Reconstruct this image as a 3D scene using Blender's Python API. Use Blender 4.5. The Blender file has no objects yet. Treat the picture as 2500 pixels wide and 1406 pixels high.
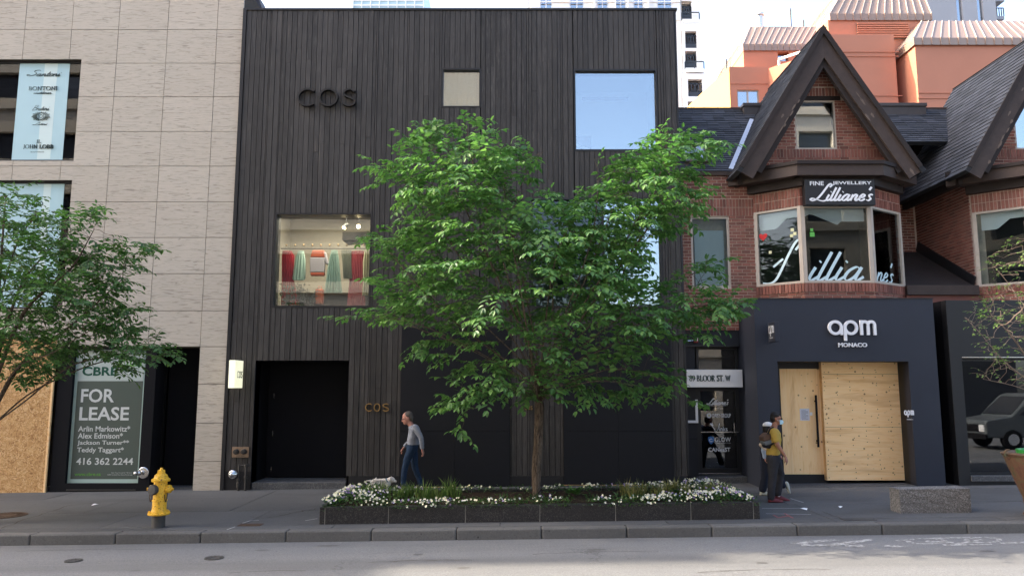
import bpy, bmesh, math, random
import numpy as np
from mathutils import Vector, Matrix
R = math.radians
rng = random.Random(7)

# ------------------------------------------------------------------ camera, sky, sun, exposure
SC = bpy.context.scene
COL = SC.collection
FPX, PITCH, CAMH = 1850.0, R(7.5), 2.264
cam_data = bpy.data.cameras.new("camera")
cam = bpy.data.objects.new("camera", cam_data)
COL.objects.link(cam)
cam.location = (0, 0, CAMH)
cam.rotation_euler = (R(90) + PITCH, 0, 0)
cam_data.sensor_width = 36.0
cam_data.lens = 36.0 * FPX / 2500.0
cam_data.clip_start = 0.1
cam_data.clip_end = 2000
SC.camera = cam

SUN_A, SUN_E = R(11), R(36)          # sun to the left, a little behind the facades
SUN_DIR = Vector((-math.cos(SUN_A) * math.cos(SUN_E), math.sin(SUN_A) * math.cos(SUN_E), math.sin(SUN_E)))
world = bpy.data.worlds.new("World")
SC.world = world
world.use_nodes = True
wn, wl = world.node_tree.nodes, world.node_tree.links
wn.clear()
w_out = wn.new("ShaderNodeOutputWorld")
w_bg = wn.new("ShaderNodeBackground")
w_sky = wn.new("ShaderNodeTexSky")
w_sky.sky_type = 'NISHITA'
w_sky.sun_disc = False
w_sky.sun_elevation = SUN_E
w_sky.sun_rotation = math.atan2(SUN_DIR.x, SUN_DIR.y)
w_sky.air_density = 0.85
w_sky.dust_density = 3.8
w_sky.ozone_density = 0.0
w_bg.inputs["Strength"].default_value = 0.15
wl.new(w_sky.outputs[0], w_bg.inputs[0])
wl.new(w_bg.outputs[0], w_out.inputs[0])

sun_data = bpy.data.lights.new("sun", 'SUN')
sun_data.energy = 2.5
sun_data.angle = R(0.53)
sun_data.color = (1.0, 0.88, 0.70)
sun = bpy.data.objects.new("sun", sun_data)
COL.objects.link(sun)
sun.rotation_euler = SUN_DIR.to_track_quat('Z', 'Y').to_euler()

SC.view_settings.view_transform = 'Standard'
SC.view_settings.look = 'None'
SC.view_settings.gamma = 1.0
SC.view_settings.exposure = 2.45
SC.view_settings.use_curve_mapping = False
SC.render.engine = 'CYCLES'
SC.cycles.max_bounces = 8
SC.cycles.transparent_max_bounces = 16

# ------------------------------------------------------------------ photo measurements -> world
def ray(px, py):
    dx, dz = (px - 1250) / FPX, (703 - py) / FPX
    c, s = math.cos(PITCH), math.sin(PITCH)
    return Vector((dx, c - dz * s, s + dz * c))
def at(px, py, Y):
    d = ray(px, py)
    t = Y / d.y
    return Vector((d.x * t, Y, CAMH + d.z * t))
SLOPE = 0.012
def gz(x, y=None):
    return SLOPE * x
def gnd(px, py, dz=0.0):
    d = ray(px, py)
    t = (dz - CAMH) / (d.z - SLOPE * d.x)
    return Vector((d.x * t, d.y * t, CAMH + d.z * t))
def rect(px0, py0, px1, py1, Y):
    pm = (py0 + py1) / 2
    return (at(px0, pm, Y).x, at(px1, pm, Y).x, at((px0 + px1) / 2, py1, Y).z, at((px0 + px1) / 2, py0, Y).z)

# ------------------------------------------------------------------ mesh builder
WL = {}
class MB:
    def __init__(self):
        self.v, self.f, self.m = [], [], []
        self.cur = 0
    def add(self, vs, fs):
        o = len(self.v)
        self.v.extend([tuple(p) for p in vs])
        for f in fs:
            self.f.append(tuple(i + o for i in f)); self.m.append(self.cur)
        return self
    def box(self, x0, x1, y0, y1, z0, z1):
        if x0 > x1: x0, x1 = x1, x0
        if y0 > y1: y0, y1 = y1, y0
        if z0 > z1: z0, z1 = z1, z0
        return self.add([(x0,y0,z0),(x1,y0,z0),(x1,y1,z0),(x0,y1,z0),(x0,y0,z1),(x1,y0,z1),(x1,y1,z1),(x0,y1,z1)],
                 [(3,2,1,0),(4,5,6,7),(0,1,5,4),(1,2,6,5),(2,3,7,6),(3,0,4,7)])
    def quad(self, a, b, c, d):
        return self.add([a, b, c, d], [(0, 1, 2, 3)])
    def prism(self, poly, vec):
        """poly: list of 3D points (planar), extruded by vec"""
        n = len(poly); vec = Vector(vec)
        vs = [Vector(p) for p in poly] + [Vector(p) + vec for p in poly]
        fs = [tuple(range(n))[::-1], tuple(range(n, 2 * n))]
        for i in range(n):
            j = (i + 1) % n
            fs.append((i, j, n + j, n + i))
        return self.add(vs, fs)
    def bar(self, p, q, w, h, up=(0, 0, 1)):
        """box beam from p to q, width w (sideways) and height h (along up)"""
        p, q = Vector(p), Vector(q); d = (q - p).normalized(); up = Vector(up)
        s = d.cross(up)
        if s.length < 1e-5: s = d.cross(Vector((0, 1, 0)))
        s.normalize(); u = s.cross(d).normalized()
        a = s * (w / 2); b = u * (h / 2)
        return self.prism([p - a - b, p + a - b, p + a + b, p - a + b], q - p)
    def tube(self, pts, rad, n=8, cap=True):
        pts = [Vector(p) for p in pts]
        if not hasattr(rad, '__len__'): rad = [rad] * len(pts)
        rings = []
        prev = None
        for i, p in enumerate(pts):
            d = (pts[min(i + 1, len(pts) - 1)] - pts[max(i - 1, 0)])
            if d.length < 1e-9: d = Vector((0, 0, 1))
            d.normalize()
            if prev is None:
                s = d.cross(Vector((0, 0, 1)))
                if s.length < 1e-3: s = d.cross(Vector((0, 1, 0)))
            else:
                s = prev - d * prev.dot(d)
                if s.length < 1e-6: s = d.cross(Vector((0, 0, 1)))
            s.normalize(); prev = s
            t = d.cross(s)
            rings.append([p + (s * math.cos(2 * math.pi * k / n) + t * math.sin(2 * math.pi * k / n)) * rad[i] for k in range(n)])
        vs = [p for r in rings for p in r]
        fs = []
        for i in range(len(pts) - 1):
            for k in range(n):
                k2 = (k + 1) % n
                fs.append((i * n + k, i * n + k2, (i + 1) * n + k2, (i + 1) * n + k))
        if cap:
            fs.append(tuple(range(n))[::-1]); fs.append(tuple(range((len(pts) - 1) * n, len(pts) * n)))
        return self.add(vs, fs)
    def lathe(self, prof, c, n=20, axis=(0, 0, 1), ang0=0.0):
        """prof: list of (radius, height) along axis from c"""
        ax = Vector(axis).normalized()
        s = ax.cross(Vector((0, 0, 1)))
        if s.length < 1e-3: s = Vector((1, 0, 0))
        s.normalize(); t = ax.cross(s); c = Vector(c)
        vs, fs = [], []
        for r, h in prof:
            for k in range(n):
                a = ang0 + 2 * math.pi * k / n
                vs.append(c + ax * h + (s * math.cos(a) + t * math.sin(a)) * r)
        for i in range(len(prof) - 1):
            for k in range(n):
                k2 = (k + 1) % n
                fs.append((i * n + k, i * n + k2, (i + 1) * n + k2, (i + 1) * n + k))
        fs.append(tuple(range(n))[::-1]); fs.append(tuple(range((len(prof) - 1) * n, len(prof) * n)))
        return self.add(vs, fs)
    def ball(self, c, rx, ry=None, rz=None, nu=12, nv=8):
        ry = ry or rx; rz = rz or rx; c = Vector(c)
        vs = [c + Vector((0, 0, -rz))]
        for j in range(1, nv):
            a = -math.pi / 2 + math.pi * j / nv
            for i in range(nu):
                b = 2 * math.pi * i / nu
                vs.append(c + Vector((rx * math.cos(a) * math.cos(b), ry * math.cos(a) * math.sin(b), rz * math.sin(a))))
        vs.append(c + Vector((0, 0, rz)))
        fs = []
        for i in range(nu):
            fs.append((0, 1 + (i + 1) % nu, 1 + i))
        for j in range(nv - 2):
            for i in range(nu):
                i2 = (i + 1) % nu
                fs.append((1 + j * nu + i, 1 + j * nu + i2, 1 + (j + 1) * nu + i2, 1 + (j + 1) * nu + i))
        e = len(vs) - 1
        for i in range(nu):
            fs.append((e, 1 + (nv - 2) * nu + i, 1 + (nv - 2) * nu + (i + 1) % nu))
        return self.add(vs, fs)
    def empty(self):
        return not self.v
    def build(self, name, mats, parent=None, smooth=False, bevel=0.0, label=None, cat=None, group=None, kind=None, origin=None):
        if not isinstance(mats, (list, tuple)): mats = [mats]
        a = np.array(self.v, dtype=np.float64)
        if origin is None:
            lo, hi = a.min(0), a.max(0)
            origin = Vector(((lo[0] + hi[0]) / 2, (lo[1] + hi[1]) / 2, lo[2]))
        origin = Vector(origin)
        me = bpy.data.meshes.new(name)
        me.from_pydata([tuple(p) for p in (a - np.array(origin))], [], self.f)
        for m in mats: me.materials.append(m)
        if len(mats) > 1: me.polygons.foreach_set("material_index", self.m)
        if smooth: me.polygons.foreach_set("use_smooth", [True] * len(me.polygons))
        me.update()
        o = bpy.data.objects.new(name, me)
        link(o, origin, parent)
        if bevel:
            b = o.modifiers.new("bevel", 'BEVEL'); b.width = bevel; b.segments = 2; b.limit_method = 'ANGLE'; b.angle_limit = R(40)
            b.harden_normals = False
        tag(o, label, cat, group, kind)
        return o

def link(o, wloc, parent=None):
    COL.objects.link(o)
    wloc = Vector(wloc)
    WL[o.name] = wloc
    if parent is not None:
        o.parent = parent
        o.location = wloc - WL[parent.name]
    else:
        o.location = wloc
    return o
def tag(o, label=None, cat=None, group=None, kind=None):
    if label: o["label"] = label
    if cat: o["category"] = cat
    if group: o["group"] = group
    if kind: o["kind"] = kind
    return o
def thing(name, loc, label, cat, group=None):
    o = bpy.data.objects.new(name, None)
    o.empty_display_size = 0.2
    link(o, loc)
    return tag(o, label, cat, group)
def piece(name, me, wloc, parent):
    """one repeated piece that shares its mesh"""
    o = bpy.data.objects.new(name, me)
    return link(o, wloc, parent)
def mesh_of(mb, mats, name):
    if not isinstance(mats, (list, tuple)): mats = [mats]
    me = bpy.data.meshes.new(name)
    me.from_pydata(mb.v, [], mb.f)
    for m in mats: me.materials.append(m)
    me.update()
    return me
def wall_cells(x0, x1, z0, z1, holes):
    """rectangles that fill x0..x1, z0..z1 around the holes (x0,x1,z0,z1)"""
    xs = sorted({x0, x1} | {min(max(h[i], x0), x1) for h in holes for i in (0, 1)})
    out = []
    for a, b in zip(xs, xs[1:]):
        if b - a < 1e-4: continue
        m = (a + b) / 2
        z = z0
        for h in sorted([h for h in holes if h[0] < m < h[1]], key=lambda h: h[2]):
            if h[2] > z + 1e-4: out.append((a, b, z, min(h[2], z1)))
            z = max(z, h[3])
        if z < z1 - 1e-4: out.append((a, b, z, z1))
    return out
def wall_mb(x0, x1, z0, z1, holes, y0, y1, mb=None):
    mb = mb or MB()
    for a, b, c, d in wall_cells(x0, x1, z0, z1, holes): mb.box(a, b, y0, y1, c, d)
    return mb
def frame_mb(x0, x1, z0, z1, w, y0, y1, mb=None):
    mb = mb or MB()
    mb.box(x0, x0 + w, y0, y1, z0, z1); mb.box(x1 - w, x1, y0, y1, z0, z1)
    mb.box(x0 + w, x1 - w, y0, y1, z0, z0 + w); mb.box(x0 + w, x1 - w, y0, y1, z1 - w, z1)
    return mb

# ------------------------------------------------------------------ materials
def lin(r, g=None, b=None):
    """sRGB 0-255 -> linear"""
    f = lambda c: (c / 255 / 12.92) if c / 255 <= 0.04045 else ((c / 255 + 0.055) / 1.055) ** 2.4
    return (f(r), f(g), f(b))
class NT:
    def __init__(self, name):
        self.mat = bpy.data.materials.new(name); self.mat.use_nodes = True
        self.n, self.l = self.mat.node_tree.nodes, self.mat.node_tree.links
        self.n.clear()
        self.out = self.n.new("ShaderNodeOutputMaterial")
    def node(self, t, **kw):
        x = self.n.new(t)
        for k, v in kw.items():
            if k.startswith("i_"):
                x.inputs[k[2:].replace("__", " ")].default_value = v
            else: setattr(x, k, v)
        return x
    def link(self, a, b): self.l.new(a, b)
    def coord(self, kind="Object", scale=(1, 1, 1), rot=(0, 0, 0)):
        if kind == "World":
            g = self.node("ShaderNodeNewGeometry"); src = g.outputs["Position"]
        else:
            g = self.node("ShaderNodeTexCoord"); src = g.outputs[kind]
        m = self.node("ShaderNodeMapping")
        m.inputs["Scale"].default_value = scale; m.inputs["Rotation"].default_value = rot
        self.link(src, m.inputs[0])
        return m.outputs[0]
    def noise(self, co, scale, detail=4, rough=0.6, dist=0.0):
        x = self.node("ShaderNodeTexNoise")
        x.inputs["Scale"].default_value = scale; x.inputs["Detail"].default_value = detail
        x.inputs["Roughness"].default_value = rough; x.inputs["Distortion"].default_value = dist
        self.link(co, x.inputs["Vector"])
        return x.outputs["Fac"]
    def ramp(self, fac, stops):
        x = self.node("ShaderNodeValToRGB")
        e = x.color_ramp.elements
        while len(e) > 1: e.remove(e[-1])
        for i, (p, c) in enumerate(stops):
            el = e[0] if i == 0 else e.new(p)
            el.position = p
            el.color = (c[0], c[1], c[2], 1) if hasattr(c, '__len__') else (c, c, c, 1)
        self.link(fac, x.inputs[0])
        return x.outputs[0]
    def mix(self, a, b, fac, mode='MIX'):
        x = self.node("ShaderNodeMix", data_type='RGBA', blend_type=mode)
        for s, v in ((0, fac), (6, a), (7, b)):
            if isinstance(v, (int, float)): x.inputs[s].default_value = v
            elif isinstance(v, tuple): x.inputs[s].default_value = (v[0], v[1], v[2], 1)
            else: self.link(v, x.inputs[s])
        return x.outputs[2]
    def math(self, op, a, b=None):
        x = self.node("ShaderNodeMath", operation=op)
        for i, v in enumerate((a, b)):
            if v is None: continue
            if isinstance(v, (int, float)): x.inputs[i].default_value = v
            else: self.link(v, x.inputs[i])
        return x.outputs[0]
    def rnd(self, island=False):
        if island: return self.node("ShaderNodeNewGeometry").outputs["Random Per Island"]
        return self.node("ShaderNodeObjectInfo").outputs["Random"]
    def bsdf(self, color, rough=0.8, spec=0.3, metal=0.0, bump=None, bstr=0.3, bdist=0.01):
        p = self.node("ShaderNodeBsdfPrincipled")
        for k, v in (("Base Color", color), ("Roughness", rough), ("Metallic", metal), ("Specular IOR Level", spec)):
            if isinstance(v, tuple): p.inputs[k].default_value = (v[0], v[1], v[2], 1)
            elif isinstance(v, (int, float)): p.inputs[k].default_value = v
            else: self.link(v, p.inputs[k])
        if bump is not None:
            b = self.node("ShaderNodeBump"); b.inputs["Strength"].default_value = bstr; b.inputs["Distance"].default_value = bdist
            self.link(bump, b.inputs["Height"]); self.link(b.outputs[0], p.inputs["Normal"])
        self.p = p
        return p
    def done(self, sh):
        self.link(sh.outputs[0] if hasattr(sh, "outputs") else sh, self.out.inputs[0])
        return self.mat

def plain(name, col, rough=0.7, spec=0.3, metal=0.0, var=0.15, scale=6.0, bump=0.1):
    t = NT(name)
    co = t.coord("Object")
    n = t.noise(co, scale, 5, 0.65)
    c = t.mix(tuple(x * (1 - var) for x in col), tuple(min(1, x * (1 + var)) for x in col), n)
    n2 = t.noise(co, scale * 9, 3, 0.6)
    return t.done(t.bsdf(c, rough, spec, metal, n2, bump, 0.004))
def mat_timber(name, col, var=0.5):
    t = NT(name)
    co = t.coord("World", (1, 1, 0.045))
    r = t.rnd()
    off = t.node("ShaderNodeVectorMath", operation='ADD')
    t.link(co, off.inputs[0])
    cmb = t.node("ShaderNodeCombineXYZ")
    t.link(t.math('MULTIPLY', r, 37.0), cmb.inputs[0]); t.link(t.math('MULTIPLY', r, 11.0), cmb.inputs[2])
    t.link(cmb.outputs[0], off.inputs[1])
    g = t.noise(off.outputs[0], 42, 7, 0.7, 1.2)
    co2 = t.coord("World", (1, 1, 0.35))
    w = t.noise(co2, 3.0, 4, 0.6)
    base = t.mix(tuple(x * 0.70 for x in col), tuple(x * 1.40 for x in col), r)
    c = t.mix(base, tuple(x * 2.6 for x in col), t.ramp(g, [(0.50, 0.0), (0.70, 0.9)]))
    c = t.mix(c, tuple(x * 0.35 for x in col), t.ramp(g, [(0.30, 0.9), (0.45, 0.0)]))
    # scattered pale weathered streaks
    co3 = t.coord("World", (1, 1, 0.02))
    st = t.noise(co3, 30, 3, 0.5)
    pat = t.noise(t.coord("World", (0.6, 1, 0.25)), 1.6, 3, 0.5)
    s = t.math('MULTIPLY', t.ramp(st, [(0.66, 0.0), (0.74, 1.0)]), t.ramp(pat, [(0.52, 0.0), (0.68, 0.8)]))
    c = t.mix(c, (0.20, 0.16, 0.125), s)
    c = t.mix(c, tuple(x * 0.6 for x in col), t.ramp(w, [(0.3, 0.45), (0.6, 0.0)]))
    return t.done(t.bsdf(c, 0.62, 0.35, 0, g, 0.5, 0.006))
def mat_stone_clad(name):
    t = NT(name)
    co = t.coord("World", (0.22, 1, 2.4))
    r = t.rnd()
    off = t.node("ShaderNodeVectorMath", operation='ADD'); t.link(co, off.inputs[0])
    cmb = t.node("ShaderNodeCombineXYZ"); t.link(t.math('MULTIPLY', r, 50.0), cmb.inputs[0]); t.link(t.math('MULTIPLY', r, 23.0), cmb.inputs[2])
    t.link(cmb.outputs[0], off.inputs[1])
    g = t.noise(off.outputs[0], 11, 8, 0.62, 1.6)
    base = t.mix((0.46, 0.41, 0.34), (0.51, 0.455, 0.38), r)
    big = t.noise(t.coord("World"), 0.35, 3, 0.5)
    base = t.mix(base, (0.47, 0.40, 0.325), t.ramp(big, [(0.45, 0.0), (0.7, 0.5)]))
    c = t.mix(base, (0.27, 0.235, 0.195), t.ramp(g, [(0.34, 0.85), (0.47, 0.0)]))
    c = t.mix(c, (0.55, 0.48, 0.41), t.ramp(g, [(0.52, 0.0), (0.70, 0.7)]))
    return t.done(t.bsdf(c, 0.8, 0.25, 0, g, 0.35, 0.015))
def mat_brick(name, island):
    t = NT(name)
    r = t.rnd(island)
    c = t.ramp(r, [(0.0, (0.12, 0.050, 0.040)), (0.25, (0.215, 0.082, 0.060)), (0.6, (0.275, 0.105, 0.077)), (0.85, (0.33, 0.145, 0.108)), (1.0, (0.16, 0.066, 0.054))])
    n = t.noise(t.coord("World"), 40, 4, 0.7)
    c = t.mix(c, (0.17, 0.075, 0.058), t.ramp(n, [(0.35, 0.6), (0.6, 0.0)]))
    big = t.noise(t.coord("World"), 0.9, 4, 0.6)
    c = t.mix(c, (0.16, 0.085, 0.07), t.ramp(big, [(0.45, 0.0), (0.75, 0.55)]))
    return t.done(t.bsdf(c, 0.85, 0.2, 0, n, 0.4, 0.004))
def mat_speckle(name, a, b, c_, scale=60, rough=0.75):
    t = NT(name)
    co = t.coord("World")
    v = t.node("ShaderNodeTexVoronoi"); v.inputs["Scale"].default_value = scale; t.link(co, v.inputs["Vector"])
    sep = t.node("ShaderNodeSeparateColor"); t.link(v.outputs["Color"], sep.inputs[0])
    c = t.ramp(sep.outputs[0], [(0.0, a), (0.45, b), (0.75, b), (0.9, c_)])
    n = t.noise(co, 1.7, 5, 0.6)
    c = t.mix(c, tuple(x * 0.6 for x in b), t.ramp(n, [(0.35, 0.5), (0.6, 0.0)]))
    return t.done(t.bsdf(c, rough, 0.3, 0, sep.outputs[0], 0.25, 0.006))
def mat_glass(name, tint=(0.9, 0.95, 1.0), refl=0.25, trans=(0.8, 0.85, 0.85), wav=0.004):
    t = NT(name)
    fr = t.node("ShaderNodeFresnel"); fr.inputs["IOR"].default_value = 1.45
    k = t.math('MINIMUM', t.math('ADD', t.math('MULTIPLY', fr.outputs[0], 1.2), refl), 1.0)
    tr = t.node("ShaderNodeBsdfTransparent"); tr.inputs[0].default_value = (*trans, 1)
    gl = t.node("ShaderNodeBsdfGlossy"); gl.inputs[0].default_value = (*tint, 1); gl.inputs["Roughness"].default_value = 0.0
    n = t.noise(t.coord("World"), 0.9, 2, 0.4)
    b = t.node("ShaderNodeBump"); b.inputs["Strength"].default_value = 0.3; b.inputs["Distance"].default_value = wav
    t.link(n, b.inputs["Height"]); t.link(b.outputs[0], gl.inputs["Normal"])
    m = t.node("ShaderNodeMixShader")
    t.link(k, m.inputs[0]); t.link(tr.outputs[0], m.inputs[1]); t.link(gl.outputs[0], m.inputs[2])
    return t.done(m)
def mat_emit(name, col, st):
    t = NT(name)
    e = t.node("ShaderNodeEmission"); e.inputs[0].default_value = (*col, 1); e.inputs[1].default_value = st
    return t.done(e)
def mat_leaf(name, dark, mid, light, trans=0.35):
    t = NT(name)
    r = t.rnd(True)
    r2 = t.rnd(False)
    rr = t.math('FRACT', t.math('ADD', r, r2))
    cl = t.noise(t.coord("World"), 1.1, 3, 0.6)
    k = t.math('ADD', t.math('MULTIPLY', rr, 0.45), t.math('MULTIPLY', cl, 0.62))
    c = t.ramp(k, [(0.22, dark), (0.52, mid), (0.86, light)])
    p = t.bsdf(c, 0.5, 0.4)
    tl = t.node("ShaderNodeBsdfTranslucent")
    t.link(t.mix(c, (0.14, 0.42, 0.05), 0.35), tl.inputs[0])
    m = t.node("ShaderNodeMixShader"); m.inputs[0].default_value = trans
    t.link(p.outputs[0], m.inputs[1]); t.link(tl.outputs[0], m.inputs[2])
    return t.done(m)
def mat_bark(name, a, b):
    t = NT(name)
    co = t.coord("World", (1, 1, 0.25))
    n = t.noise(co, 28, 6, 0.7, 0.6)
    return t.done(t.bsdf(t.mix(a, b, t.ramp(n, [(0.35, 0.0), (0.65, 1.0)])), 0.9, 0.15, 0, n, 0.8, 0.02))
def mat_ply(name, vertical=False):
    t = NT(name)
    sc = (5.5, 1, 0.5) if vertical else (0.5, 1, 5.5)
    co = t.coord("World", sc)
    g = t.noise(co, 2.2, 6, 0.6, 2.2)
    c = t.ramp(g, [(0.25, (0.76, 0.42, 0.17)), (0.42, (0.93, 0.61, 0.30)), (0.75, (0.95, 0.67, 0.37))])
    sc2 = (2.5, 1, 0.25) if vertical else (0.25, 1, 2.5)
    k = t.noise(t.coord("World", sc2), 1.3, 4, 0.6, 1.0)
    c = t.mix(c, (0.55, 0.25, 0.085), t.ramp(k, [(0.58, 0.0), (0.72, 0.55)]))
    v = t.node("ShaderNodeTexVoronoi"); v.inputs["Scale"].default_value = 5.5
    t.link(t.coord("World", (1, 0.01, 1)), v.inputs["Vector"])
    c = t.mix(c, (0.16, 0.07, 0.03), t.ramp(v.outputs["Distance"], [(0.07, 0.9), (0.15, 0.0)]))
    return t.done(t.bsdf(c, 0.75, 0.25, 0, g, 0.2, 0.003))
def mat_osb(name):
    t = NT(name)
    co = t.coord("World", (1, 0.05, 1))
    n = t.noise(co, 2.5, 3, 0.6)
    w = t.mix(co, co, 0.0)
    v = t.node("ShaderNodeTexVoronoi"); v.inputs["Scale"].default_value = 26
    va = t.node("ShaderNodeVectorMath", operation='ADD'); t.link(co, va.inputs[0])
    nz = t.node("ShaderNodeTexNoise"); nz.inputs["Scale"].default_value = 9.0; t.link(co, nz.inputs["Vector"])
    vm = t.node("ShaderNodeVectorMath", operation='SCALE'); vm.inputs["Scale"].default_value = 0.35
    t.link(nz.outputs["Color"], vm.inputs[0]); t.link(vm.outputs[0], va.inputs[1])
    t.link(va.outputs[0], v.inputs["Vector"])
    sep = t.node("ShaderNodeSeparateColor"); t.link(v.outputs["Color"], sep.inputs[0])
    c = t.ramp(sep.outputs[0], [(0.0, (0.26, 0.12, 0.04)), (0.3, (0.50, 0.27, 0.10)), (0.65, (0.62, 0.37, 0.15)), (1.0, (0.74, 0.50, 0.26))])
    c = t.mix(c, (0.45, 0.25, 0.10), t.ramp(n, [(0.3, 0.4), (0.7, 0.0)]))
    return t.done(t.bsdf(c, 0.7, 0.3, 0, sep.outputs[0], 0.3, 0.004))

M = {}
M['timber'] = mat_timber("charred timber", (0.038, 0.034, 0.0315))
M['timber_core'] = plain("black membrane", (0.006, 0.006, 0.007), 0.9, 0.1)
M['black_metal'] = plain("black metal", (0.012, 0.012, 0.014), 0.45, 0.4)
M['black_matte'] = plain("black matte", (0.007, 0.007, 0.009), 0.8, 0.15)
M['hoard'] = plain("black painted plywood", (0.0072, 0.0080, 0.0112), 0.62, 0.25, var=0.25, scale=1.5, bump=0.25)
M['stone'] = mat_stone_clad("wavy sandstone cladding")
M['joint'] = plain("dark joint", (0.07, 0.06, 0.05), 0.9, 0.1)
M['brick'] = mat_brick("red brick", True)
M['brick_one'] = mat_brick("red brick single", False)
M['mortar'] = plain("mortar", (0.50, 0.41, 0.34), 0.95, 0.1, var=0.3, scale=9)
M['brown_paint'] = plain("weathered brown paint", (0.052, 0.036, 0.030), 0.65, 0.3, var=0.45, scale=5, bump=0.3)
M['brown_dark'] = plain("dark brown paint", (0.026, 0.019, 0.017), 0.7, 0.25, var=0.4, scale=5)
M['peel'] = plain("bare peeling wood", (0.15, 0.115, 0.095), 0.9, 0.1, var=0.4, scale=20)
M['roof_sheet'] = plain("roof felt", (0.02, 0.021, 0.024), 0.9)
M['taupe'] = plain("taupe window frame", (0.42, 0.36, 0.30), 0.5, 0.35, var=0.12)
M['apm'] = plain("slate blue painted board", (0.020, 0.0235, 0.036), 0.55, 0.35, var=0.22, scale=1.2, bump=0.15)
M['dark_front'] = plain("charcoal painted metal", (0.012, 0.012, 0.013), 0.5, 0.4, var=0.2)
M['door_wall'] = plain("black painted brick", (0.018, 0.019, 0.024), 0.6, 0.3, var=0.3)
M['white'] = plain("white letter", (0.78, 0.78, 0.80), 0.5, 0.3, var=0.04)
M['cream'] = plain("cream paint", (0.62, 0.60, 0.50), 0.6, 0.2, var=0.08)
M['ply'] = mat_ply("plywood sheet")
M['ply_v'] = mat_ply("plywood door sheet", True)
M['osb'] = mat_osb("strand board")
M['granite'] = mat_speckle("dark granite", (0.012, 0.012, 0.013), (0.026, 0.025, 0.026), (0.07, 0.065, 0.06), 90, 0.4)
M['bench'] = mat_speckle("grey granite", (0.06, 0.058, 0.055), (0.17, 0.160, 0.152), (0.31, 0.295, 0.28), 85, 0.85)
M['step'] = mat_speckle("grey step stone", (0.05, 0.05, 0.052), (0.10, 0.10, 0.102), (0.16, 0.155, 0.15), 70, 0.85)
M['soil'] = plain("soil", (0.035, 0.024, 0.017), 0.95, 0.1, var=0.5, scale=14, bump=0.8)
M['glass_shop'] = mat_glass("shop glass", refl=0.07)
M['glass_blue'] = mat_glass("reflective glass", refl=0.22)
M['glass_house'] = mat_glass("house glass", refl=-0.018)
M['glass_dark'] = mat_glass("dark shop glass", refl=0.045, trans=(0.5, 0.5, 0.52))
M['glass_dim'] = mat_glass("dim glass", refl=0.0, trans=(0.6, 0.65, 0.62))
M['room'] = plain("warm room wall", (0.36, 0.33, 0.28), 0.9)
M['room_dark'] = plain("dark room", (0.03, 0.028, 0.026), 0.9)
M['room_white'] = plain("white blind", (0.62, 0.68, 0.74), 0.9, var=0.05)
M['brass'] = plain("brass letter", (0.30, 0.20, 0.09), 0.3, 0.5, 0.9, var=0.1)
M['chrome'] = plain("chrome", (0.62, 0.62, 0.62), 0.22, 0.5, 1.0, var=0.05)
M['iron'] = plain("grey pipe", (0.05, 0.047, 0.045), 0.5, 0.4, 0.6, var=0.3)
M['copper'] = plain("bronze plate", (0.30, 0.22, 0.16), 0.4, 0.5, 0.8, var=0.2)

# ------------------------------------------------------------------ lettering
def spline(pts, n=6, closed=False):
    P = [np.array(p, float) for p in pts]
    if len(P) < 3: return P
    out = []
    N = len(P)
    rngi = range(N if closed else N - 1)
    for i in rngi:
        p0 = P[i - 1] if (i > 0 or closed) else 2 * P[0] - P[1]
        p1, p2 = P[i], P[(i + 1) % N]
        p3 = P[(i + 2) % N] if (i + 2 < N or closed) else 2 * P[-1] - P[-2]
        for k in range(n):
            t = k / n
            out.append(0.5 * ((2 * p1) + (-p0 + p2) * t + (2 * p0 - 5 * p1 + 4 * p2 - p3) * t * t + (-p0 + 3 * p1 - 3 * p2 + p3) * t ** 3))
    out.append(P[0] if closed else P[-1])
    return out
def arc(cx, cy, rx, ry, a0, a1, n=18):
    return [np.array((cx + rx * math.cos(R(a0 + (a1 - a0) * i / n)), cy + ry * math.sin(R(a0 + (a1 - a0) * i / n)))) for i in range(n + 1)]
def strokes_2d(lines, thick, thin=None, nib=90.0):
    """ribbons along polylines; the width follows a broad nib. -> list of (left pts, right pts)"""
    thin = thick if thin is None else thin
    out = []
    for L in lines:
        L = [np.array(p, float) for p in L]
        a, b = [], []
        for i, p in enumerate(L):
            d = L[min(i + 1, len(L) - 1)] - L[max(i - 1, 0)]
            n = np.linalg.norm(d)
            d = d / n if n > 1e-9 else np.array((1.0, 0.0))
            ang = math.degrees(math.atan2(d[1], d[0]))
            w = (thin + (thick - thin) * abs(math.sin(R(ang - nib + 90))) ** 1.3) / 2
            nn = np.array((-d[1], d[0])) * w
            a.append(p + nn); b.append(p - nn)
        out.append((a, b))
    return out
class Map2D:
    """maps flat lettering (u,v) in a box onto a plane: origin O, unit axes U,V, normal N towards the viewer"""
    def __init__(self, O, U=(1, 0, 0), V=(0, 0, 1)):
        self.O, self.U, self.V = Vector(O), Vector(U).normalized(), Vector(V).normalized()
        self.N = self.U.cross(self.V)
    def __call__(self, u, v, w=0.0):
        return self.O + self.U * u + self.V * v + self.N * w
def ribbons(mb, st, fn, depth):
    for a, b in st:
        depth += 0.0008
        n = len(a)
        vs = [fn(p[0], p[1], depth) for p in a] + [fn(p[0], p[1], depth) for p in b]
        fs = [(n + i, n + i + 1, i + 1, i) for i in range(n - 1)]
        if depth > 0.004:
            vs += [fn(p[0], p[1], 0) for p in a] + [fn(p[0], p[1], 0) for p in b]
            for i in range(n - 1):
                fs.append((i, i + 1, 2 * n + i + 1, 2 * n + i)); fs.append((n + i + 1, n + i, 3 * n + i, 3 * n + i + 1))
            fs.append((0, 2 * n, 3 * n, n)); fs.append((n - 1, 2 * n - 1, 4 * n - 1, 3 * n - 1))
        mb.add(vs, fs)
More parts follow.
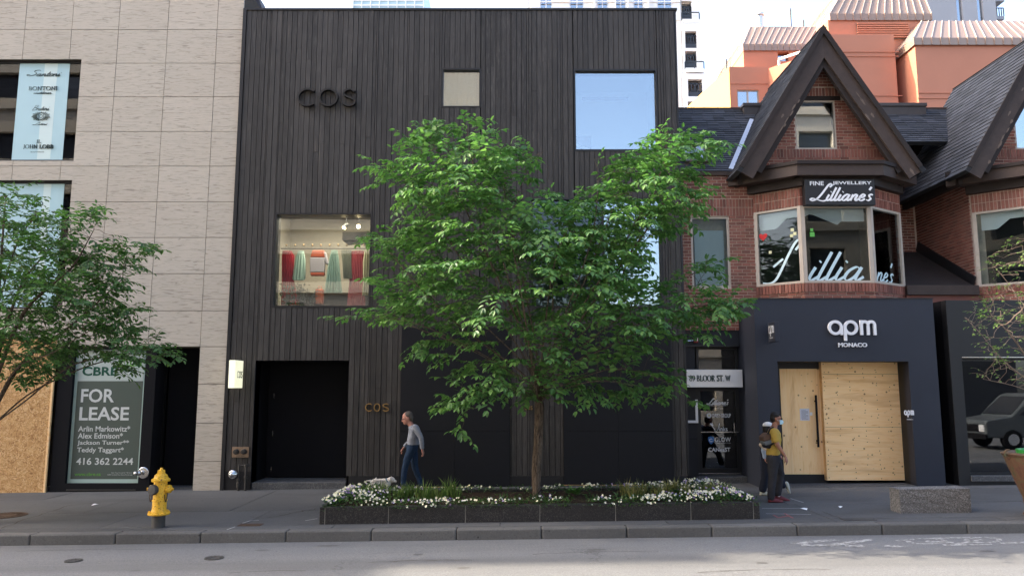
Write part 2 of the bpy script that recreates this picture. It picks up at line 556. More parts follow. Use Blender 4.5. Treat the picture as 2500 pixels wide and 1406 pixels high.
def fit(lines, w, h=None):
    """scale polylines into a box of width w and (optional) height h with the lower left at 0,0"""
    A = np.vstack([np.array(l) for l in lines]); lo, hi = A.min(0), A.max(0)
    sx = w / (hi[0] - lo[0]); sy = sx if h is None else h / (hi[1] - lo[1])
    return [[(np.array(p) - lo) * (sx, sy) for p in l] for l in lines]
def sans(mb, s, fn, w, h, bold=0.0, depth=0.003):
    """built-in font text fitted in a w x h box"""
    cu = bpy.data.curves.new("text", 'FONT'); cu.body = s; cu.size = 1.0; cu.offset = bold
    cu.resolution_u = 3
    ob = bpy.data.objects.new("text", cu)
    me = bpy.data.meshes.new_from_object(ob)
    a = np.array([v.co[:2] for v in me.vertices]); lo, hi = a.min(0), a.max(0)
    a = (a - lo) / (hi - lo) * (w, h)
    n = len(a)
    vs = [fn(p[0], p[1], depth) for p in a]
    fs = [tuple(p.vertices) for p in me.polygons]
    if depth > 0.004:
        ec = {}
        for f in fs:
            for i in range(len(f)):
                e = (f[i], f[(i + 1) % len(f)]); ec[e] = True
        vs += [fn(p[0], p[1], 0) for p in a]
        fs += [(e[1], e[0], n + e[0], n + e[1]) for e in ec if (e[1], e[0]) not in ec]
    mb.add(vs, fs)
    bpy.data.objects.remove(ob); bpy.data.curves.remove(cu); bpy.data.meshes.remove(me)
    return mb
def script_word(word):
    G = {
        'L': ([[(.50,.80),(.55,.90),(.50,1.0),(.42,.92),(.37,.66),(.31,.36),(.22,.10),(.08,.0),(-.02,.05),(.04,.13),(.18,.09),(.36,.01),(.52,-.02),(.64,.06)]], .60),
        'i': ([[(.02,.36),(.0,.10),(.05,.0),(.14,.10)], [(.05,.50),(.06,.53)]], .15),
        'l': ([[(.02,.78),(.0,.10),(.05,.0),(.14,.10)]], .15),
        'a': ([[(.20,.30),(.12,.37),(.02,.26),(.0,.08),(.08,.0),(.17,.12),(.21,.36)], [(.21,.36),(.19,.08),(.24,.0),(.32,.10)]], .34),
        'n': ([[(.0,.36),(.0,.0)], [(.0,.18),(.09,.35),(.17,.32),(.16,.08),(.21,.0),(.29,.10)]], .31),
        'e': ([[(.01,.16),(.13,.22),(.15,.33),(.07,.37),(.0,.22),(.03,.03),(.12,.0),(.22,.10)]], .24),
        "'": ([[(.03,.80),(.0,.62)]], .06),
        's': ([[(.15,.30),(.10,.37),(.03,.31),(.07,.21),(.14,.11),(.08,.0),(-.01,.05)]], .22),
        'S': ([[(.62,.80),(.50,.92),(.28,.86),(.26,.66),(.46,.48),(.44,.22),(.20,.06),(-.05,.12),(-.02,.24),(.14,.22)]], .62),
        't': ([[(.06,.66),(.02,.10),(.07,.0),(.15,.08)], [(-.06,.38),(.16,.38)]], .16),
        'o': ([[(.12,.36),(.02,.26),(.02,.08),(.10,.0),(.20,.12),(.20,.28),(.12,.36),(.28,.30)]], .28),
        'B': ([[(.10,.86),(.06,.0)], [(.06,.86),(.34,.84),(.32,.54),(.10,.46),(.36,.40),(.34,.06),(.04,.0)]], .44),
        'r': ([[(.0,.36),(.0,.0)], [(.0,.2),(.08,.34),(.15,.34)]], .18),
        'u': ([[(.0,.36),(.0,.08),(.07,.0),(.17,.14),(.18,.36)], [(.18,.36),(.18,.06),(.25,.0)]], .28),
    }
    x, out = 0.0, []
    for ch in word:
        ls, adv = G[ch]
        for l in ls: out.append([np.array((p[0] + x + p[1] * 0.34, p[1])) for p in spline(l, 5)])
        x += adv
    return out
def serif_word(word):
    """capital strokes with small serifs; drawn with a flat nib (thick uprights)"""
    sf = lambda x, y, w=.10: [(x - w, y), (x + w, y)]
    V = lambda x, a=0.0, b=1.0: [(x, a), (x, b)]
    G = {
        'B': ([V(.15), sf(.12, 0), sf(.12, 1), list(map(tuple, arc(.25, .76, .26, .24, 90, -90, 8))), list(map(tuple, arc(.25, .26, .32, .26, 90, -90, 8)))], .72),
        'L': ([V(.15), sf(.15, 1, .12), [(.05, 0), (.52, 0), (.55, .22)]], .66),
        'O': ([list(map(tuple, arc(.42, .5, .38, .5, 0, 360, 20)))], .92),
        'R': ([V(.15), sf(.15, 0, .12), sf(.12, 1), list(map(tuple, arc(.25, .74, .28, .26, 90, -90, 8))), [(.28, .48), (.62, .0), (.70, .0)]], .78),
        'S': ([[tuple(p) for p in spline([(.46, .78), (.44, .95), (.26, 1.0), (.08, .80), (.24, .56), (.46, .34), (.40, .05), (.18, .0), (.05, .22)], 4)]], .60),
        'T': ([V(.34), sf(.34, 0, .13), [(.02, .80), (.04, 1), (.64, 1), (.66, .80)]], .74),
        'W': ([[(.04, 1), (.28, 0), (.48, .85)], [(.48, .95), (.70, 0), (.92, 1)], sf(.04, 1, .09), sf(.92, 1, .09)], 1.02),
        'N': ([V(.14), [(.14, 1), (.66, 0)], V(.66), sf(.14, 0), sf(.66, 1)], .86),
        'I': ([V(.14), sf(.14, 0), sf(.14, 1)], .34),
        'H': ([V(.14), V(.64), [(.14, .52), (.64, .52)], sf(.14, 0), sf(.14, 1), sf(.64, 0), sf(.64, 1)], .84),
        'J': ([[(.24, 1), (.24, .05), (.05, -.12)], sf(.24, 1, .12)], .44),
        '8': ([list(map(tuple, arc(.26, .76, .18, .24, 0, 360, 14))), list(map(tuple, arc(.26, .26, .23, .26, 0, 360, 14)))], .58),
        '9': ([list(map(tuple, arc(.26, .68, .22, .30, 0, 360, 14))), [tuple(p) for p in spline([(.48, .70), (.42, .30), (.16, .0)], 5)]], .58),
        '.': ([[(.10, .0), (.10, .09)]], .26), ' ': ([], .34),
    }
    x, out = 0.0, []
    for ch in word:
        ls, adv = G[ch]
        for l in ls: out.append([np.array((p[0] + x, p[1])) for p in l])
        x += adv
    return out

# ------------------------------------------------------------------ setting: road, kerb, pavement
YF = 18.0                       # plane of the facades
YK = 12.71                      # kerb face
def mat_road():
    t = NT("worn asphalt")
    co = t.coord("World")
    n = t.noise(co, 130, 3, 0.7)
    n2 = t.noise(t.coord("World", (0.12, 0.9, 1)), 1.6, 5, 0.6)
    n3 = t.noise(co, 6, 5, 0.65)
    c = t.mix((0.096, 0.099, 0.103), (0.212, 0.216, 0.220), t.ramp(n, [(0.33, 0.0), (0.68, 1.0)]))
    c = t.mix(c, (0.09, 0.089, 0.089), t.ramp(n2, [(0.5, 0.0), (0.75, 0.55)]))
    c = t.mix(c, (0.17, 0.168, 0.163), t.ramp(n3, [(0.4, 0.0), (0.75, 0.35)]))
    n4 = t.noise(co, 34, 5, 0.75)
    c = t.mix(c, (0.238, 0.24, 0.243), t.ramp(n4, [(0.52, 0.0), (0.70, 0.75)]))
    c = t.mix(c, (0.055, 0.055, 0.055), t.ramp(n4, [(0.28, 0.8), (0.44, 0.0)]))
    band = t.noise(t.coord("World", (0.03, 1, 1)), 0.85, 3, 0.5)
    c = t.mix(c, (0.10, 0.10, 0.10), t.ramp(band, [(0.50, 0.0), (0.62, 0.5)]))
    v = t.node("ShaderNodeTexVoronoi"); v.inputs["Scale"].default_value = 0.55; v.feature = 'DISTANCE_TO_EDGE'
    dv = t.node("ShaderNodeVectorMath", operation='ADD')
    nz = t.node("ShaderNodeTexNoise"); nz.inputs["Scale"].default_value = 2.5; nz.inputs["Detail"].default_value = 5; t.link(co, nz.inputs["Vector"])
    t.link(co, dv.inputs[0]); t.link(nz.outputs["Color"], dv.inputs[1]); t.link(dv.outputs[0], v.inputs["Vector"])
    cr = t.math('MULTIPLY', t.ramp(v.outputs["Distance"], [(0.004, 1.0), (0.010, 0.0)]), t.ramp(t.noise(co, 0.5, 2), [(0.55, 0.0), (0.66, 0.45)]))
    c = t.mix(c, (0.05, 0.05, 0.05), cr)
    return t.done(t.bsdf(c, 0.85, 0.3, 0, n, 0.6, 0.01))
def mat_pave(name, a, b):
    t = NT(name)
    co = t.coord("World")
    n = t.noise(co, 160, 3, 0.7)
    n2 = t.noise(t.coord("World", (0.5, 1, 1)), 0.9, 6, 0.62)
    n3 = t.noise(co, 9, 5, 0.7)
    c = t.mix(a, b, t.ramp(n, [(0.3, 0.0), (0.7, 1.0)]))
    c = t.mix(c, tuple(x * 0.5 for x in a), t.ramp(n2, [(0.48, 0.0), (0.72, 0.55)]))
    c = t.mix(c, tuple(x * 1.25 for x in b), t.ramp(n3, [(0.60, 0.0), (0.72, 0.35)]))
    c = t.mix(c, tuple(x * 0.75 for x in a), t.math('MULTIPLY', t.rnd(), 0.55))
    n5 = t.noise(co, 30, 5, 0.75)
    c = t.mix(c, tuple(x * 0.55 for x in a), t.ramp(n5, [(0.30, 0.7), (0.46, 0.0)]))
    c = t.mix(c, tuple(x * 1.5 for x in b), t.ramp(n5, [(0.60, 0.0), (0.74, 0.5)]))
    v = t.node("ShaderNodeTexVoronoi"); v.inputs["Scale"].default_value = 3.0; t.link(co, v.inputs["Vector"])
    c = t.mix(c, (0.02, 0.02, 0.02), t.ramp(v.outputs["Distance"], [(0.045, 0.7), (0.06, 0.0)]))
    return t.done(t.bsdf(c, 0.8, 0.3, 0, n, 0.35, 0.006))
M['road'] = mat_road()
M['pave'] = mat_pave("dark concrete paving", (0.076, 0.077, 0.079), (0.130, 0.130, 0.130))
M['kerb'] = mat_pave("concrete kerb", (0.10, 0.098, 0.095), (0.165, 0.161, 0.155))
M['paint'] = None
def mat_paint():
    t = NT("worn road paint")
    n = t.noise(t.coord("World"), 14, 6, 0.75)
    c = t.mix((0.15, 0.148, 0.145), (0.46, 0.46, 0.45), t.ramp(n, [(0.44, 0.0), (0.62, 1.0)]))
    return t.done(t.bsdf(c, 0.8, 0.2))
M['paint'] = mat_paint()

def sheet(x0, x1, y0, y1, dz, name, mat, th=0.0, **kw):
    mb = MB()
    mb.quad((x0, y0, gz(x0) + dz), (x1, y0, gz(x1) + dz), (x1, y1, gz(x1) + dz), (x0, y1, gz(x0) + dz))
    return mb.build(name, mat, **kw)
sheet(-190, 190, -60, 230, -0.45, "ground", M['pave'], kind="structure")
sheet(-150, 150, -3.2, YK + 0.02, -0.17, "road", M['road'], kind="structure")
sheet(-150, 150, YK + 0.05, 40, -0.02, "pavement_bed", M['joint'], kind="structure")
walk = thing("pavement", (0, 15, 0), None, None); walk["kind"] = "structure"
def slab_mb(x0, x1, y0, y1, zt, zb):
    mb = MB()
    p = [(x0, y0), (x1, y0), (x1, y1), (x0, y1)]
    mb.add([(x, y, gz(x) + zb) for x, y in p] + [(x, y, gz(x) + zt) for x, y in p],
           [(3,2,1,0),(4,5,6,7),(0,1,5,4),(1,2,6,5),(2,3,7,6),(3,0,4,7)])
    return mb
g_ = 0.006
rows = [(YK + 0.25, 13.27), (13.27, 14.9), (14.9, 16.75), (16.75, 19.3)]
for ri, (a, b) in enumerate(rows):
    x = -17.0 + 0.6 * ri
    while x < 18:
        w = rng.choice([1.9, 2.4, 2.8, 3.2]) if ri else 2.8
        slab_mb(x + g_, x + w - g_, a + g_, b - g_, rng.uniform(-0.003, 0.003), -0.1).build("paving_slab", M['pave'], walk, bevel=0.004)
        x += w
slab_mb(-150, -17.5, YK + .25, 40, 0, -.1).build("paving_slab", M['pave'], walk)
slab_mb(18.9, 150, YK + .25, 40, 0, -.1).build("paving_slab", M['pave'], walk)
kerb = thing("kerb", (0, YK, 0), None, None); kerb["kind"] = "structure"
xk = [gnd(1324, 1297).x + 1.383 * i for i in range(-12, 13)]
for a, b in zip(xk, xk[1:]):
    mb = slab_mb(a + 0.005, b - 0.005, YK, YK + 0.245, rng.uniform(-0.004, 0.003), -0.3)
    mb.build("kerb_stone", M['kerb'], kerb, bevel=0.022)
for a, b in ((-150, xk[0] - .01), (xk[-1] + .01, 150)):
    slab_mb(a, b, YK, YK + .245, 0, -.3).build("kerb_stone", M['kerb'], kerb)

def road_mark(polys, name="road_marking"):
    mb = MB()
    for poly in polys:
        mb.add([gnd(px, py, -0.166) for px, py in poly], [tuple(range(len(poly)))[::-1]])
    return mb.build(name, M['paint'], kind="structure")
# worn double arrow of the cycle lane, then the bicycle
road_mark([[(1920,1325),(1990,1318),(2040,1315),(2052,1318),(1985,1324),(1965,1328)],
           [(1955,1328),(2028,1328),(2028,1333),(1957,1332)],
           [(2045,1323),(2128,1314),(2132,1318),(2060,1330),(2020,1334),(2012,1332)],
           [(2062,1330),(2105,1329),(2112,1334),(2066,1335)],
           [(2160,1330),(2208,1331),(2214,1335),(2158,1334)]])
def ring(cx, cy, rx, ry, w, n=28):
    out = []
    for i in range(n):
        a, b = 2 * math.pi * i / n, 2 * math.pi * (i + 1) / n
        out.append([(cx + rx * math.cos(a), cy + ry * math.sin(a)), (cx + rx * math.cos(b), cy + ry * math.sin(b)),
                    (cx + (rx - w) * math.cos(b), cy + (ry - w * ry / rx) * math.sin(b)), (cx + (rx - w) * math.cos(a), cy + (ry - w * ry / rx) * math.sin(a))])
    return out
road_mark(ring(2262, 1320, 52, 7.5, 15) + ring(2400, 1317, 48, 7.5, 15) +
          [[(2182,1317),(2212,1316),(2228,1319),(2195,1321)], [(2262,1318),(2330,1322),(2330,1326),(2258,1322)], [(2325,1326),(2396,1315),(2402,1318),(2338,1328)],
           [(2270,1312),(2368,1309),(2372,1312),(2276,1315)], [(2300,1328),(2420,1326),(2424,1329),(2306,1331)], [(2440,1323),(2500,1321),(2500,1325),(2446,1327)]], "bicycle_marking")

def cover(px, py, r, dz, name, label, mat, cat="manhole cover"):
    c = gnd(px, py, dz)
    mb = MB()
    def ell(rad, h): return (rad, h)
    mb.lathe([(r, 0.0), (r, 0.012), (r * .9, 0.012), (r * .88, 0.006), (r * .5, 0.006), (r * .48, 0.012), (r * .4, 0.012), (r * .38, 0.006), (0.02, 0.006)], c, 32)
    for k in range(12):
        a = k * math.pi / 6
        d = Vector((math.cos(a), math.sin(a), SLOPE * math.cos(a)))
        mb.bar(c + d * r * .52 + Vector((0, 0, .009)), c + d * r * .86 + Vector((0, 0, .009)), 0.03, 0.008)
    return mb.build(name, mat, label=label, cat=cat)
M['rust'] = plain("rusty iron", (0.085, 0.055, 0.038), 0.8, 0.2, 0.3, var=0.5, scale=10)
M['iron_dark'] = plain("dark cast iron", (0.080, 0.078, 0.076), 0.7, 0.3, 0.5, var=0.4)
cover(14, 1258, 0.36, 0.0, "manhole_cover", "rust brown round cover in the pavement below the strand board", M['rust'])
cover(180, 1368.5, 0.125, -0.17, "valve_cover", "small round iron cover in the road, left of the other one", M['iron_dark'], "valve cover")
cover(523, 1362, 0.14, -0.17, "valve_cover", "small round iron cover in the road, right of the hydrant", M['iron_dark'], "valve cover")
def flat_plate(px0, px1, py0, py1, name, label, mat, cat):
    a, b = gnd(px0, py1), gnd(px1, py0)
    return slab_mb(a.x, b.x, a.y, b.y, 0.008, -0.05).build(name, mat, label=label, cat=cat, bevel=0.003)
flat_plate(578, 644, 1278, 1284, "utility_cover", "thin rusty cover plate in the pavement left of the planter", M['rust'], "cover plate")
flat_plate(2062, 2128, 1264, 1270, "utility_cover", "dark narrow cover plate in the pavement left of the granite bench", M['iron_dark'], "cover plate")
def paper(px, py, w, d, rz, label):
    c = gnd(px, py)
    mb = MB()
    pts = [(-w, -d), (w * .8, -d * .7), (w, d), (-w * .7, d * .8)]
    q = [(c.x + x * math.cos(rz) - y * math.sin(rz), c.y + x * math.sin(rz) + y * math.cos(rz), c.z + 0.006 + 0.02 * (i % 2)) for i, (x, y) in enumerate(pts)]
    mid = Vector(np.mean(q, 0)); mid.z += 0.02
    mb.add(q + [mid], [(0, 1, 4), (1, 2, 4), (2, 3, 4), (3, 0, 4)])
    mb.build("paper_scrap", M['white'], label=label, cat="litter")
paper(232, 1233, 0.06, 0.06, 0.3, "crumpled white scrap on the pavement left of the yellow hydrant")
paper(1963, 1243.5, 0.06, 0.07, 0.9, "white scrap on the pavement in front of the plywood door")
paper(2052, 1239, 0.035, 0.04, 0.2, "tiny white scrap on the pavement below the plywood sheet")
# spray and chalk marks of the surveyors
def mark_line(p, q, w, name, mat):
    a, b = gnd(*p, 0.006), gnd(*q, 0.006)
    d = (b - a).normalized(); s = Vector((-d.y, d.x, 0)) * w / 2
    return MB().quad(a - s, b - s, b + s, a + s).build(name, mat, kind="structure")
M['chalk'] = plain("chalk", (0.45, 0.45, 0.44), 0.9, var=0.4, scale=20)
M['pink_spray'] = plain("pink spray paint", (0.26, 0.10, 0.10), 0.9, var=0.4, scale=20)
for p, q in (((592,1276),(612,1270)), ((612,1270),(632,1269.5)), ((554,1292),(574,1285)), ((745,1270),(775,1265)), ((1860,1240),(1968,1240)), ((1870,1253),(1980,1255)), ((1930,1216),(1962,1226))):
    mark_line(p, q, 0.022, "pavement_marking", M['chalk'])
for p, q in (((1888,1256),(1900,1263)), ((1900,1263),(1926,1258)), ((1915,1252),(1936,1264))):
    mark_line(p, q, 0.04, "pavement_marking", M['pink_spray'])

# cracks in the paving and the asphalt
def crack(pts, dz, w=.014, name="pavement_crack"):
    mb = MB(); P = []
    for (a, b) in zip(pts, pts[1:]):
        for k in range(6):
            t = k / 6
            P.append(gnd(a[0] + (b[0] - a[0]) * t + rng.uniform(-5, 5), a[1] + (b[1] - a[1]) * t + rng.uniform(-.8, .8), dz))
    for p, q in zip(P, P[1:]):
        d = (q - p).normalized(); s = Vector((-d.y, d.x, 0)) * w * rng.uniform(.25, .6)
        mb.quad(p - s, q - s, q + s, p + s)
    mb.build(name, M['joint'], kind="structure")
crack([(655, 1262), (700, 1256), (742, 1246), (782, 1240)], .006, .03); crack([(610, 1260), (640, 1266)], .006)
crack([(0, 1288), (90, 1258), (170, 1232), (260, 1224)], .006, .02); crack([(2010, 1248), (2060, 1266)], .006, .02); crack([(2296, 1232), (2420, 1226), (2500, 1222)], .006)
for a, b in (((40, 1345), (420, 1340)), ((900, 1372), (1180, 1366)), ((1300, 1352), (1640, 1346)), ((1700, 1396), (2050, 1388)), ((560, 1398), (760, 1392))): crack([a, ((a[0] + b[0]) / 2, (a[1] + b[1]) / 2 - 3), b], -.165, .016, "road_crack")
def stain(px, py, rx, ry, dz, name):
    c = gnd(px, py, dz); mb = MB()
    pts = [(c.x + rx * math.cos(a) * rng.uniform(.7, 1.1), c.y + ry * math.sin(a) * rng.uniform(.7, 1.1)) for a in np.linspace(0, 2 * math.pi, 15)[:-1]]
    mb.add([(x, y, gz(x) + dz) for x, y in pts], [tuple(range(14))]); mb.build(name, M['stain'], kind="structure")
M['stain'] = plain("old oil stain", (0.085, 0.083, 0.082), .7, .35, var=.4, scale=18)
for px, py, rx, ry in ((640, 1342, .12, .05), (1020, 1352, .09, .05), (1455, 1341, .16, .06), (2410, 1344, .12, .05), (1130, 1385, .10, .05), (330, 1392, .08, .05), (1860, 1372, .09, .05), (800, 1331, .2, .05)): stain(px, py, rx, ry, -.1655, "oil_stain")

# ------------------------------------------------------------------ stone clad building on the left
ZTOP_STONE = 12.35
X_STONE_R = (at(541, 1200, YF).x + at(594, 0, YF).x) / 2
winA = rect(-420, 145, 192, 393, YF)
winA = (winA[0], at(201, 145, YF).x - 0.02, winA[2], winA[3])
winB = (winA[0], winA[1] - 0.0, rect(0, 440, 178, 754, YF)[2], rect(0, 440, 178, 754, YF)[3])
gnd_open = (-19.5, rect(120, 848, 478, 1203, YF)[1], -0.3, at(400, 848, YF).z)
stone = thing("stone_clad_building", (X_STONE_R - 6, YF, 0), "pale building with wavy sandstone panels and black framed openings, left of the black timber shop", "building")
mb = wall_mb(-22.0, X_STONE_R, -0.4, ZTOP_STONE, [winA, winB, gnd_open], YF + 0.035, YF + 0.4)
mb.box(-22.0, X_STONE_R, YF + 4.6, YF + 14, -.4, ZTOP_STONE)
mb.box(-22, -21.6, YF + .4, YF + 4.6, -.4, ZTOP_STONE); mb.box(X_STONE_R - .3, X_STONE_R, YF + .4, YF + 4.6, -.4, ZTOP_STONE)
mb.box(-21.6, X_STONE_R - .3, YF + .4, YF + 4.6, ZTOP_STONE - .3, ZTOP_STONE)
mb.build("wall_core", M['joint'], stone)
MB().box(-22.0, -10.6, YF + .02, YF + 4, ZTOP_STONE + .03, 22.4).build("shade_storeys", M['stone'], stone)  # unseen storeys added above the frame to shade the street and tree
zrow = [at(400, y, YF).z for y in (1203, 1126, 1032, 937.7, 846, 758.6, 668, 580, 493, 406, 321.5, 237, 155, 73)]
zrow[0] = -0.12
while zrow[-1] < ZTOP_STONE: zrow.append(min(zrow[-1] + 0.872, ZTOP_STONE))
zrow[-1] = ZTOP_STONE + 0.02
xcol = [at(px, 0, YF).x for px in (533.8, 413.9, 294.6, 181, 67)]
xcol = [X_STONE_R] + xcol
while xcol[-1] > -20.8: xcol.append(xcol[-1] - 1.2)
gp = 0.006
for j in range(len(zrow) - 1):
    for i in range(len(xcol) - 1):
        a, b, c, d = xcol[i + 1], xcol[i], zrow[j], zrow[j + 1]
        e = rng.uniform(-0.002, 0.002)
        for (p, q, r_, s) in wall_cells(a, b, c, d, [h for h in (winA, winB, gnd_open) if h[0] < b and h[1] > a and h[2] < d and h[3] > c]):
            if q - p < 0.03 or s - r_ < 0.03: continue
            G = lambda u, v: gp if abs(u - v) < 1e-6 else 0.0
            MB().box(p + G(p, a), q - G(q, b), YF + e, YF + 0.035, r_ + G(r_, c), s - G(s, d)).build("stone_panel", M['stone'], stone)
# black reveals, frames and glass of the two upper openings
def shop_window(parent, h, fr, depth, glass, room, room_depth=2.5, frame_w=0.06, y0=YF, fmat=None, roomback=None):
    x0, x1, z0, z1 = h
    f = frame_mb(x0, x1, z0, z1, frame_w, y0 + depth - 0.03, y0 + depth + 0.06)
    fo = f.build("window_frame", fmat or M['black_metal'], parent)
    MB().box(x0 + frame_w, x1 - frame_w, y0 + depth, y0 + depth + 0.012, z0 + frame_w, z1 - frame_w).build("pane", glass, fo)
    r = MB()
    yb = y0 + depth + room_depth
    r.box(x0 - .3, x1 + .3, yb, yb + .05, z0 - .2, z1 + .3)
    r.box(x0 - .35, x0 - .3, y0 + .45, yb, z0 - .2, z1 + .3); r.box(x1 + .3, x1 + .35, y0 + .45, yb, z0 - .2, z1 + .3)
    r.box(x0 - .3, x1 + .3, y0 + .45, yb, z1 + .3, z1 + .35); r.box(x0 - .3, x1 + .3, y0 + .45, yb, z0 - .25, z0 - .2)
    r.build("room_wall", room, parent)
    return fo
for h in (winA, winB):
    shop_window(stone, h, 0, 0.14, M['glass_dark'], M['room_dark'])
    x = winA[1] - 2.45
    for k in range(3):
        MB().box(x - .03, x + .03, YF + .12, YF + .19, h[2] + .06, h[3] - .06).build("mullion", M['black_metal'], stone)
        x -= 1.9
# ground floor opening
zg = gnd_open[3]
def px2x(px, py=1030, Y=YF): return at(px, py, Y).x
gx = [px2x(p) for p in (157, 352, 372, 478)]
fr = MB()
xw0, xw1 = px2x(168) , px2x(345)
zw0, zw1 = at(250, 1180, YF).z, at(250, 853, YF).z
fr.box(px2x(132), xw0, YF + .02, YF + .5, -.3, zg); fr.box(xw1, px2x(372), YF + .02, YF + .5, -.3, zg)
fr.box(xw0, xw1, YF + .02, YF + .5, -.3, zw0); fr.box(xw0, xw1, YF + .02, YF + .5, zw1, zg)
fr.build("shopfront_surround", M['black_matte'], stone)
MB().box(xw0 + .05, px2x(340), YF + .004, YF + .02, zw0 - .16, zw0 - .13).build("window_sill", M['iron'], stone)
MB().box(xw0, xw1, YF + .12, YF + .135, zw0, zw1).build("pane", M['glass_shop'], stone)
MB().box(px2x(372), gnd_open[1], YF + .75, YF + .9, -.3, zg).box(gnd_open[1] - .012, gnd_open[1], YF + .04, YF + .75, -.3, zg).build("recess_wall", M['black_matte'], stone)
MB().box(px2x(375), gnd_open[1], YF + .3, YF + .75, gz(-7.6) - .2, gz(-7.6) + .03).build("step", M['step'], stone)
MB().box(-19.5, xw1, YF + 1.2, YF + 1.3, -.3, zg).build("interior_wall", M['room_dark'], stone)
# strand board hoarding at the far left
ob = thing("strand_board_hoarding", (-11.9, YF, gz(-12)), "orange strand board hoarding covering the shopfront at the left edge", "hoarding")
xo = (px2x(128) + px2x(121)) / 2
zo = at(60, 826, YF).z
for k in range(4):
    MB().box(xo - 1.22 * (k + 1) + .004, xo - 1.22 * k - .004 - (.05 if k == 0 else 0), YF - .02, YF + .0, gz(xo) - .02, zo).build("board", M['osb'], ob)
MB().box(xo - .045, xo, YF - .03, YF + .02, gz(xo) - .02, zo).build("edge_batten", M['ply'], ob)
# posters on the upper panes
def flat_print(name, h, y, mat, label, cat, th=0.004, parent=None):
    return MB().box(h[0], h[1], y - th, y, h[2], h[3]).build(name, mat, parent, label=label, cat=cat)
M['print_blue'] = plain("pale blue printed film", (0.42, 0.60, 0.64), 0.5, 0.35, var=0.06, scale=1)
M['print_blue2'] = plain("lighter blue printed film", (0.60, 0.72, 0.70), 0.5, 0.35, var=0.06, scale=1)
M['ink'] = plain("dark ink", (0.03, 0.05, 0.05), 0.6, 0.2)
yp = YF + 0.135
ba = rect(39, 152, 162, 391, yp)
ban = thing("window_banner", (ba[0], yp, ba[2]), "tall pale blue banner with dark brand lettering in the upper window of the stone building", "banner")
MB().box(ba[0], ba[1], yp - .006, yp, ba[2], ba[3]).build("film", M['print_blue'], ban)
wA = ba[1] - ba[0]
MB().box(ba[0] + wA * .50, ba[0] + wA * .76, yp - .008, yp - .006, ba[2] + .02, ba[3] - .02).build("light_stripe", M['print_blue2'], ban)
def lettering(mb, parent, mat, name="lettering"):
    return mb.build(name, mat, parent)
yl = yp - .010
def lay(pxa, pya, pxb, pyb, Y):
    h = rect(pxa, pya, pxb, pyb, Y); return Map2D((h[0], Y, h[2])), h[1] - h[0], h[3] - h[2]
mb = MB()
fn, w, hh = lay(66, 172, 150, 187, yl); ribbons(mb, strokes_2d(fit(script_word("Santoni"), w, hh * 1.0), .022, .008, 60), fn, .001)
fn, w, hh = lay(70, 212, 140, 221, yl); ribbons(mb, strokes_2d(fit(serif_word("BONTONI"), w, hh), .012, .005), fn, .001)
fn, w, hh = lay(82, 224, 126, 230, yl); ribbons(mb, strokes_2d(fit(script_word("etiotilinen"), w, hh), .007, .004, 60), fn, .001)
fn, w, hh = lay(79, 258, 122, 270, yl); ribbons(mb, strokes_2d(fit(script_word("Brutini"), w, hh), .009, .005, 60), fn, .001)
fn, w, hh = lay(80, 299, 116, 306, yl); ribbons(mb, strokes_2d(fit(script_word("Letini"), w, hh), .012, .006, 60), fn, .001)
fn, w, hh = lay(57, 354, 130, 364, yl); ribbons(mb, strokes_2d(fit(serif_word("JOHN LOBB"), w, hh), .017, .007), fn, .001)
fn, w, hh = lay(89, 342, 100, 351, yl); ribbons(mb, strokes_2d(fit(serif_word("JL"), w, hh), .02, .008), fn, .001)
fn, w, hh = lay(75, 370, 108, 373, yl); sans(mb, "BOOTMAKER", fn, w, hh, 0, .001)
lettering(mb, ban, M['ink'])
mb = MB()
fn, w, hh = lay(78, 272, 122, 297, yl)
ca, cb = w / 2, hh / 2
L = [arc(ca, cb, .07, .09, 0, 360, 14), arc(ca, cb, .035, .05, 0, 360, 10)]
for k in range(22):
    a = 2 * math.pi * k / 22
    r0, r1 = .10, .16 + .05 * abs(math.cos(a)) + .02 * (k % 2)
    L.append([np.array((ca + r0 * math.cos(a), cb + .8 * r0 * math.sin(a))), np.array((ca + r1 * math.cos(a + .12), cb + .62 * r1 * math.sin(a + .12)))])
ribbons(mb, strokes_2d(L, .014), fn, .001); lettering(mb, ban, M['ink'], "crest")
bb = rect(-60, 448, 146, 752, yp)
ban2 = thing("window_banner", (bb[0], yp, bb[2]), "pale blue banner half hidden behind the left tree in the lower stone building window", "banner")
MB().box(bb[0], bb[1], yp - .006, yp, bb[2], bb[3]).build("film", M['print_blue'], ban2)
MB().box(bb[0] + 1.55, bb[1] - .32, yp - .008, yp - .006, bb[2] + .02, bb[3] - .02).build("light_stripe", M['print_blue2'], ban2)
mb = MB(); fn, w, hh = lay(58, 487, 106, 503, yl); sans(mb, "malo", fn, w, hh, 0, .001); lettering(mb, ban2, M['ink'])
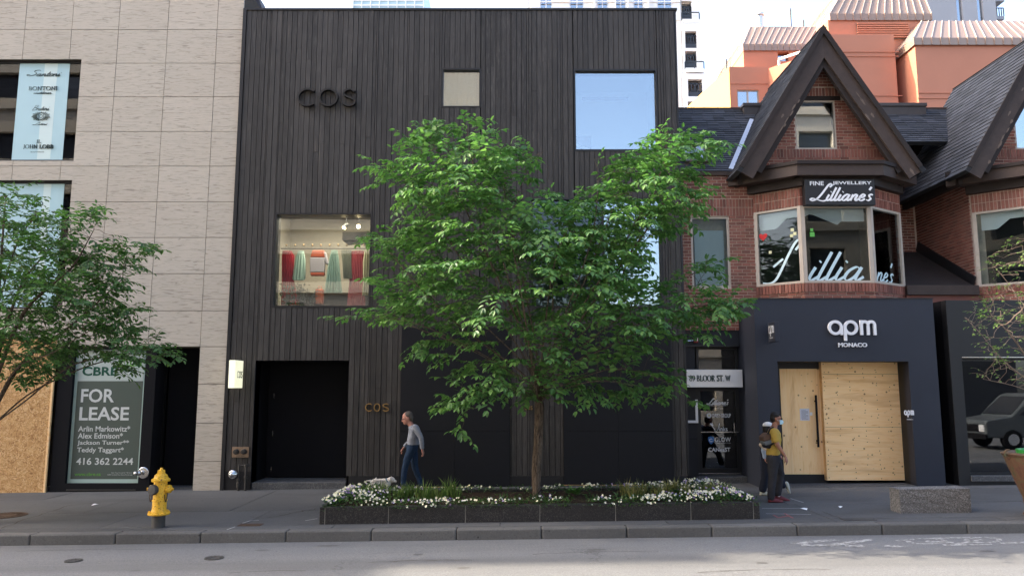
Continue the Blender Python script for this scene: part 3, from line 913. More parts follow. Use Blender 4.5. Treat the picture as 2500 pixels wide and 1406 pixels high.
# lease sign
M['lease'] = plain("dark green lease print", (0.070, 0.092, 0.077), 0.35, 0.5, var=0.12, scale=1)
M['lease_pale'] = plain("pale green lease print", (0.44, 0.50, 0.46), 0.35, 0.5, var=0.06, scale=1)
M['lease_border'] = plain("lease border", (0.40, 0.52, 0.47), 0.4, 0.4, var=0.06)
M['green_dark'] = plain("dark green letters", (0.006, 0.075, 0.045), 0.5)
M['green_lime'] = plain("lime letters", (0.12, 0.33, 0.05), 0.5)
M['print_white'] = plain("white print", (0.60, 0.62, 0.60), 0.5, var=0.04)
ys = YF + 0.118
ls = thing("lease_sign", (px2x(255), ys, zw0), "dark green for lease window sign with white lettering behind the yellow hydrant", "sign")
MB().box(xw0, xw1, ys - .004, ys, zw0, zw1).build("border", M['lease_border'], ls)
MB().box(xw0 + .07, xw1 - .07, ys - .006, ys - .004, zw0 + .09, zw1 - .02).build("sign_panel", M['lease'], ls)
zsp = at(260, 930, ys).z
MB().box(xw0 + .07, xw1 - .07, ys - .008, ys - .006, zsp, zw1 - .03).build("header_panel", M['lease_pale'], ls)
yq = ys - .010
def put(parent, txt, a, b, c, d, mat, bold=0.02, Y=None, depth=.001, name="lettering", split=False):
    mb = MB(); fn, w, hh = lay(a, b, c, d, Y or yq); sans(mb, txt, fn, w, hh, bold, depth)
    if not split: return mb.build(name, mat, parent)
    par = list(range(len(mb.v)))
    def find(i):
        while par[i] != i: par[i] = par[par[i]]; i = par[i]
        return i
    for f in mb.f:
        for i in f[1:]: par[find(i)] = find(f[0])
    isl = {}
    for f in mb.f: isl.setdefault(find(f[0]), []).append(f)
    for fs in isl.values():
        ids = sorted({i for f in fs for i in f}); k = {i: n for n, i in enumerate(ids)}
        m = MB(); m.add([mb.v[i] for i in ids], [tuple(k[i] for i in f) for f in fs]); m.build("letter", mat, parent)
put(ls, "CBRE", 201, 895, 287, 917, M['green_dark'], .03, split=True)
rt = rect(290, 878, 346, 894, yq)
MB().box(rt[0], rt[1], yq - .002, yq, rt[2], rt[3]).build("label_strip", M['green_lime'], ls)
put(ls, "RETAIL", 296, 880, 340, 891, M['print_white'], .02, yq - .004)
put(ls, "FOR", 198, 949, 279, 982, M['print_white'], .02, split=True)
put(ls, "LEASE", 194, 993, 315, 1026, M['print_white'], .02, split=True)
put(ls, "Arlin Markowitz*", 191, 1039, 318, 1053, M['print_white'], .015)
put(ls, "Alex Edmison*", 190, 1056, 300, 1070, M['print_white'], .015)
put(ls, "Jackson Turner**", 189, 1074, 315, 1088, M['print_white'], .015)
put(ls, "Teddy Taggart*", 188, 1091, 302, 1107, M['print_white'], .015)
put(ls, "416 362 2244", 186, 1117, 325, 1134, M['print_white'], .015)
put(ls, "www.cbre.ca", 182, 1153, 246, 1161, M['green_lime'], .01)
put(ls, "Sales Representative **Broker", 272, 1152, 322, 1155, M['print_white'], 0)
put(ls, "CBRE Limited, Real Estate Brokerage", 262, 1157, 323, 1160, M['print_white'], 0)
# unseen blocks added further left, outside the frame: their heights shape the street's shade
for i, (xa, xb, h) in enumerate(((-29.4, -22.2, 24.2), (-33, -29.5, 24.8), (-45, -33.1, 26.6), (-75, -45.1, 32))):
    b = thing("shade_block", ((xa + xb) / 2, YF, 0), ("grey", "brown", "taller dark", "tallest dark")[i] + " unseen block added beyond the left edge to shade the street", "building")
    hs = []
    k = xa + 1.2
    while k < xb - 1.6:
        for z in np.arange(4.6, h - 2, 3.2): hs.append((k, k + 1.4, z, z + 1.8))
        k += 2.6
    wall_mb(xa, xb, -1, h, hs, YF, YF + .3).build("wall", M['mortar'], b)
    MB().box(xa, xb, YF + .3, YF + 14, -1, h - .1).build("wall_core", M['room_dark'], b)

# ------------------------------------------------------------------ black timber shop in the middle
cxl = X_STONE_R
cxr = (at(1648, 30, YF).x + at(1685, 1170, YF).x) / 2
cz1 = at(1120, 27, YF).z
timber = thing("timber_clad_shop", ((cxl + cxr) / 2, YF, 0), "black charred timber shop with vertical boards and square windows behind the big tree", "building")
Wshop = rect(668, 520, 907, 751, YF); Wshop = (Wshop[0], Wshop[1], Wshop[2], Wshop[3])
Wsmall = rect(1078, 168, 1174, 264, YF)
Wbig = rect(1401, 170, 1606, 370, YF)
Wmid = rect(1292, 484, 1616, 751, YF)
Door = rect(618, 880, 850, 1200, YF); Door = (Door[0], Door[1], -0.3, Door[3])
Door = (at(625, 885, YF).x * .5 + at(612, 1190, YF).x * .5, at(851, 885, YF).x * .5 + at(845, 1180, YF).x * .5, -0.4, at(740, 880, YF).z)
H1 = rect(978, 800, 1245, 1187, YF); H2 = rect(1375, 800, 1641, 1187, YF)
H1 = (H1[0], H1[1], -0.4, H1[3]); H2 = (H2[0], H2[1], -0.4, H2[3])
holes = [Wshop, Wsmall, Wbig, Wmid, Door]
mb = wall_mb(cxl + .02, cxr - .02, -0.5, cz1 - .05, holes, YF + 0.03, YF + 0.35)
mb.box(cxl + .02, cxr - .02, YF + 4.5, YF + 14, -.5, cz1 - .05)
mb.box(cxl + .02, cxl + .3, YF + .35, YF + 4.5, -.5, cz1 - .05); mb.box(cxr - .3, cxr - .02, YF + .35, YF + 4.5, -.5, cz1 - .05)
mb.box(cxl + .3, cxr - .3, YF + .35, YF + 4.5, cz1 - .35, cz1 - .05)
mb.box(cxl + .3, cxr - .3, YF + .35, YF + 4.5, 3.55, 3.7)
mb.build("wall_core", M['timber_core'], timber)
MB().box(cxl, cxl + .085, YF - .05, YF + .03, -.3, cz1).build("corner_trim", M['black_metal'], timber)
MB().box(cxr - .045, cxr, YF - .02, YF + .03, -.1, cz1).build("corner_trim", M['black_metal'], timber)
MB().box(cxl - .0, cxr + .03, YF - .045, YF + .6, cz1, cz1 + .05).build("coping", M['black_metal'], timber)
# plinth (kick plate) under the boards
zkick = at(900, 1161, YF).z
for a, b in ((px2x(851, 1175), px2x(978, 1175)), (px2x(1245, 1175), px2x(1376, 1175)), (px2x(1641, 1175), cxr)):
    MB().box(a + .002, b - .002, YF - .02, YF + .03, -.25, zkick).build("kick_plate", M['black_metal'], timber)
a, b = cxl + .085, Door[0]
MB().box(a, b - .002, YF - .015, YF + .03, -.3, at(580, 1150, YF).z).build("kick_plate", M['black_metal'], timber)
x = cxl + .09
ncol = 84
pw = (cxr - .05 - x) / ncol
allh = holes + [H1, H2]
count = 0
for i in range(ncol):
    a, b = x + i * pw, x + (i + 1) * pw
    zb = zkick if a > Door[1] - .05 else at(580, 1150, YF).z
    for (p, q, r_, s) in wall_cells(a, b, zb, cz1, [h for h in allh if h[0] < b and h[1] > a]):
        if q - p < 0.02 or s - r_ < .04: continue
        cuts = [r_]
        if s - r_ > 3.2 and q - p > .09:
            z = r_ + rng.uniform(1.4, 4.4)
            while z < s - 1.0:
                cuts.append(z); z += rng.uniform(3.4, 5.4)
        cuts.append(s)
        for c, d in zip(cuts, cuts[1:]):
            e = rng.uniform(-0.005, 0.005)
            MB().box(p + .0055, q - .0055, YF - .022 + e, YF + .03, c + .002, d - .002).build("plank", M['timber'], timber)
            count += 1
def deep_frame(h, w, d0, d1, parent=timber):
    return frame_mb(h[0], h[1], h[2], h[3], w, YF - d0, YF + d1).build("window_frame", M['black_metal'], parent)
def cos_window(h, glass, w=.055, dep=.06):
    f = deep_frame(h, w, .03, .32)
    MB().box(h[0] + w, h[1] - w, YF + dep, YF + dep + .012, h[2] + w, h[3] - w).build("pane", glass, f)
    return f
cos_window(Wshop, M['glass_shop'], .045); cos_window(Wsmall, M['glass_blue'], .04); cos_window(Wbig, M['glass_blue'], .045); fm = deep_frame(Wmid, .045, .03, .32)
# rooms behind
def room(h, depth, mat, sides=True, parent=timber, m=.0, yb=YF + .34):
    r = MB(); x0, x1, z0, z1 = h[0] - m, h[1] + m, h[2] - m, h[3] + m
    y1 = yb + depth
    r.box(x0, x1, y1, y1 + .05, z0, z1)
    r.box(x0 - .05, x0, yb, y1 + .05, z0, z1); r.box(x1, x1 + .05, yb, y1 + .05, z0, z1)
    r.box(x0 - .05, x1 + .05, yb, y1 + .05, z1, z1 + .05); r.box(x0 - .05, x1 + .05, yb, y1 + .05, z0 - .05, z0)
    return r.build("room_wall", mat, parent)
room(Wshop, 2.6, M['room'], m=.5)
room(Wbig, 1.2, M['room_white'], m=.03); room(Wmid, 1.2, M['room_white'], m=.03)
pl_ = MB()
for k in range(26):
    x = Wsmall[0] + .05 + (Wsmall[1] - Wsmall[0] - .10) * k / 26; w_ = (Wsmall[1] - Wsmall[0] - .10) / 26
    d_ = rng.uniform(.0, .035)
    pl_.add([(x, YF + .15 + d_, Wsmall[2] + .05), (x + w_ / 2, YF + .19 + d_, Wsmall[2] + .05), (x + w_, YF + .15 + d_, Wsmall[2] + .05), (x, YF + .15 + d_, Wsmall[3] - .04), (x + w_ / 2, YF + .19 + d_, Wsmall[3] - .04), (x + w_, YF + .15 + d_, Wsmall[3] - .04)], [(0, 1, 4, 3), (1, 2, 5, 4)])
pl_.build("blind", M['room_white'], timber)
xa_, za_ = Wbig[0], Wbig[2]
MB().box(xa_ + .3, xa_ + 1.5, YF + .9, YF + 1.0, Wbig[3] - .42, Wbig[3] - .36).build("lamp_bar", M['iron'], timber)
MB().box(xa_ + .05, xa_ + .55, YF + 1.2, YF + 1.3, za_ + .05, za_ + .8).build("partition", M['apm'], timber)
MB().bar((xa_ + .05, YF + .8, za_ + .45), (xa_ + .9, YF + .8, za_ + .12), .03, .05).build("handrail", M['white'], timber)
mdx = Wmid[0] + (Wmid[1] - Wmid[0]) * .56
MB().box(Wmid[0] + .045, mdx - .03, YF + .06, YF + .072, Wmid[2] + .045, Wmid[3] - .045).build("pane", M['glass_dim'], fm)
MB().box(mdx + .03, Wmid[1] - .045, YF + .06, YF + .072, Wmid[2] + .045, Wmid[3] - .045).build("pane", M['glass_blue'], fm)
MB().box(Wmid[0] + .05, mdx - .04, YF + .5, YF + .55, Wmid[2] + .9, Wmid[3]).build("dark_screen", M['room_dark'], timber)
MB().box(mdx - .03, mdx + .03, YF + .05, YF + .12, Wmid[2], Wmid[3]).build("mullion", M['black_metal'], timber)
# entrance recess
d0, d1 = Door[0], Door[1]
zstep = 0.09
db = MB(); yr = YF + 0.95
db.box(d0, d1, yr + .06, yr + .12, zstep, Door[3]); db.box(d0 - .02, d0, YF + .0, yr + .06, zstep - .3, Door[3]); db.box(d1, d1 + .02, YF + 0, yr + .06, zstep - .3, Door[3])
db.box(d0, d1, YF + 0.0, yr + .06, Door[3], Door[3] + .02)
db.build("recess_wall", M['black_matte'], timber)
dr = MB().box(d0 + .05, d1 - .05, yr, yr + .055, zstep + .02, Door[3] - .06).build("door", M['black_matte'], timber, bevel=.004)
for pz in (1057, 966, 1145):
    z = at(650, pz, yr).z
    MB().box(d0 + .16, d0 + .175, yr - .02, yr, z - .06, z + .06).build("hinge", M['chrome'], dr)
MB().box(d0 + .02, d1, YF + .0, yr + .06, -.4, zstep).build("doorstep", M['step'], timber, bevel=.008)
# painted plywood hoarding in front of the ground floor glazing
hg = "black painted plywood hoardings of the timber shop"
for h, lab in ((H1, "black painted plywood hoarding behind the walking man, left of the tree trunk"), (H2, "black painted plywood hoarding right of the tree trunk, beside the glass street door")):
    x0, x1 = h[0], h[1]
    t_ = thing("plywood_hoarding", ((x0 + x1) / 2, YF, gz(0)), lab, "hoarding", hg)
    zb = gz((x0 + x1) / 2) + .015; zm = at(1120, 1052, YF).z
    xm = (x0 + x1) / 2
    for (a, b) in ((x0, xm), (xm, x1)):
        for (c, d) in ((zb, zm), (zm, h[3])):
            MB().box(a + .002, b - .002, YF - .045 + rng.uniform(-.003, .003), YF - .02, c + .003, d - .003).build("board", M['hoard'], t_)
    MB().box(x0, x1, YF - .02, YF + .02, zb - .012, zb - .002).build("bottom_batten", M['ply'], t_)
# big dark letters and the small brass letters
def cos_letters(pxs, Y0, depth, stroke, mat, pytop, pybot, parent=timber, rail=True):
    C = arc(.5, .5, .5, .5, 48, 312, 26); O = arc(.5, .5, .5, .5, 0, 360, 32)
    S = [np.array(p) for p in spline([(.82, .86), (.55, 1.0), (.22, .88), (.20, .66), (.5, .50), (.80, .34), (.78, .10), (.45, .0), (.14, .14)], 5)]
    for (a, b), L in zip(pxs, (C, O, S)):
        h = rect(a, pytop, b, pybot, Y0)
        w, hh = h[1] - h[0], h[3] - h[2]
        mb = MB(); ribbons(mb, strokes_2d(fit([L], w - stroke, hh - stroke), stroke), lambda u, v, d, h=h: Vector((h[0] + u + stroke / 2, Y0 - d, h[2] + v + stroke / 2)), depth)
        mb.build("letter", mat, parent)
M['letter_black'] = plain("black enamel letter", (0.010, 0.010, 0.011), 0.35, 0.5)
cos_letters(((728, 770), (780, 827), (837, 870)), YF - .025, .10, .045, M['letter_black'], 219, 263)
cos_letters(((892, 909), (913, 929), (934, 950)), YF - .025, .045, .022, M['brass'], 984, 1004)
put(timber, "cos", 1281, 990, 1300, 1000, M['brass'], .0, YF - .026, .03, split=True)
# lit blade sign at the left edge
bx0 = at(558, 913, 17.42).x; bx1 = bx0 + .15
zb0, zb1 = at(570, 947, 17.45).z, at(570, 879, 17.45).z
M['lightbox'] = None
def mat_lightbox():
    t = NT("lit acrylic")
    p = t.bsdf((0.72, 0.72, 0.62), 0.4, 0.4)
    p.inputs["Emission Color"].default_value = (0.95, 0.93, 0.62, 1); p.inputs["Emission Strength"].default_value = 0.16
    return t.done(p)
M['lightbox'] = mat_lightbox()
bs = thing("lightbox_sign", ((bx0 + bx1) / 2, 17.7, zb0), "lit cream box sign sticking out of the left corner of the timber shop", "sign")
MB().box(bx0, bx1, 17.42, 17.93, zb0, zb1).build("light_box", M['lightbox'], bs, bevel=.008)
MB().box(bx0 + .04, bx1 - .04, 17.93, YF - .02, zb0 + .2, zb0 + .28).box(bx0 + .04, bx1 - .04, 17.93, YF - .02, zb1 - .28, zb1 - .2).build("bracket", M['black_metal'], bs)
mp = Map2D((bx1 + .001, 17.55, zb0 + .24), (0, 1, 0), (0, 0, 1))
mb = MB()
ribbons(mb, strokes_2d([[p * (.10, .14) + (0, 0) for p in arc(.5, .5, .5, .5, 48, 312, 18)], [p * (.10, .14) + (.12, 0) for p in arc(.5, .5, .5, .5, 0, 360, 20)],
        [np.array(p) * (.09, .14) + (.245, 0) for p in spline([(.82, .86), (.55, 1.0), (.22, .88), (.20, .66), (.5, .50), (.80, .34), (.78, .10), (.45, .0), (.14, .14)], 4)]], .022), mp, .003)
mb.build("lettering", M['ink'], bs)
# fire department connection and standpipe beside the door
fx0, fx1, fz0, fz1 = rect(567, 1090, 608, 1116, YF - .03)
fd = thing("fire_hose_inlet", ((fx0 + fx1) / 2, YF, fz0), "bronze wall plate with two round hose inlets left of the black door", "hose inlet")
MB().box(fx0, fx1, YF - .05, YF - .022, fz0, fz1).build("plate", M['copper'], fd, bevel=.004)
for k in (.27, .73):
    xx = fx0 + (fx1 - fx0) * k
    MB().lathe([(.062, 0), (.062, .05), (.05, .06), (.05, .09), (.02, .095)], (xx, YF - .05, (fz0 + fz1) / 2 + .01), 16, (0, -1, 0)).build("inlet", M['iron'], fd)
mb = MB(); sans(mb, "AUTO SPKR", Map2D((fx0 + .1, YF - .051, fz0 + .02)), .2, .03, 0, .001); mb.build("lettering", M['ink'], fd)
sp = thing("standpipe", (at(582, 1195, 17.85).x, 17.85, gz(-6.5)), "two grey standpipes with a shiny round gong at the foot of the timber wall", "pipe")
xa, xb = at(583, 1165, 17.85).x, at(600, 1165, 17.85).x
zt = at(585, 1133, 17.85).z
mb = MB(); g = gz(xa)
mb.tube([(xa, 17.85, g), (xa, 17.85, zt)], .027, 8); mb.tube([(xb, 17.85, g), (xb, 17.85, zt - .02), (xb, 17.95, zt - .02)], .03, 8); mb.tube([(xa, 17.85, zt - .03), (xb + .07, 17.85, zt - .03)], .022, 8)
for xx, zz in ((xa, g + .1), (xa, g + .16), (xb, g + .3), (xb, zt - .03), (xa, zt - .35)): mb.lathe([(.045, -.03), (.05, 0), (.045, .03)], (xx, 17.85, zz), 10)
mb.build("pipe", M['iron'], sp, smooth=False)
zc = at(567, 1158, 17.8).z; xg = at(567, 1158, 17.8).x
mb = MB(); mb.lathe([(.02, 0), (.105, .01), (.112, .03), (.09, .06), (.05, .08), (.045, .12), (.01, .125)], (xg, 17.86, zc), 20, (0, -1, 0)); mb.tube([(xg, 17.84, zc), (xa, 17.85, zc + .02)], .02, 8)
mb.build("gong", M['chrome'], sp, smooth=True)
gx_, gzv = at(349, 1154, YF).x, at(349, 1154, YF).z
wb = thing("wall_gong", (gx_, YF, gzv), "round polished metal wall fitting just above the yellow hydrant", "wall fitting")
MB().lathe([(.125, 0), (.13, .012), (.12, .02), (.02, .022)], (gx_, YF + .02, gzv), 24, (0, -1, 0)).build("rosette", M['chrome'], wb, smooth=False)
MB().lathe([(.035, 0), (.04, .06), (.055, .07), (.055, .12), (.035, .13), (.03, .18), (.045, .19), (.045, .22), (.01, .225)], (gx_ - .02, YF, gzv), 14, (-.35, -1, .05)).build("spout", M['chrome'], wb, smooth=True)

# clothes and lamps inside the shop window
def cloth(name, label, cat, pts_px, Y, mat, group=None, folds=5, th=.10, parts=None):
    """hanging garment: an outline from top to hem given as rows (py, left, right); pleated, double sided"""
    rows = []
    for py, l, r in pts_px: rows.append((at(l, py, Y).x, at(r, py, Y).x, at((l + r) / 2, py, Y).z))
    n = folds * 4
    mb = MB(); vs, fs = [], []
    for side in (0, 1):
        for k, (a, b, z) in enumerate(rows):
            amp = th * (.35 + .65 * k / max(1, len(rows) - 1))
            for i in range(n + 1):
                u = i / n
                edge = math.sin(math.pi * u) ** .5
                y = Y + (1 if side else -1) * edge * .05 + amp * .4 * math.sin(u * folds * 2 * math.pi + k * .25) * edge
                vs.append((a + (b - a) * u, y, z))
    m = (n + 1) * len(rows)
    for side in (0, 1):
        for k in range(len(rows) - 1):
            for i in range(n):
                q = (side * m + k * (n + 1) + i, side * m + k * (n + 1) + i + 1, side * m + (k + 1) * (n + 1) + i + 1, side * m + (k + 1) * (n + 1) + i)
                fs.append(q if side else q[::-1])
    mb.add(vs, fs)
    return mb.build(name, mat, None, True, label=label, cat=cat, group=group)
M['c_red'] = plain("deep red cloth", (0.34, 0.035, 0.05), 0.9, .1, var=.2)
M['c_pink'] = plain("rose cloth", (0.40, 0.09, 0.11), 0.9, .1, var=.2)
M['c_mint'] = plain("mint cloth", (0.36, 0.50, 0.45), 0.9, .1, var=.15)
M['c_lilac'] = plain("lilac grey cloth", (0.50, 0.46, 0.52), 0.9, .1, var=.1)
M['c_coral'] = plain("coral cloth", (0.52, 0.13, 0.08), 0.9, .1, var=.1)
M['c_grey'] = plain("grey green cloth", (0.20, 0.21, 0.18), 0.9, .1, var=.15)
M['c_beige'] = plain("olive beige cloth", (0.42, 0.40, 0.28), 0.9, .1, var=.15)
M['c_orange'] = plain("orange leather", (0.55, 0.10, 0.03), 0.5, .3, var=.15)
YC = YF + 1.3
gr = "clothes hanging in the shop window"
tb_ = rect(686, 716, 908, 760, YC + .5); dtb = thing("display_table", (tb_[0] + 1, YC + .5, tb_[2]), "dark wooden display table along the bottom of the shop window", "table")
MB().box(tb_[0], tb_[1], YC + .35, YC + .9, tb_[3] - .06, tb_[3]).build("table_top", M['brown_paint'], dtb); MB().box(tb_[0] + .05, tb_[1] - .05, YC + .4, YC + .85, tb_[2] - .3, tb_[3] - .06).build("table_base", M['brown_dark'], dtb)
cloth("dress", "deep red pleated dress at the left end of the shop window rail", "dress", [(613,690,712),(625,688,719),(680,688,717),(745,686,732)], YC, M['c_red'], gr, 7)
cloth("shirt", "short mint shirt beside the red dress at the left of the rail", "shirt", [(613,727,742),(635,720,746),(680,714,746),(684,716,742)], YC - .1, M['c_mint'], gr, 4)
sw = thing("knitted_top", (at(774, 670, YC).x, YC, at(774, 675, YC).z), "coral and lilac knitted top facing out from the middle of the rail", "top", gr)
def slab_cloth(py0, l0, r0, py1, l1, r1, mat, nm, y=YC - .15):
    mb = MB()
    a, b, c, d = at(l0, py0, y), at(r0, py0, y), at(r1, py1, y), at(l1, py1, y)
    for P in (a, b, c, d): P.y = y
    mb.prism([d, c, b, a], (0, .12, 0)); mb.build(nm, mat, sw, bevel=.02)
slab_cloth(611, 762, 790, 628, 757, 793, M['c_coral'], "yoke"); slab_cloth(628, 756, 793, 665, 756, 791, M['c_lilac'], "body"); slab_cloth(665, 757, 792, 673, 758, 790, M['c_coral'], "hem"); slab_cloth(615, 790, 795, 645, 795, 802, M['c_lilac'], "sleeve")
cloth("gown", "long mint gown with wide sleeves, palest garment on the rail", "gown", [(611,809,824),(635,803,828),(660,799,830),(715,791,836)], YC - .2, M['c_mint'], gr, 6, .14)
cloth("trousers", "grey green trousers hanging right of the mint gown", "trousers", [(611,832,858),(640,836,858),(680,838,860)], YC, M['c_grey'], gr, 6)
cloth("dress", "dark red pleated dress near the right end of the rail", "dress", [(613,858,890),(640,858,888),(690,852,890),(746,847,892)], YC + .05, M['c_pink'], gr, 8)
cloth("jacket", "olive beige jacket at the right end of the rail", "jacket", [(612,890,902),(640,886,904),(690,886,902),(722,884,900)], YC - .15, M['c_beige'], gr, 3)
bg_ = thing("orange_bag", (at(780, 744, YC).x, YC, at(780, 744, YC).z), "orange leather bag standing below the knitted top", "bag")
h = rect(771, 706, 790, 744, YC - .2)
MB().box(h[0], h[1], YC - .3, YC - .1, h[2], h[3]).build("body", M['c_orange'], bg_, bevel=.04)
MB().tube([(h[0] + .05, YC - .2, h[3] - .02), (h[0] + .06, YC - .2, h[3] + .07), (h[1] - .06, YC - .2, h[3] + .07), (h[1] - .05, YC - .2, h[3] - .02)], .008, 6).build("handle", M['c_orange'], bg_)
rl = thing("clothes_rail", (at(790, 605, YC).x, YC, at(790, 605, YC).z), "dark clothes rail with round ceiling knobs across the shop window", "rail")
a, b = at(686, 607, YC), at(908, 607, YC)
MB().tube([(a.x, YC, a.z), (b.x + .4, YC, a.z)], .015, 8).build("bar", M['black_metal'], rl)
for px in range(700, 905, 21):
    p = at(px, 599, YC)
    MB().ball((p.x, YC - .02, p.z), .03, nu=8, nv=6).build("knob", M['brass'], rl)
MB().box(at(838, 575, YC).x, Wshop[1] + .3, YC - .1, YC + .6, at(838, 588, YC).z, at(838, 568, YC).z).build("rail_soffit", M['room_dark'], rl)
# glowing spotlights
M['bulb'] = mat_emit("warm lamp lens", (1.0, 0.72, 0.38), 14)
for px, py, aim, lab in ((840, 556, (-.5, -.6, -.8), "dark track spotlight, the left one of the two lit lamps in the shop window"), (875, 553, (.05, -1, -.25), "glaring track spotlight, the right one of the two lit lamps in the shop window")):
    p = at(px, py, YF + 1.0)
    tl = thing("track_spotlight", p, lab, "spotlight")
    ax = Vector(aim).normalized()
    MB().lathe([(.035, -.16), (.05, -.12), (.055, 0)], p, 14, ax).build("housing", M['black_metal'], tl)
    MB().lathe([(.046, .0), (.046, .006)], p + ax * .001, 14, ax).build("lens", M['bulb'], tl)
    MB().tube([p - ax * .1, p - ax * .1 + Vector((0, 0, .35))], .012, 6).build("stem", M['black_metal'], tl)
lp = bpy.data.lights.new("shop_lamp", 'AREA'); lp.energy = 55; lp.color = (1.0, 0.82, 0.60); lp.size = 1.6
lo = bpy.data.objects.new("shop_lamp", lp); COL.objects.link(lo); lo.location = ((Wshop[0] + Wshop[1]) / 2, YF + 0.9, Wshop[3] + .42)
# dried twig arrangement behind the glass
vz = thing("dried_twigs", (at(715, 748, YF + .9).x, YF + .9, Wshop[2] - .3), "dark dry twig arrangement in the lower left of the shop window", "plant")
mb = MB(); lf = MB()
for k in range(46):
    px0 = rng.uniform(690, 770)
    p = at(px0, 752, YF + .9); q = at(px0 + rng.uniform(-18, 18), rng.uniform(688, 728), YF + .9 + rng.uniform(-.15, .2))
    m_ = (p + q) / 2 + Vector((rng.uniform(-.05, .05), 0, .05))
    mb.tube([p, m_, q], [.005, .004, .002], 4)
    for j in range(7):
        t_ = rng.uniform(.3, 1); c = p.lerp(q, t_) + Vector((rng.uniform(-.06, .06), rng.uniform(-.05, .05), rng.uniform(-.04, .06)))
        s = rng.uniform(.012, .03); lf.add([c + Vector((-s, 0, 0)), c + Vector((0, .01, -s)), c + Vector((s, 0, .006)), c + Vector((0, -.01, s))], [(0, 1, 2, 3)])
mb.build("twig", M['soil'], vz); o = lf.build("seed_heads", M['c_grey'], vz); o["kind"] = "stuff"
# small roof structures visible above the coping
rs = thing("roof_screen", (cxl + .6, YF + 1.4, cz1), "grey slanted roof screen at the top left corner of the timber shop", "roof screen")
yy = YF + 1.2
a = [at(597, 40, yy), at(640, 40, yy), at(640, 22, yy), at(629, -12, yy), at(597, -12, yy)]
MB().prism([Vector((p.x, yy, p.z)) for p in a][::-1], (0, .6, 0)).build("screen_panel", M['apm'], rs)

# ------------------------------------------------------------------ brick houses with bay window and steep gable
BW, BH, BG = 0.203, 0.064, 0.015      # brick length, height, joint
class BrickWall:
    """collects bricks laid on planes; the largest in view become single parts, the rest one mesh"""
    def __init__(self): self.items = []
    def run(self, O, U, w, z0, z1, inside=None, soldier=False, out=0.012, prio=0.0):
        O, U = Vector(O), Vector(U).normalized(); N = U.cross(Vector((0, 0, 1)))
        L, Hh = (BH, BW) if soldier else (BW, BH)
        pz = z0
        row = 0
        while pz < z1 - .02:
            h = min(Hh, z1 - pz - .002)
            x = 0.0 if (row % 2 == 0 or soldier) else -L / 2 - BG / 2
            while x < w - .01:
                a, b = max(x, 0), min(x + L, w)
                if b - a > .02:
                    ok = True
                    if inside:
                        iv = inside((a + b) / 2, pz + h / 2, b - a, h)
                        ok = iv is not False
                        if isinstance(iv, tuple): a, b = iv
                    if ok and b - a > .02:
                        self.items.append((O + U * a + Vector((0, 0, pz - O.z)), U, N, b - a, h, out + rng.uniform(-.003, .003), prio + rng.random()))
                x += L + BG
            pz += Hh + BG; row += 1
    def build(self, parent, n_single):
        self.items.sort(key=lambda i: -i[6])
        cache = {}
        for p, U, N, w, h, o, _ in self.items[:n_single]:
            key = (round(w, 2), round(h, 3), round(U.x, 3), round(U.y, 3))
            if key not in cache:
                mb = MB()
                c = [Vector((0, 0, 0)) - N * .02, U * w - N * .02, U * w + N * .012, N * .012]
                mb.prism([c[0], c[3], c[2], c[1]][::-1], (0, 0, h)); cache[key] = mesh_of(mb, M['brick_one'], "brick")
            piece("brick", cache[key], p + N * (o - .012), parent)
        mb = MB()
        for p, U, N, w, h, o, _ in self.items[n_single:]:
            c = [p - N * .02, p + U * w - N * .02, p + U * w + N * o, p + N * o]
            mb.prism([c[0], c[3], c[2], c[1]][::-1], (0, 0, h))
        if mb.v:
            ob = mb.build("brickwork", M['brick'], parent); ob["kind"] = "stuff"
def mat_shingle():
    t = NT("slate grey shingle")
    r = t.rnd(True)
    c = t.mix((0.020, 0.021, 0.025), (0.058, 0.062, 0.074), r)
    n = t.noise(t.coord("World"), 60, 3, 0.7)
    c = t.mix(c, (0.085, 0.088, 0.095), t.ramp(n, [(0.55, 0.0), (0.75, 0.5)]))
    return t.done(t.bsdf(c, 0.75, 0.4, 0, n, 0.4, 0.005))
M['shingle'] = mat_shingle()
def shingle_roof(A, B, C, D, parent, name="roof", course=0.14, tab=0.30, clip=None):
    """A-B lower edge, D-C upper edge; overlapping courses of shingle tabs over a deck"""
    A, B, C, D = map(Vector, (A, B, C, D))
    N = (B - A).cross(D - A).normalized()
    dk = MB(); dk.prism([A - N * .005, B - N * .005, C - N * .005, D - N * .005], -N * .09); deck = dk.build(name, M['roof_sheet'], parent)
    n = max(2, int((D - A).length / course))
    mb = MB()
    for k in range(n):
        t0, t1 = k / n, min(1.0, (k + 1.25) / n)
        a0, b0, a1, b1 = A.lerp(D, t0), B.lerp(C, t0), A.lerp(D, t1), B.lerp(C, t1)
        L = (b0 - a0).length
        m = max(1, int(L / tab)); off = rng.random() * .5
        us = sorted({0.0, 1.0} | {(i + off) / m for i in range(m) if 0.01 < (i + off) / m < .99})
        for u0, u1 in zip(us, us[1:]):
            j = rng.uniform(0, .006)
            e = .003 / max(L, .01)
            p0, p1 = a0.lerp(b0, u0 + e), a0.lerp(b0, u1 - e); q0, q1 = a1.lerp(b1, u0 + e), a1.lerp(b1, u1 - e)
            h0, h1 = N * (.020 + j), N * .004
            mb.add([p0, p1, p0 + h0, p1 + h0, q0 + h1, q1 + h1], [(0, 1, 3, 2), (2, 3, 5, 4), (0, 2, 4), (1, 5, 3)])
    s = mb.build("shingles", M['shingle'], parent); s["kind"] = "stuff"
    return deck

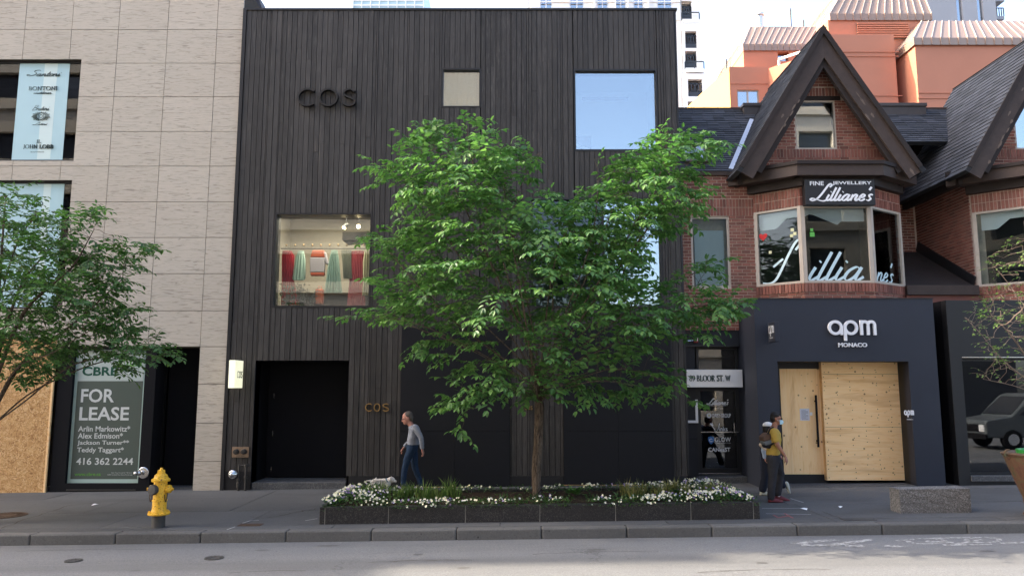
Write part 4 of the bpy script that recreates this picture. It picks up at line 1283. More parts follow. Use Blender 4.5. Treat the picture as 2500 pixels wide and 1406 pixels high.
def brick_house(dx, main_left, label, n_single, right_part=True):
    YW, YB = 18.4, 17.65
    X = lambda px, py, Y: at(px, py, Y).x + dx
    Z = lambda px, py, Y: at(px, py, Y).z
    hs = thing("brick_house", (X(2030, 900, YW), YW, 0), label, "house", "brick houses with steep gables")
    bw = BrickWall()
    xbl, xbr = X(1843, 600, YW), X(2203, 600, YW)            # bay meets the wall
    xcl, xcr = X(1959, 600, YB), X(2130, 600, YB)            # centre face
    z_sill, z_head = Z(2040, 690, YB), Z(2040, 503, YB)
    z_base = Z(2040, 735, YB) - .25
    z_cor0, z_cor1 = Z(2040, 430, 17.4), Z(2040, 402, 17.4)
    zt_wall = Z(1720, 430, YW)
    core = MB()
    P = [(xbl, YW), (xcl, YB), (xcr, YB), (xbr, YW)]
    # walls of the bay below the sill and above the head (mortar coloured core behind the bricks)
    def bayband(z0, z1, ins=0.0):
        for (a, b) in zip(P, P[1:]):
            U = Vector((b[0] - a[0], b[1] - a[1], 0)); w = U.length; U.normalize(); N = U.cross(Vector((0, 0, 1)))
            q = [Vector((*a, z0)) - N * ins, Vector((*b, z0)) - N * ins]
            core.prism([q[0] - N * .25, q[0], q[1], q[1] - N * .25][::-1], (0, 0, z1 - z0))
            yield Vector((*a, z0)), U, w
    for O, U, w in bayband(z_base, z_sill):
        bw.run(O, U, w, z_base, z_sill - .10, prio=.5); bw.run(O + Vector((0, 0, 0)), U, w, z_sill - .215, z_sill, soldier=True, out=.03, prio=1)
    for O, U, w in bayband(z_head, z_cor0 + .05):
        bw.run(O, U, w, z_head + .01, z_cor0 + .05, soldier=True, prio=1.5)
    # main wall left of the bay
    win = None
    if main_left:
        xl = cxr + .02
        wn_ = (X(1688, 615, YW), X(1782, 615, YW), Z(1735, 702, YW), Z(1735, 529, YW))
        win = wn_
        zb = Z(1740, 806, YW)
        wall_mb(xl, xbl, zb, zt_wall, [wn_], YW, YW + .25, core)
        def ins(u, z, w, h, xl=xl):
            a, b = xl + u - w / 2, xl + u + w / 2
            if wn_[2] - .03 < z < wn_[3] + .01 and b > wn_[0] and a < wn_[1]:
                if a < wn_[0] - .03: return (a - xl, wn_[0] - xl - .005)
                if b > wn_[1] + .03: return (wn_[1] - xl + .005, b - xl)
                return False
        zs = wn_[3] + .02
        bw.run((xl, YW, zb), (1, 0, 0), xbl - xl, zb, zs, ins, prio=1.0)
        bw.run((xl, YW, zs), (1, 0, 0), xbl - xl, zs, zs + .42, soldier=True, prio=1.6)
        bw.run((xl, YW, zs), (1, 0, 0), xbl - xl, zs + .44, zt_wall, prio=1.2)
        core.box(xl, xbl, YW + .25, YW + .3, zb, zt_wall)
        wf = frame_mb(*wn_, .05, YW + .02, YW + .12).build("window_frame", M['taupe'], hs)
        MB().box(wn_[0] + .05, wn_[1] - .05, YW + .06, YW + .072, wn_[2] + .05, wn_[3] - .05).build("pane", M['glass_house'], wf)
        MB().box(wn_[0] + .12, wn_[1] - .1, YW + .16, YW + .18, wn_[2] + .05, wn_[3] - .32).build("panel", M['room_white'], wf)
        MB().box(wn_[0] + .05, wn_[1] - .05, YW + .5, YW + .55, wn_[2], wn_[3]).build("room_wall", M['cream'], hs)
        MB().box(xl, xbl + .05, YW - .06, YW + .02, zt_wall, zt_wall + .10).build("eave_gutter", M['brown_paint'], hs, bevel=.01)
    # gable wall
    YG = 18.05
    ax_, az = X(2010, 80, 17.5), Z(2010, 78, 17.5)
    fl, fz = X(1813, 410, 17.5), Z(1813, 410, 17.5)
    fr_ = 2 * ax_ - fl
    slope = (az - fz) / (ax_ - fl)
    gx0, gx1 = X(1836, 400, YG), 2 * ax_ - X(1836, 400, YG)
    zg0 = z_cor1 - .15
    gtop = lambda x: az - .45 - slope * abs(x - ax_)
    gw = (X(1941, 305, YG), X(2040, 305, YG), Z(1990, 364, YG), Z(1990, 247, YG))
    # core of the gable as a prism with a window hole
    for a, b, c, d in wall_cells(gx0, gx1, zg0, gw[3], [gw]):
        n = max(1, int((b - a) / .12))
        for i in range(n):
            u0, u1 = a + (b - a) * i / n, a + (b - a) * (i + 1) / n
            t0, t1 = min(d, gtop(u0) + .5), min(d, gtop(u1) + .5)
            if min(t0, t1) > c + .01: core.prism([(u0, YG, c), (u1, YG, c), (u1, YG, t1), (u0, YG, t0)][::-1], (0, .2, 0))
    xa = ax_ - (az - .1 - gw[3]) / slope; xb_ = 2 * ax_ - xa
    core.prism([(xa, YG, gw[3]), (xb_, YG, gw[3]), (ax_, YG, az - .1)][::-1], (0, .2, 0))
    def gin(u, z, w, h):
        x = gx0 + u
        if abs(x - ax_) > (az - .25 - z) / slope: return False
        a, b = x - w / 2, x + w / 2
        if gw[2] - .02 < z < gw[3] + .02 and b > gw[0] and a < gw[1]:
            if a < gw[0] - .03: return (a - gx0, gw[0] - gx0 - .005)
            if b > gw[1] + .03: return (gw[1] - gx0 + .005, b - gx0)
            return False
    bw.run((gx0, YG, zg0), (1, 0, 0), gx1 - gx0, zg0, gw[2] - .22, gin, prio=1.4)
    bw.run((gx0, YG, zg0), (1, 0, 0), gx1 - gx0, gw[2] - .215, gw[2] - .005, gin, soldier=True, prio=1.4)
    bw.run((gx0, YG, zg0), (1, 0, 0), gx1 - gx0, gw[2], gw[3], gin, prio=1.4)
    MB().box(gw[0] - .15, gw[1] + .15, YG - .02, YG + .03, gw[3] + .01, gw[3] + .12).build("lintel", M['brown_dark'], hs)
    bw.run((gx0, YG, zg0), (1, 0, 0), gx1 - gx0, gw[3] + .13, gw[3] + .36, gin, soldier=True, prio=1.4)
    bw.run((gx0, YG, zg0), (1, 0, 0), gx1 - gx0, gw[3] + .37, az, gin, prio=1.0)
    core.build("wall", M['mortar'], hs)
    gf = frame_mb(*gw, .03, YG + .0, YG + .1).build("window_frame", M['taupe'], hs)
    MB().box(gw[0] + .03, gw[1] - .03, YG + .03, YG + .042, gw[2] + .03, gw[3] - .03).build("pane", M['glass_blue'], gf)
    MB().box(gw[0] - .1, gw[1] + .1, YG + .5, YG + .55, gw[2] - .1, gw[3] + .1).build("room_wall", M['room'], hs)
    # barge boards (two boards each side, the outer one darker), peeling patches
    def rake(x_side, off_n, wd, y0, y1, mat, name, ext=0.0):
        s = -1 if x_side < ax_ else 1
        d = Vector((x_side - ax_, 0, fz - az)).normalized(); nrm = Vector((-d.z * s, 0, d.x * s)) * (1 if s > 0 else 1)
        if nrm.z < 0: nrm = -nrm
        p, q = Vector((ax_, y0, az)) + nrm * off_n, Vector((x_side, y0, fz)) + d * ext + nrm * off_n
        # keep mitre at the apex vertical
        k = wd / abs(nrm.z)
        top0 = Vector((ax_, y0, az + off_n / abs(nrm.z))); 
        poly = [top0, Vector((ax_, y0, top0.z - k)), q - nrm * wd, q]
        if s < 0: poly = poly[::-1]
        mb = MB(); mb.prism(poly, (0, y1 - y0, 0))
        return mb.build(name, mat, hs, bevel=.006)
    for sx in (fl, fr_):
        rake(sx, .0, .34, 17.52, 17.58, M['brown_paint'], "barge_board", .1)
        rake(sx, .09, .12, 17.46, 17.53, M['brown_dark'], "rake_trim", .0)
        rake(sx, -.30, .16, 17.585, 17.70, M['brown_dark'], "barge_board", -.15)
    for k in range(12):
        s = rng.choice((-1, 1)); t_ = rng.uniform(.25, .98); dd = rng.choice((.30, .31, .18, .33))
        x = ax_ + s * (ax_ - fl) * t_; z = az - slope * (ax_ - fl) * t_ - dd * 2.0
        c = Vector((x, 17.517, z)); l = rng.uniform(.05, .15); w_ = rng.uniform(.012, .035)
        d = Vector((s * (ax_ - fl), 0, fz - az)).normalized(); n = Vector((d.z, 0, -d.x))
        pts = [c - d * l - n * w_ * .4, c - d * l * .2 - n * w_, c + d * l - n * w_ * .3, c + d * l * .7 + n * w_ * .6, c - d * l * .6 + n * w_]
        if (pts[1] - pts[0]).cross(pts[2] - pts[1]).y > 0: pts = pts[::-1]
        MB().add(pts, [(0, 1, 2, 3, 4)]).build("peeling_patch", M['peel'], hs)
    # gable roof slopes run back to the main ridge
    yR = 21.3
    e = .12
    dl = Vector((fl - ax_, 0, fz - az)).normalized()
    zoff = .14
    A_ = Vector((fl, 17.47, fz + zoff)) + dl * .25; D_ = Vector((ax_, 17.47, az + zoff))
    shingle_roof(A_ + Vector((0, yR - 17.47, 0)), A_, D_, D_ + Vector((0, yR - 17.47, 0)), hs, "gable_roof")
    dr_ = Vector((fr_ - ax_, 0, fz - az)).normalized()
    A2 = Vector((fr_, 17.47, fz + zoff)) + dr_ * .25
    shingle_roof(A2, A2 + Vector((0, yR - 17.47, 0)), D_ + Vector((0, yR - 17.47, 0)), D_, hs, "gable_roof")
    MB().box(fl + .06, fl + .16, 18.1, 20.8, fz - .25, fz + .2).build("gable_side", M['brown_dark'], hs)
    MB().box(fr_ - .16, fr_ - .06, 18.1, 20.8, fz - .25, fz + .2).build("gable_side", M['brown_dark'], hs)
    # cornice wrapping the bay
    def fascia(pts, z0s, z1s, th, mat, name):
        for (a, b, i) in zip(pts, pts[1:], range(9)):
            mb = MB()
            vs = []
            a, b = Vector((*a, 0)), Vector((*b, 0)); U = (b - a).normalized(); N = U.cross(Vector((0, 0, 1)))
            for p, z0, z1 in ((a, z0s[i], z1s[i]), (b, z0s[i + 1], z1s[i + 1])):
                vs += [p + Vector((0, 0, z0)), p + Vector((0, 0, z1)), p - N * th + Vector((0, 0, z1)), p - N * th + Vector((0, 0, z0))]
            mb.add(vs, [(0, 1, 2, 3), (7, 6, 5, 4), (0, 4, 5, 1), (1, 5, 6, 2), (2, 6, 7, 3), (3, 7, 4, 0)])
            mb.build(name, mat, hs, bevel=.006)
    yc, ye = 17.32, 18.35
    cl, cr = X(1946, 415, yc), X(2157, 415, yc); el, er = X(1777, 450, ye), X(2231, 447, ye)
    pts = [(el, ye), (cl, yc), (cr, yc), (er, ye - .15)]
    fascia(pts, [z_cor0] * 4, [z_cor1] * 4, .30, M['brown_paint'], "cornice")
    pts2 = [(p[0] + (0.0 if 0 else 0), p[1] - .05) for p in pts]
    pts2[0] = (pts2[0][0] - .03, pts2[0][1]); pts2[3] = (pts2[3][0] + .03, pts2[3][1])
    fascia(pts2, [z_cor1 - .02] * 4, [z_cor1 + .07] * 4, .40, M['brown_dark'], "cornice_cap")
    pts3 = [(X(1822, 460, YW), YW - .05), (X(1957, 440, 17.5), 17.5), (X(2136, 440, 17.5), 17.5), (X(2200, 460, YW), YW - .1)]
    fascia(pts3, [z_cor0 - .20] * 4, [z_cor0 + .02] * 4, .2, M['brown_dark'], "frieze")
    soff = MB(); soff.add([(el, ye, z_cor0 + .03), (cl, yc + .01, z_cor0 + .03), (cr, yc + .01, z_cor0 + .03), (er, ye - .1, z_cor0 + .03), (xbr, YW + .2, z_cor0 + .03), (xbl, YW + .2, z_cor0 + .03)], [(0, 1, 2, 3, 4, 5)])
    soff.add([(el, ye, z_cor1 - .03), (cl, yc + .03, z_cor1 - .03), (cr, yc + .03, z_cor1 - .03), (er, ye - .1, z_cor1 - .03), (gx1 + .1, YG + .3, z_cor1 + .1), (gx0 - .1, YG + .3, z_cor1 + .1)], [(5, 4, 3, 2, 1, 0)])
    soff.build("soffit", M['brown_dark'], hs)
    # bay glazing: three faces with posts
    rooms = MB()
    def face(a, b, i):
        a, b = Vector((*a, z_sill)), Vector((*b, z_sill)); U = (b - a); w = U.length; U.normalize(); N = U.cross(Vector((0, 0, 1))); hh = z_head - z_sill
        pw = .085
        f = MB()
        def bb(u0, u1, v0, v1, d0, d1):
            f.prism([a + U * u0 + N * d0 + Vector((0, 0, v0)), a + U * u0 + N * d1 + Vector((0, 0, v0)), a + U * u1 + N * d1 + Vector((0, 0, v0)), a + U * u1 + N * d0 + Vector((0, 0, v0))], (0, 0, v1 - v0))
        bb(0, pw, 0, hh, -.1, .012); bb(w - pw, w, 0, hh, -.1, .012); bb(pw, w - pw, 0, .05, -.1, .01); bb(pw, w - pw, hh - .045, hh, -.1, .01)
        fo = f.build("window_frame", M['taupe'], hs)
        g = MB()
        g.prism([a + U * pw - N * .05 + Vector((0, 0, .05)), a + U * pw - N * .04 + Vector((0, 0, .05)), a + U * (w - pw) - N * .04 + Vector((0, 0, .05)), a + U * (w - pw) - N * .05 + Vector((0, 0, .05))], (0, 0, hh - .095))
        g.build("pane", M['glass_house'], fo)
        # white scalloped pelmet behind the glass
        if True:
            n = 16; vs = []
            for k in range(n + 1):
                u = pw + (w - 2 * pw) * k / n
                if i == 1: fcurve = min(1.0, abs((u / w) - .18) * 2.0 + .1) if u / w < .6 else .62
                elif i == 0: fcurve = .9 if u / w < .42 else max(.28, .9 - (u / w - .42) * 2.6)
                else: fcurve = .25 + .75 * u / w
                drop = .12 + .36 * min(1, fcurve)
                q = a + U * u - N * .16
                vs += [q + Vector((0, 0, hh - drop)), q + Vector((0, 0, hh + .05))]
            MB().add(vs, [(2 * k, 2 * k + 2, 2 * k + 3, 2 * k + 1) for k in range(n)]).build("pelmet", M['white'], hs)
        return a, U, N, w, hh
    faces = [face(P[i], P[i + 1], i) for i in range(3)]
    rooms.box(xbl + .02, xbr - .02, YW + 1.6, YW + 1.65, z_sill - .3, z_head + .3)
    rooms.box(xbl + .02, xbr - .02, YW + .3, YW + 1.6, z_sill - .35, z_sill - .3); rooms.box(xbl + .02, xbr - .02, YW + .25, YW + 1.6, z_head + .3, z_head + .35)
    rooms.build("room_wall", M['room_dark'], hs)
    ptb = MB(); ptb.add([(xbl, YW + .3, z_sill + .0), (xcl, YB + .1, z_sill), (xcr, YB + .1, z_sill), (xbr, YW + .3, z_sill)], [(0, 1, 2, 3)]); ptb.build("bay_floor", M['brown_dark'], hs)
    # right return of the bay wall
    bw.run((xbr, YW, z_base), (0, 1, 0), 3.2, z_base, z_cor0, prio=.2) if False else None
    if n_single: bw.build(hs, n_single)
    return hs, faces, dict(xbl=xbl, xbr=xbr, fl=fl, fr=fr_, az=az, ax=ax_, fz=fz, z_sill=z_sill, z_head=z_head, z_cor0=z_cor0, zt=zt_wall, z_base=z_base)

DX2 = 5.42
houseA, facesA, iA = brick_house(0.0, True, "red brick house with peeling gable and jewellery sign above the plywood front", 290)
houseB, facesB, iB = brick_house(DX2, False, "red brick house with steep grey slate roof cut off by the right edge", 120)
# main roof with its ridge parallel to the street, behind gable A
zr = at(1740, 267, 21.0).z; ze = iA['zt'] + .1
xl, xr = cxr + .02, iB['ax'] + 1.0
shingle_roof((xl, YF + .34, ze), (iA['fr'] - .1, YF + .34, ze), (iA['fr'] - .1, 21.0, zr), (xl, 21.0, zr), houseA, "main_roof", .115, .3)
k_ = (19.5 - YF - .34) / (21.0 - YF - .34)
shingle_roof((iA['fr'] - .1, 19.5, ze + (zr - ze) * k_), (xr, 19.5, ze + (zr - ze) * k_), (xr, 21.0, zr), (iA['fr'] - .1, 21.0, zr), houseB, "main_roof", .115, .3)
MB().box(xl, xr, 20.95, 21.12, zr - .04, zr + .035).build("ridge_cap", M['brown_paint'], houseA)
MB().box(xl, xr, 21.15, 30, -1, zr - .6).build("rear_wall", M['brown_dark'], houseA)
M['flash'] = plain("zinc flashing", (0.50, 0.53, 0.60), 0.45, 0.5, 0.2, var=.1)
M['cap_metal'] = plain("brown grey sheet metal", (0.075, 0.062, 0.055), 0.5, 0.4, 0.2, var=.2)
# pale valley flashing beside the gable
sl = (iA['az'] - iA['fz']) / (iA['ax'] - iA['fl'])
def valley(t):
    """point where the left gable slope meets the main roof at depth fraction t"""
    y = YF + .34 + (21.0 - YF - .34) * t; z = ze + (zr - ze) * t
    return Vector((iA['ax'] - (iA['az'] + .16 - z) / sl, y, z))
a, b = valley(0.02), valley(.80)
n_ = Vector((0, -(zr - ze), 21.0 - YF - .34)).normalized()
MB().bar(a + n_ * .03 + Vector((-.05, 0, 0)), b + n_ * .03 + Vector((-.05, 0, 0)), .11, .02, n_).build("valley_flashing", M['flash'], houseA)
for (p0, p1, q0, q1, Y) in ((1816, 252, 1900, 285, 20.7), (2130, 252, 2262, 293, 20.7)):
    h = rect(p0, p1, q0, q1, Y)
    MB().box(h[0], h[1], Y, Y + .35, h[2] - .3, h[3] - .06).build("roof_vent_box", M['cap_metal'], houseA, bevel=.01)
    MB().box(h[0] - .02, h[1] + .02, Y - .03, Y + .4, h[3] - .10, h[3]).build("vent_cap", M['cap_metal'], houseA, bevel=.01)
# roof window under the branches
t0, t1 = .10, .38
sk = lambda x, t: Vector((x, YF + .34 + (21.0 - YF - .34) * t, ze + (zr - ze) * t))
x0, x1 = at(1662, 355, 19).x, at(1722, 355, 19).x
fo = MB().prism([sk(x0, t0) + n_ * .02, sk(x1, t0) + n_ * .02, sk(x1, t1) + n_ * .02, sk(x0, t1) + n_ * .02], n_ * .08).build("roof_window", M['cap_metal'], houseA)
MB().prism([sk(x0 + .07, t0 + .03) + n_ * .101, sk(x1 - .07, t0 + .03) + n_ * .101, sk(x1 - .07, t1 - .03) + n_ * .101, sk(x0 + .07, t1 - .03) + n_ * .101], n_ * .006).build("pane", M['glass_blue'], fo)
# recess between the houses: side wall of the right house, back wall, low roof
bw = BrickWall()
xs = iB['xbl'] - .06
co = MB()
co.box(xs + .02, xs + .35, 18.42, 20.9, iA['z_base'], iA['fz'] + .35); co.box(iA['xbr'] - .05, xs + .02, 20.9, 21.1, iA['z_base'], iA['fz'] + .9); co.box(iA['xbr'] - .3, iA['xbr'] - .02, 18.42, 20.9, iA['z_base'], iA['fz'] + .2)
co.build("recess_wall", M['mortar'], houseB)
bw.run((xs + .02, 20.9, 0), (0, -1, 0), 2.48, iA['z_base'] + .2, iA['fz'] + .30, prio=0)
z_ = iA['z_head'] + .02
bw.items = [i for i in bw.items]
bw.run((iA['xbr'] - .05, 20.9, 0), (1, 0, 0), xs - iA['xbr'], iA['z_base'] + .8, iA['fz'] + .8, prio=0)
bw.run((iA['xbr'] - .10, 18.40, 0), (1, 0, 0), .10, iA['z_sill'] - .1, iA['z_cor0'] - .15, prio=0)
bw.build(houseB, 0)
zlow0, zlow1 = at(2300, 700, 18.4).z, at(2300, 640, 20.8).z
shr = MB(); shr.add([(iA['xbr'] - .05, 18.35, zlow0), (xs, 18.35, zlow0), (xs, 20.85, zlow1 + .3), (iA['xbr'] - .05, 20.85, zlow1 + .3)], [(0, 1, 2, 3)])
shr.build("low_roof", M['brown_dark'], houseB)
MB().box(iA['xbr'] - .03, xs, 18.25, 18.36, zlow0 - .22, zlow0 + .02).build("low_roof_fascia", M['brown_paint'], houseB, bevel=.01)
MB().bar((xs - .02, 18.4, zlow0 + .12), (xs - .02, 20.85, zlow1 + .45), .05, .26).build("wall_flashing", M['black_metal'], houseB)
MB().box(iA['xbr'] - .03, xs, 18.3, 18.5, iA['z_base'], zlow0 - .22).build("lower_wall", M['brick_one'], houseB)
# eave board under the right house's roof
MB().bar((iB['fl'] + .10, 17.6, iB['fz'] - .02), (iB['fl'] + .10, 20.6, iB['fz'] - .02), .05, .22).build("eave_board", M['brown_dark'], houseB)
# lettering on the bay glass of house A
M['decal'] = plain("pale blue glass lettering", (0.52, 0.66, 0.70), 0.5, 0.2, var=.03)
L0 = [[np.array((p[0] + p[1] * .40, p[1])) for p in spline(l, 7)] for l in ([(.66,.78),(.76,.92),(.72,1.02),(.60,.98),(.46,.70),(.34,.36),(.22,.10),(.04,.02),(-.22,.04)], [(.02,.42),(.14,.50),(.30,.60)])]
W = script_word("illiane's")
def on_face(fc, lines, u0, w, v0, h, thick, thin, parent):
    a, U, N, fw, hh = fc
    mb = MB(); ribbons(mb, strokes_2d(fit(lines, w, h), thick, thin, 62), Map2D(a + U * u0 - N * .035 + Vector((0, 0, v0)), U), .001)
    mb.build("lettering", M['decal'], parent)
on_face(facesA[0], L0, .15, .95, .06, .98, .06, .02, houseA)
on_face(facesA[1], script_word("illia"), .14, 1.28, .055, .68, .07, .018, houseA)
on_face(facesA[2], script_word("ne's"), .16, .72, .055, .48, .05, .016, houseA)
# stickers
M['heart'] = plain("red paper", (0.55, 0.03, 0.03), .7); M['green_note'] = plain("green note", (0.12, 0.42, 0.08), .7); M['yellow_note'] = plain("pale yellow note", (0.60, 0.60, 0.36), .7)
M['pink_sign'] = plain("pink paper", (0.38, 0.05, 0.14), .8)
def sticker(fc, u, v, s, mat, kind="sq", label="", cat="sticker"):
    a, U, N, fw, hh = fc
    f = Map2D(a + U * u - N * .036 + Vector((0, 0, v)), U)
    if kind == "heart":
        pts = [(0, -.10), (.10, .0), (.11, .06), (.06, .09), (0, .05), (-.06, .09), (-.11, .06), (-.10, .0)]
    else: pts = [(-.5, -.5), (.5, -.5), (.5, .5), (-.5, .5)]
    MB().prism([f(x * s, y * s) for x, y in pts], -N * .004).build("paper_note", mat, label=label, cat=cat)
sticker(facesA[0], .20, 1.22, .95, M['heart'], "heart", "red paper heart stuck inside the left bay window", "paper heart")
for u, v, w_ in ((.92, 1.30, "top"), (.98, 1.20, "right"), (.90, 1.16, "lowest")): sticker(facesA[0], u, v, .075, M['yellow_note'], "sq", f"pale yellow square note, the {w_} one of the three clustered in the left bay pane", "paper note")
sticker(facesA[0], .36, .82, .07, M['yellow_note'], "sq", "single pale yellow note low in the left bay pane", "paper note")
sticker(facesA[1], .26, 1.16, .11, M['green_note'], "sq", "larger green square note in the centre bay window", "paper note")
sticker(facesA[1], .255, 1.27, .07, M['green_note'], "sq", "small green square note above the larger one in the centre bay window", "paper note")

# jewellery sign on the cornice
js = rect(1966, 437, 2137, 500, 17.40)
sg = thing("jewellery_sign", ((js[0] + js[1]) / 2, 17.4, js[2]), "dark brown jewellery shop sign with white script under the cornice", "sign")
MB().box(js[0], js[1], 17.42, 17.60, js[2], js[3]).build("sign_board", M['black_metal'], sg, bevel=.01)
put(sg, "FINE", 1977, 443, 2011, 453, M['white'], .02, 17.418, .003, split=True)
put(sg, "JEWELLERY", 2032, 443, 2128, 453, M['white'], .02, 17.418, .003, split=True)
mb = MB(); fn, w, hh = lay(1977, 449, 2129, 491, 17.415); ribbons(mb, strokes_2d(fit(script_word("Lilliane's"), w, hh), .048, .020, 60), fn, .002); mb.build("lettering", M['white'], sg)

# ------------------------------------------------------------------ slate blue shopfront with plywood
YA = 17.2
ax0, ax1 = (at(1843, 800, YA).x + at(1858, 1185, YA).x) / 2, (at(2282, 760, YA).x + at(2306, 1180, YA).x) / 2
azt = at(2060, 730, YA).z
sf = thing("blue_shopfront", ((ax0 + ax1) / 2, YA, gz(7)), "slate blue shop surround with big white letters around plywood covered doors", "shopfront")
op = rect(1905, 882, 2228, 1185, YA); op = (op[0], op[1], -.4, op[3])
wall_mb(ax0, ax1, -.4, azt, [op], YA, YA + .25).build("surround", M['apm'], sf)
MB().box(ax0, ax0 + .05, YA + .25, 18.9, -.4, azt).build("side_panel", M['apm'], sf); MB().box(ax1 - .05, ax1, YA + .25, 18.9, -.4, azt).build("side_panel", M['apm'], sf)
MB().box(ax0 + .05, ax1 - .05, YA + .25, 18.9, azt - .05, azt - .002).build("top_panel", M['apm'], sf)
MB().box(ax0 - .01, ax1 + .01, YA - .015, YA + .06, azt, azt + .025).build("top_trim", M['black_metal'], sf)
rv = MB(); ybk = 18.25
rv.box(op[1], op[1] + .04, YA + .25, ybk, -.4, op[3]); rv.box(op[0] - .04, op[0], YA + .25, ybk, -.4, op[3]); rv.box(op[0], op[1], YA + .25, ybk, op[3], op[3] + .04)
rv.box(op[0], op[1], ybk, ybk + .06, -.4, op[3])
rv.build("reveal", M['dark_front'], sf)
gA = gz((op[0] + op[1]) / 2)
dth = slab_mb(op[0] - .03, op[1] + .03, YA + .02, ybk, .012, -.1).build("threshold", M['step'], sf)
# plywood covered glass door
YD = 17.86
dx0, dx1, dz0, dz1 = rect(1908, 900, 2006, 1157, YD)
do = thing("plywood_door", ((dx0 + dx1) / 2, YD, dz0), "narrow door covered with a plywood sheet, with a long black pull handle", "door")
MB().box(dx0, dx1, YD - .02, YD, dz0, dz1).build("plywood_sheet", M['ply_v'], do)
f = MB(); f.box(op[0], dx0, YD - .01, YD + .08, gA, op[3]); f.box(dx0, dx1 + .07, YD - .01, YD + .08, dz1, op[3] - .002); f.box(dx0, dx1 + .07, YD - .01, YD + .08, gA, dz0); f.box(dx1, dx1 + .07, YD - .04, YD + .08, dz0, dz1)
f.build("door_frame", M['black_metal'], do)
hx = at(1991, 1030, YD).x
h0, h1 = at(1995, 1091, YD - .09).z, at(1992, 964, YD - .09).z
hb = MB(); hb.box(hx - .02, hx + .02, YD - .12, YD - .08, h0, h1); hb.box(hx - .015, hx + .015, YD - .08, YD - .02, h0 + .12, h0 + .16); hb.box(hx - .015, hx + .015, YD - .08, YD - .02, h1 - .16, h1 - .12)
hb.build("pull_handle", M['black_matte'], do, bevel=.004)
npx = rect(1953, 997, 1976, 1026, YD - .021)
no = thing("paper_notice", (npx[0], YD, npx[2]), "white printed notice taped on the plywood door", "notice")
M['paper'] = plain("white paper", (0.60, 0.60, 0.66), .8, var=.03)
MB().box(npx[0], npx[1], YD - .026, YD - .022, npx[2], npx[3]).build("sheet", M['paper'], no)
mb = MB()
for k in range(11):
    z = npx[3] - .04 - k * .021
    mb.quad((npx[0] + .03, YD - .0272, z - .004), (npx[1] - (.03 if k % 4 else .08), YD - .0272, z - .004), (npx[1] - (.03 if k % 4 else .08), YD - .0272, z + .002), (npx[0] + .03, YD - .0272, z + .002))
mb.build("printed_lines", M['iron'], no)
MB().box(npx[1] + .01, npx[1] + .07, YD - .024, YD - .021, (npx[2] + npx[3]) / 2 - .02, (npx[2] + npx[3]) / 2 + .05).build("sticker", M['white'], no)
# big plywood sheets right of the door
YP = 17.72
px0, px1 = (at(2003, 890, YP).x + at(2020, 1168, YP).x) / 2, (at(2203, 890, YP).x + at(2221, 1168, YP).x) / 2
pz = [at(2110, p, YP).z for p in (1172, 1042, 913, 884)]
pb = thing("plywood_hoarding", ((px0 + px1) / 2, YP, pz[0]), "wide blond plywood hoarding with knots and screw heads beside the plywood door", "hoarding")
for a, b in zip(pz, pz[1:]):
    MB().box(px0, px1, YP - .018 + rng.uniform(-.003, .003), YP, a + .003, b - .003).build("plywood_sheet", M['ply'], pb)
MB().box(px0 - .0, px0 + .03, YP + .001, YP + .15, pz[0], pz[-1]).build("edge_batten", M['ply'], pb)
mb = MB()
for row in range(26):
    z = pz[0] + .05 + (pz[-1] - pz[0] - .1) * row / 25
    for k in range(7):
        if rng.random() < .62:
            x = px0 + .05 + (px1 - px0 - .1) * k / 6 + rng.uniform(-.02, .02)
            mb.lathe([(.011, 0), (.006, .004)], (x, YP - .0205, z + rng.uniform(-.03, .03)), 6, (0, -1, 0))
o = mb.build("screw_heads", M['rust'], pb); o["kind"] = "stuff"
# letters
def apm_letters(a, m_, p, Y, mat, parent, depth, py_x, py_b, py_d):
    """a, p, m: pixel intervals; py_x x-height top, py_b baseline, py_d descender"""
    for ch, (u0, u1) in zip("apm", (a, p, m_)):
        h = rect(u0, py_x, u1, py_b, Y); w, hh = h[1] - h[0], h[3] - h[2]; st = hh * .185
        desc = h[2] - rect(u0, py_b, u1, py_d, Y)[2]
        s2 = st / 2
        if ch == 'a': L = [arc(w / 2, hh / 2, w / 2 - s2, hh / 2 - s2, 0, 360, 28), [(w - s2, 0), (w - s2, hh)][::1] if False else [(w - s2, 0), (w - s2, hh * .5)]]
        elif ch == 'p': L = [arc(w / 2, hh / 2, w / 2 - s2, hh / 2 - s2, 0, 360, 28), [(s2, -desc), (s2, hh * .55)]]
        else:
            q = (w - st) / 2
            L = [[(s2, 0), (s2, hh)], [(s2 + q, 0)] + list(map(tuple, arc(s2 + q / 2, hh - s2 - q / 2, q / 2, q / 2, 0, 180, 12))), [(w - s2, 0)] + list(map(tuple, arc(s2 + q * 1.5, hh - s2 - q / 2, q / 2, q / 2, 0, 180, 12)))]
        mb = MB(); ribbons(mb, strokes_2d(L, st), lambda u, v, d, h=h: Vector((h[0] + u, Y - d, h[2] + v)), depth)
        mb.build("letter", mat, parent)
apm_letters((2020, 2056), (2098, 2137), (2058, 2093), YA - .02, M['white'], sf, .05, 782, 818, 832)
put(sf, "MONACO", 2046, 837, 2116, 847, M['white'], .02, YA - .02, .03, split=True)
# small letters on the dark jamb
apm_letters((2207, 2214), (2223, 2231), (2215, 2222), 17.18, M['white'], sf, .006, 1001, 1013, 1018)
put(sf, "MONACO", 2214, 1022, 2229, 1025, M['white'], 0, 17.18, .002)
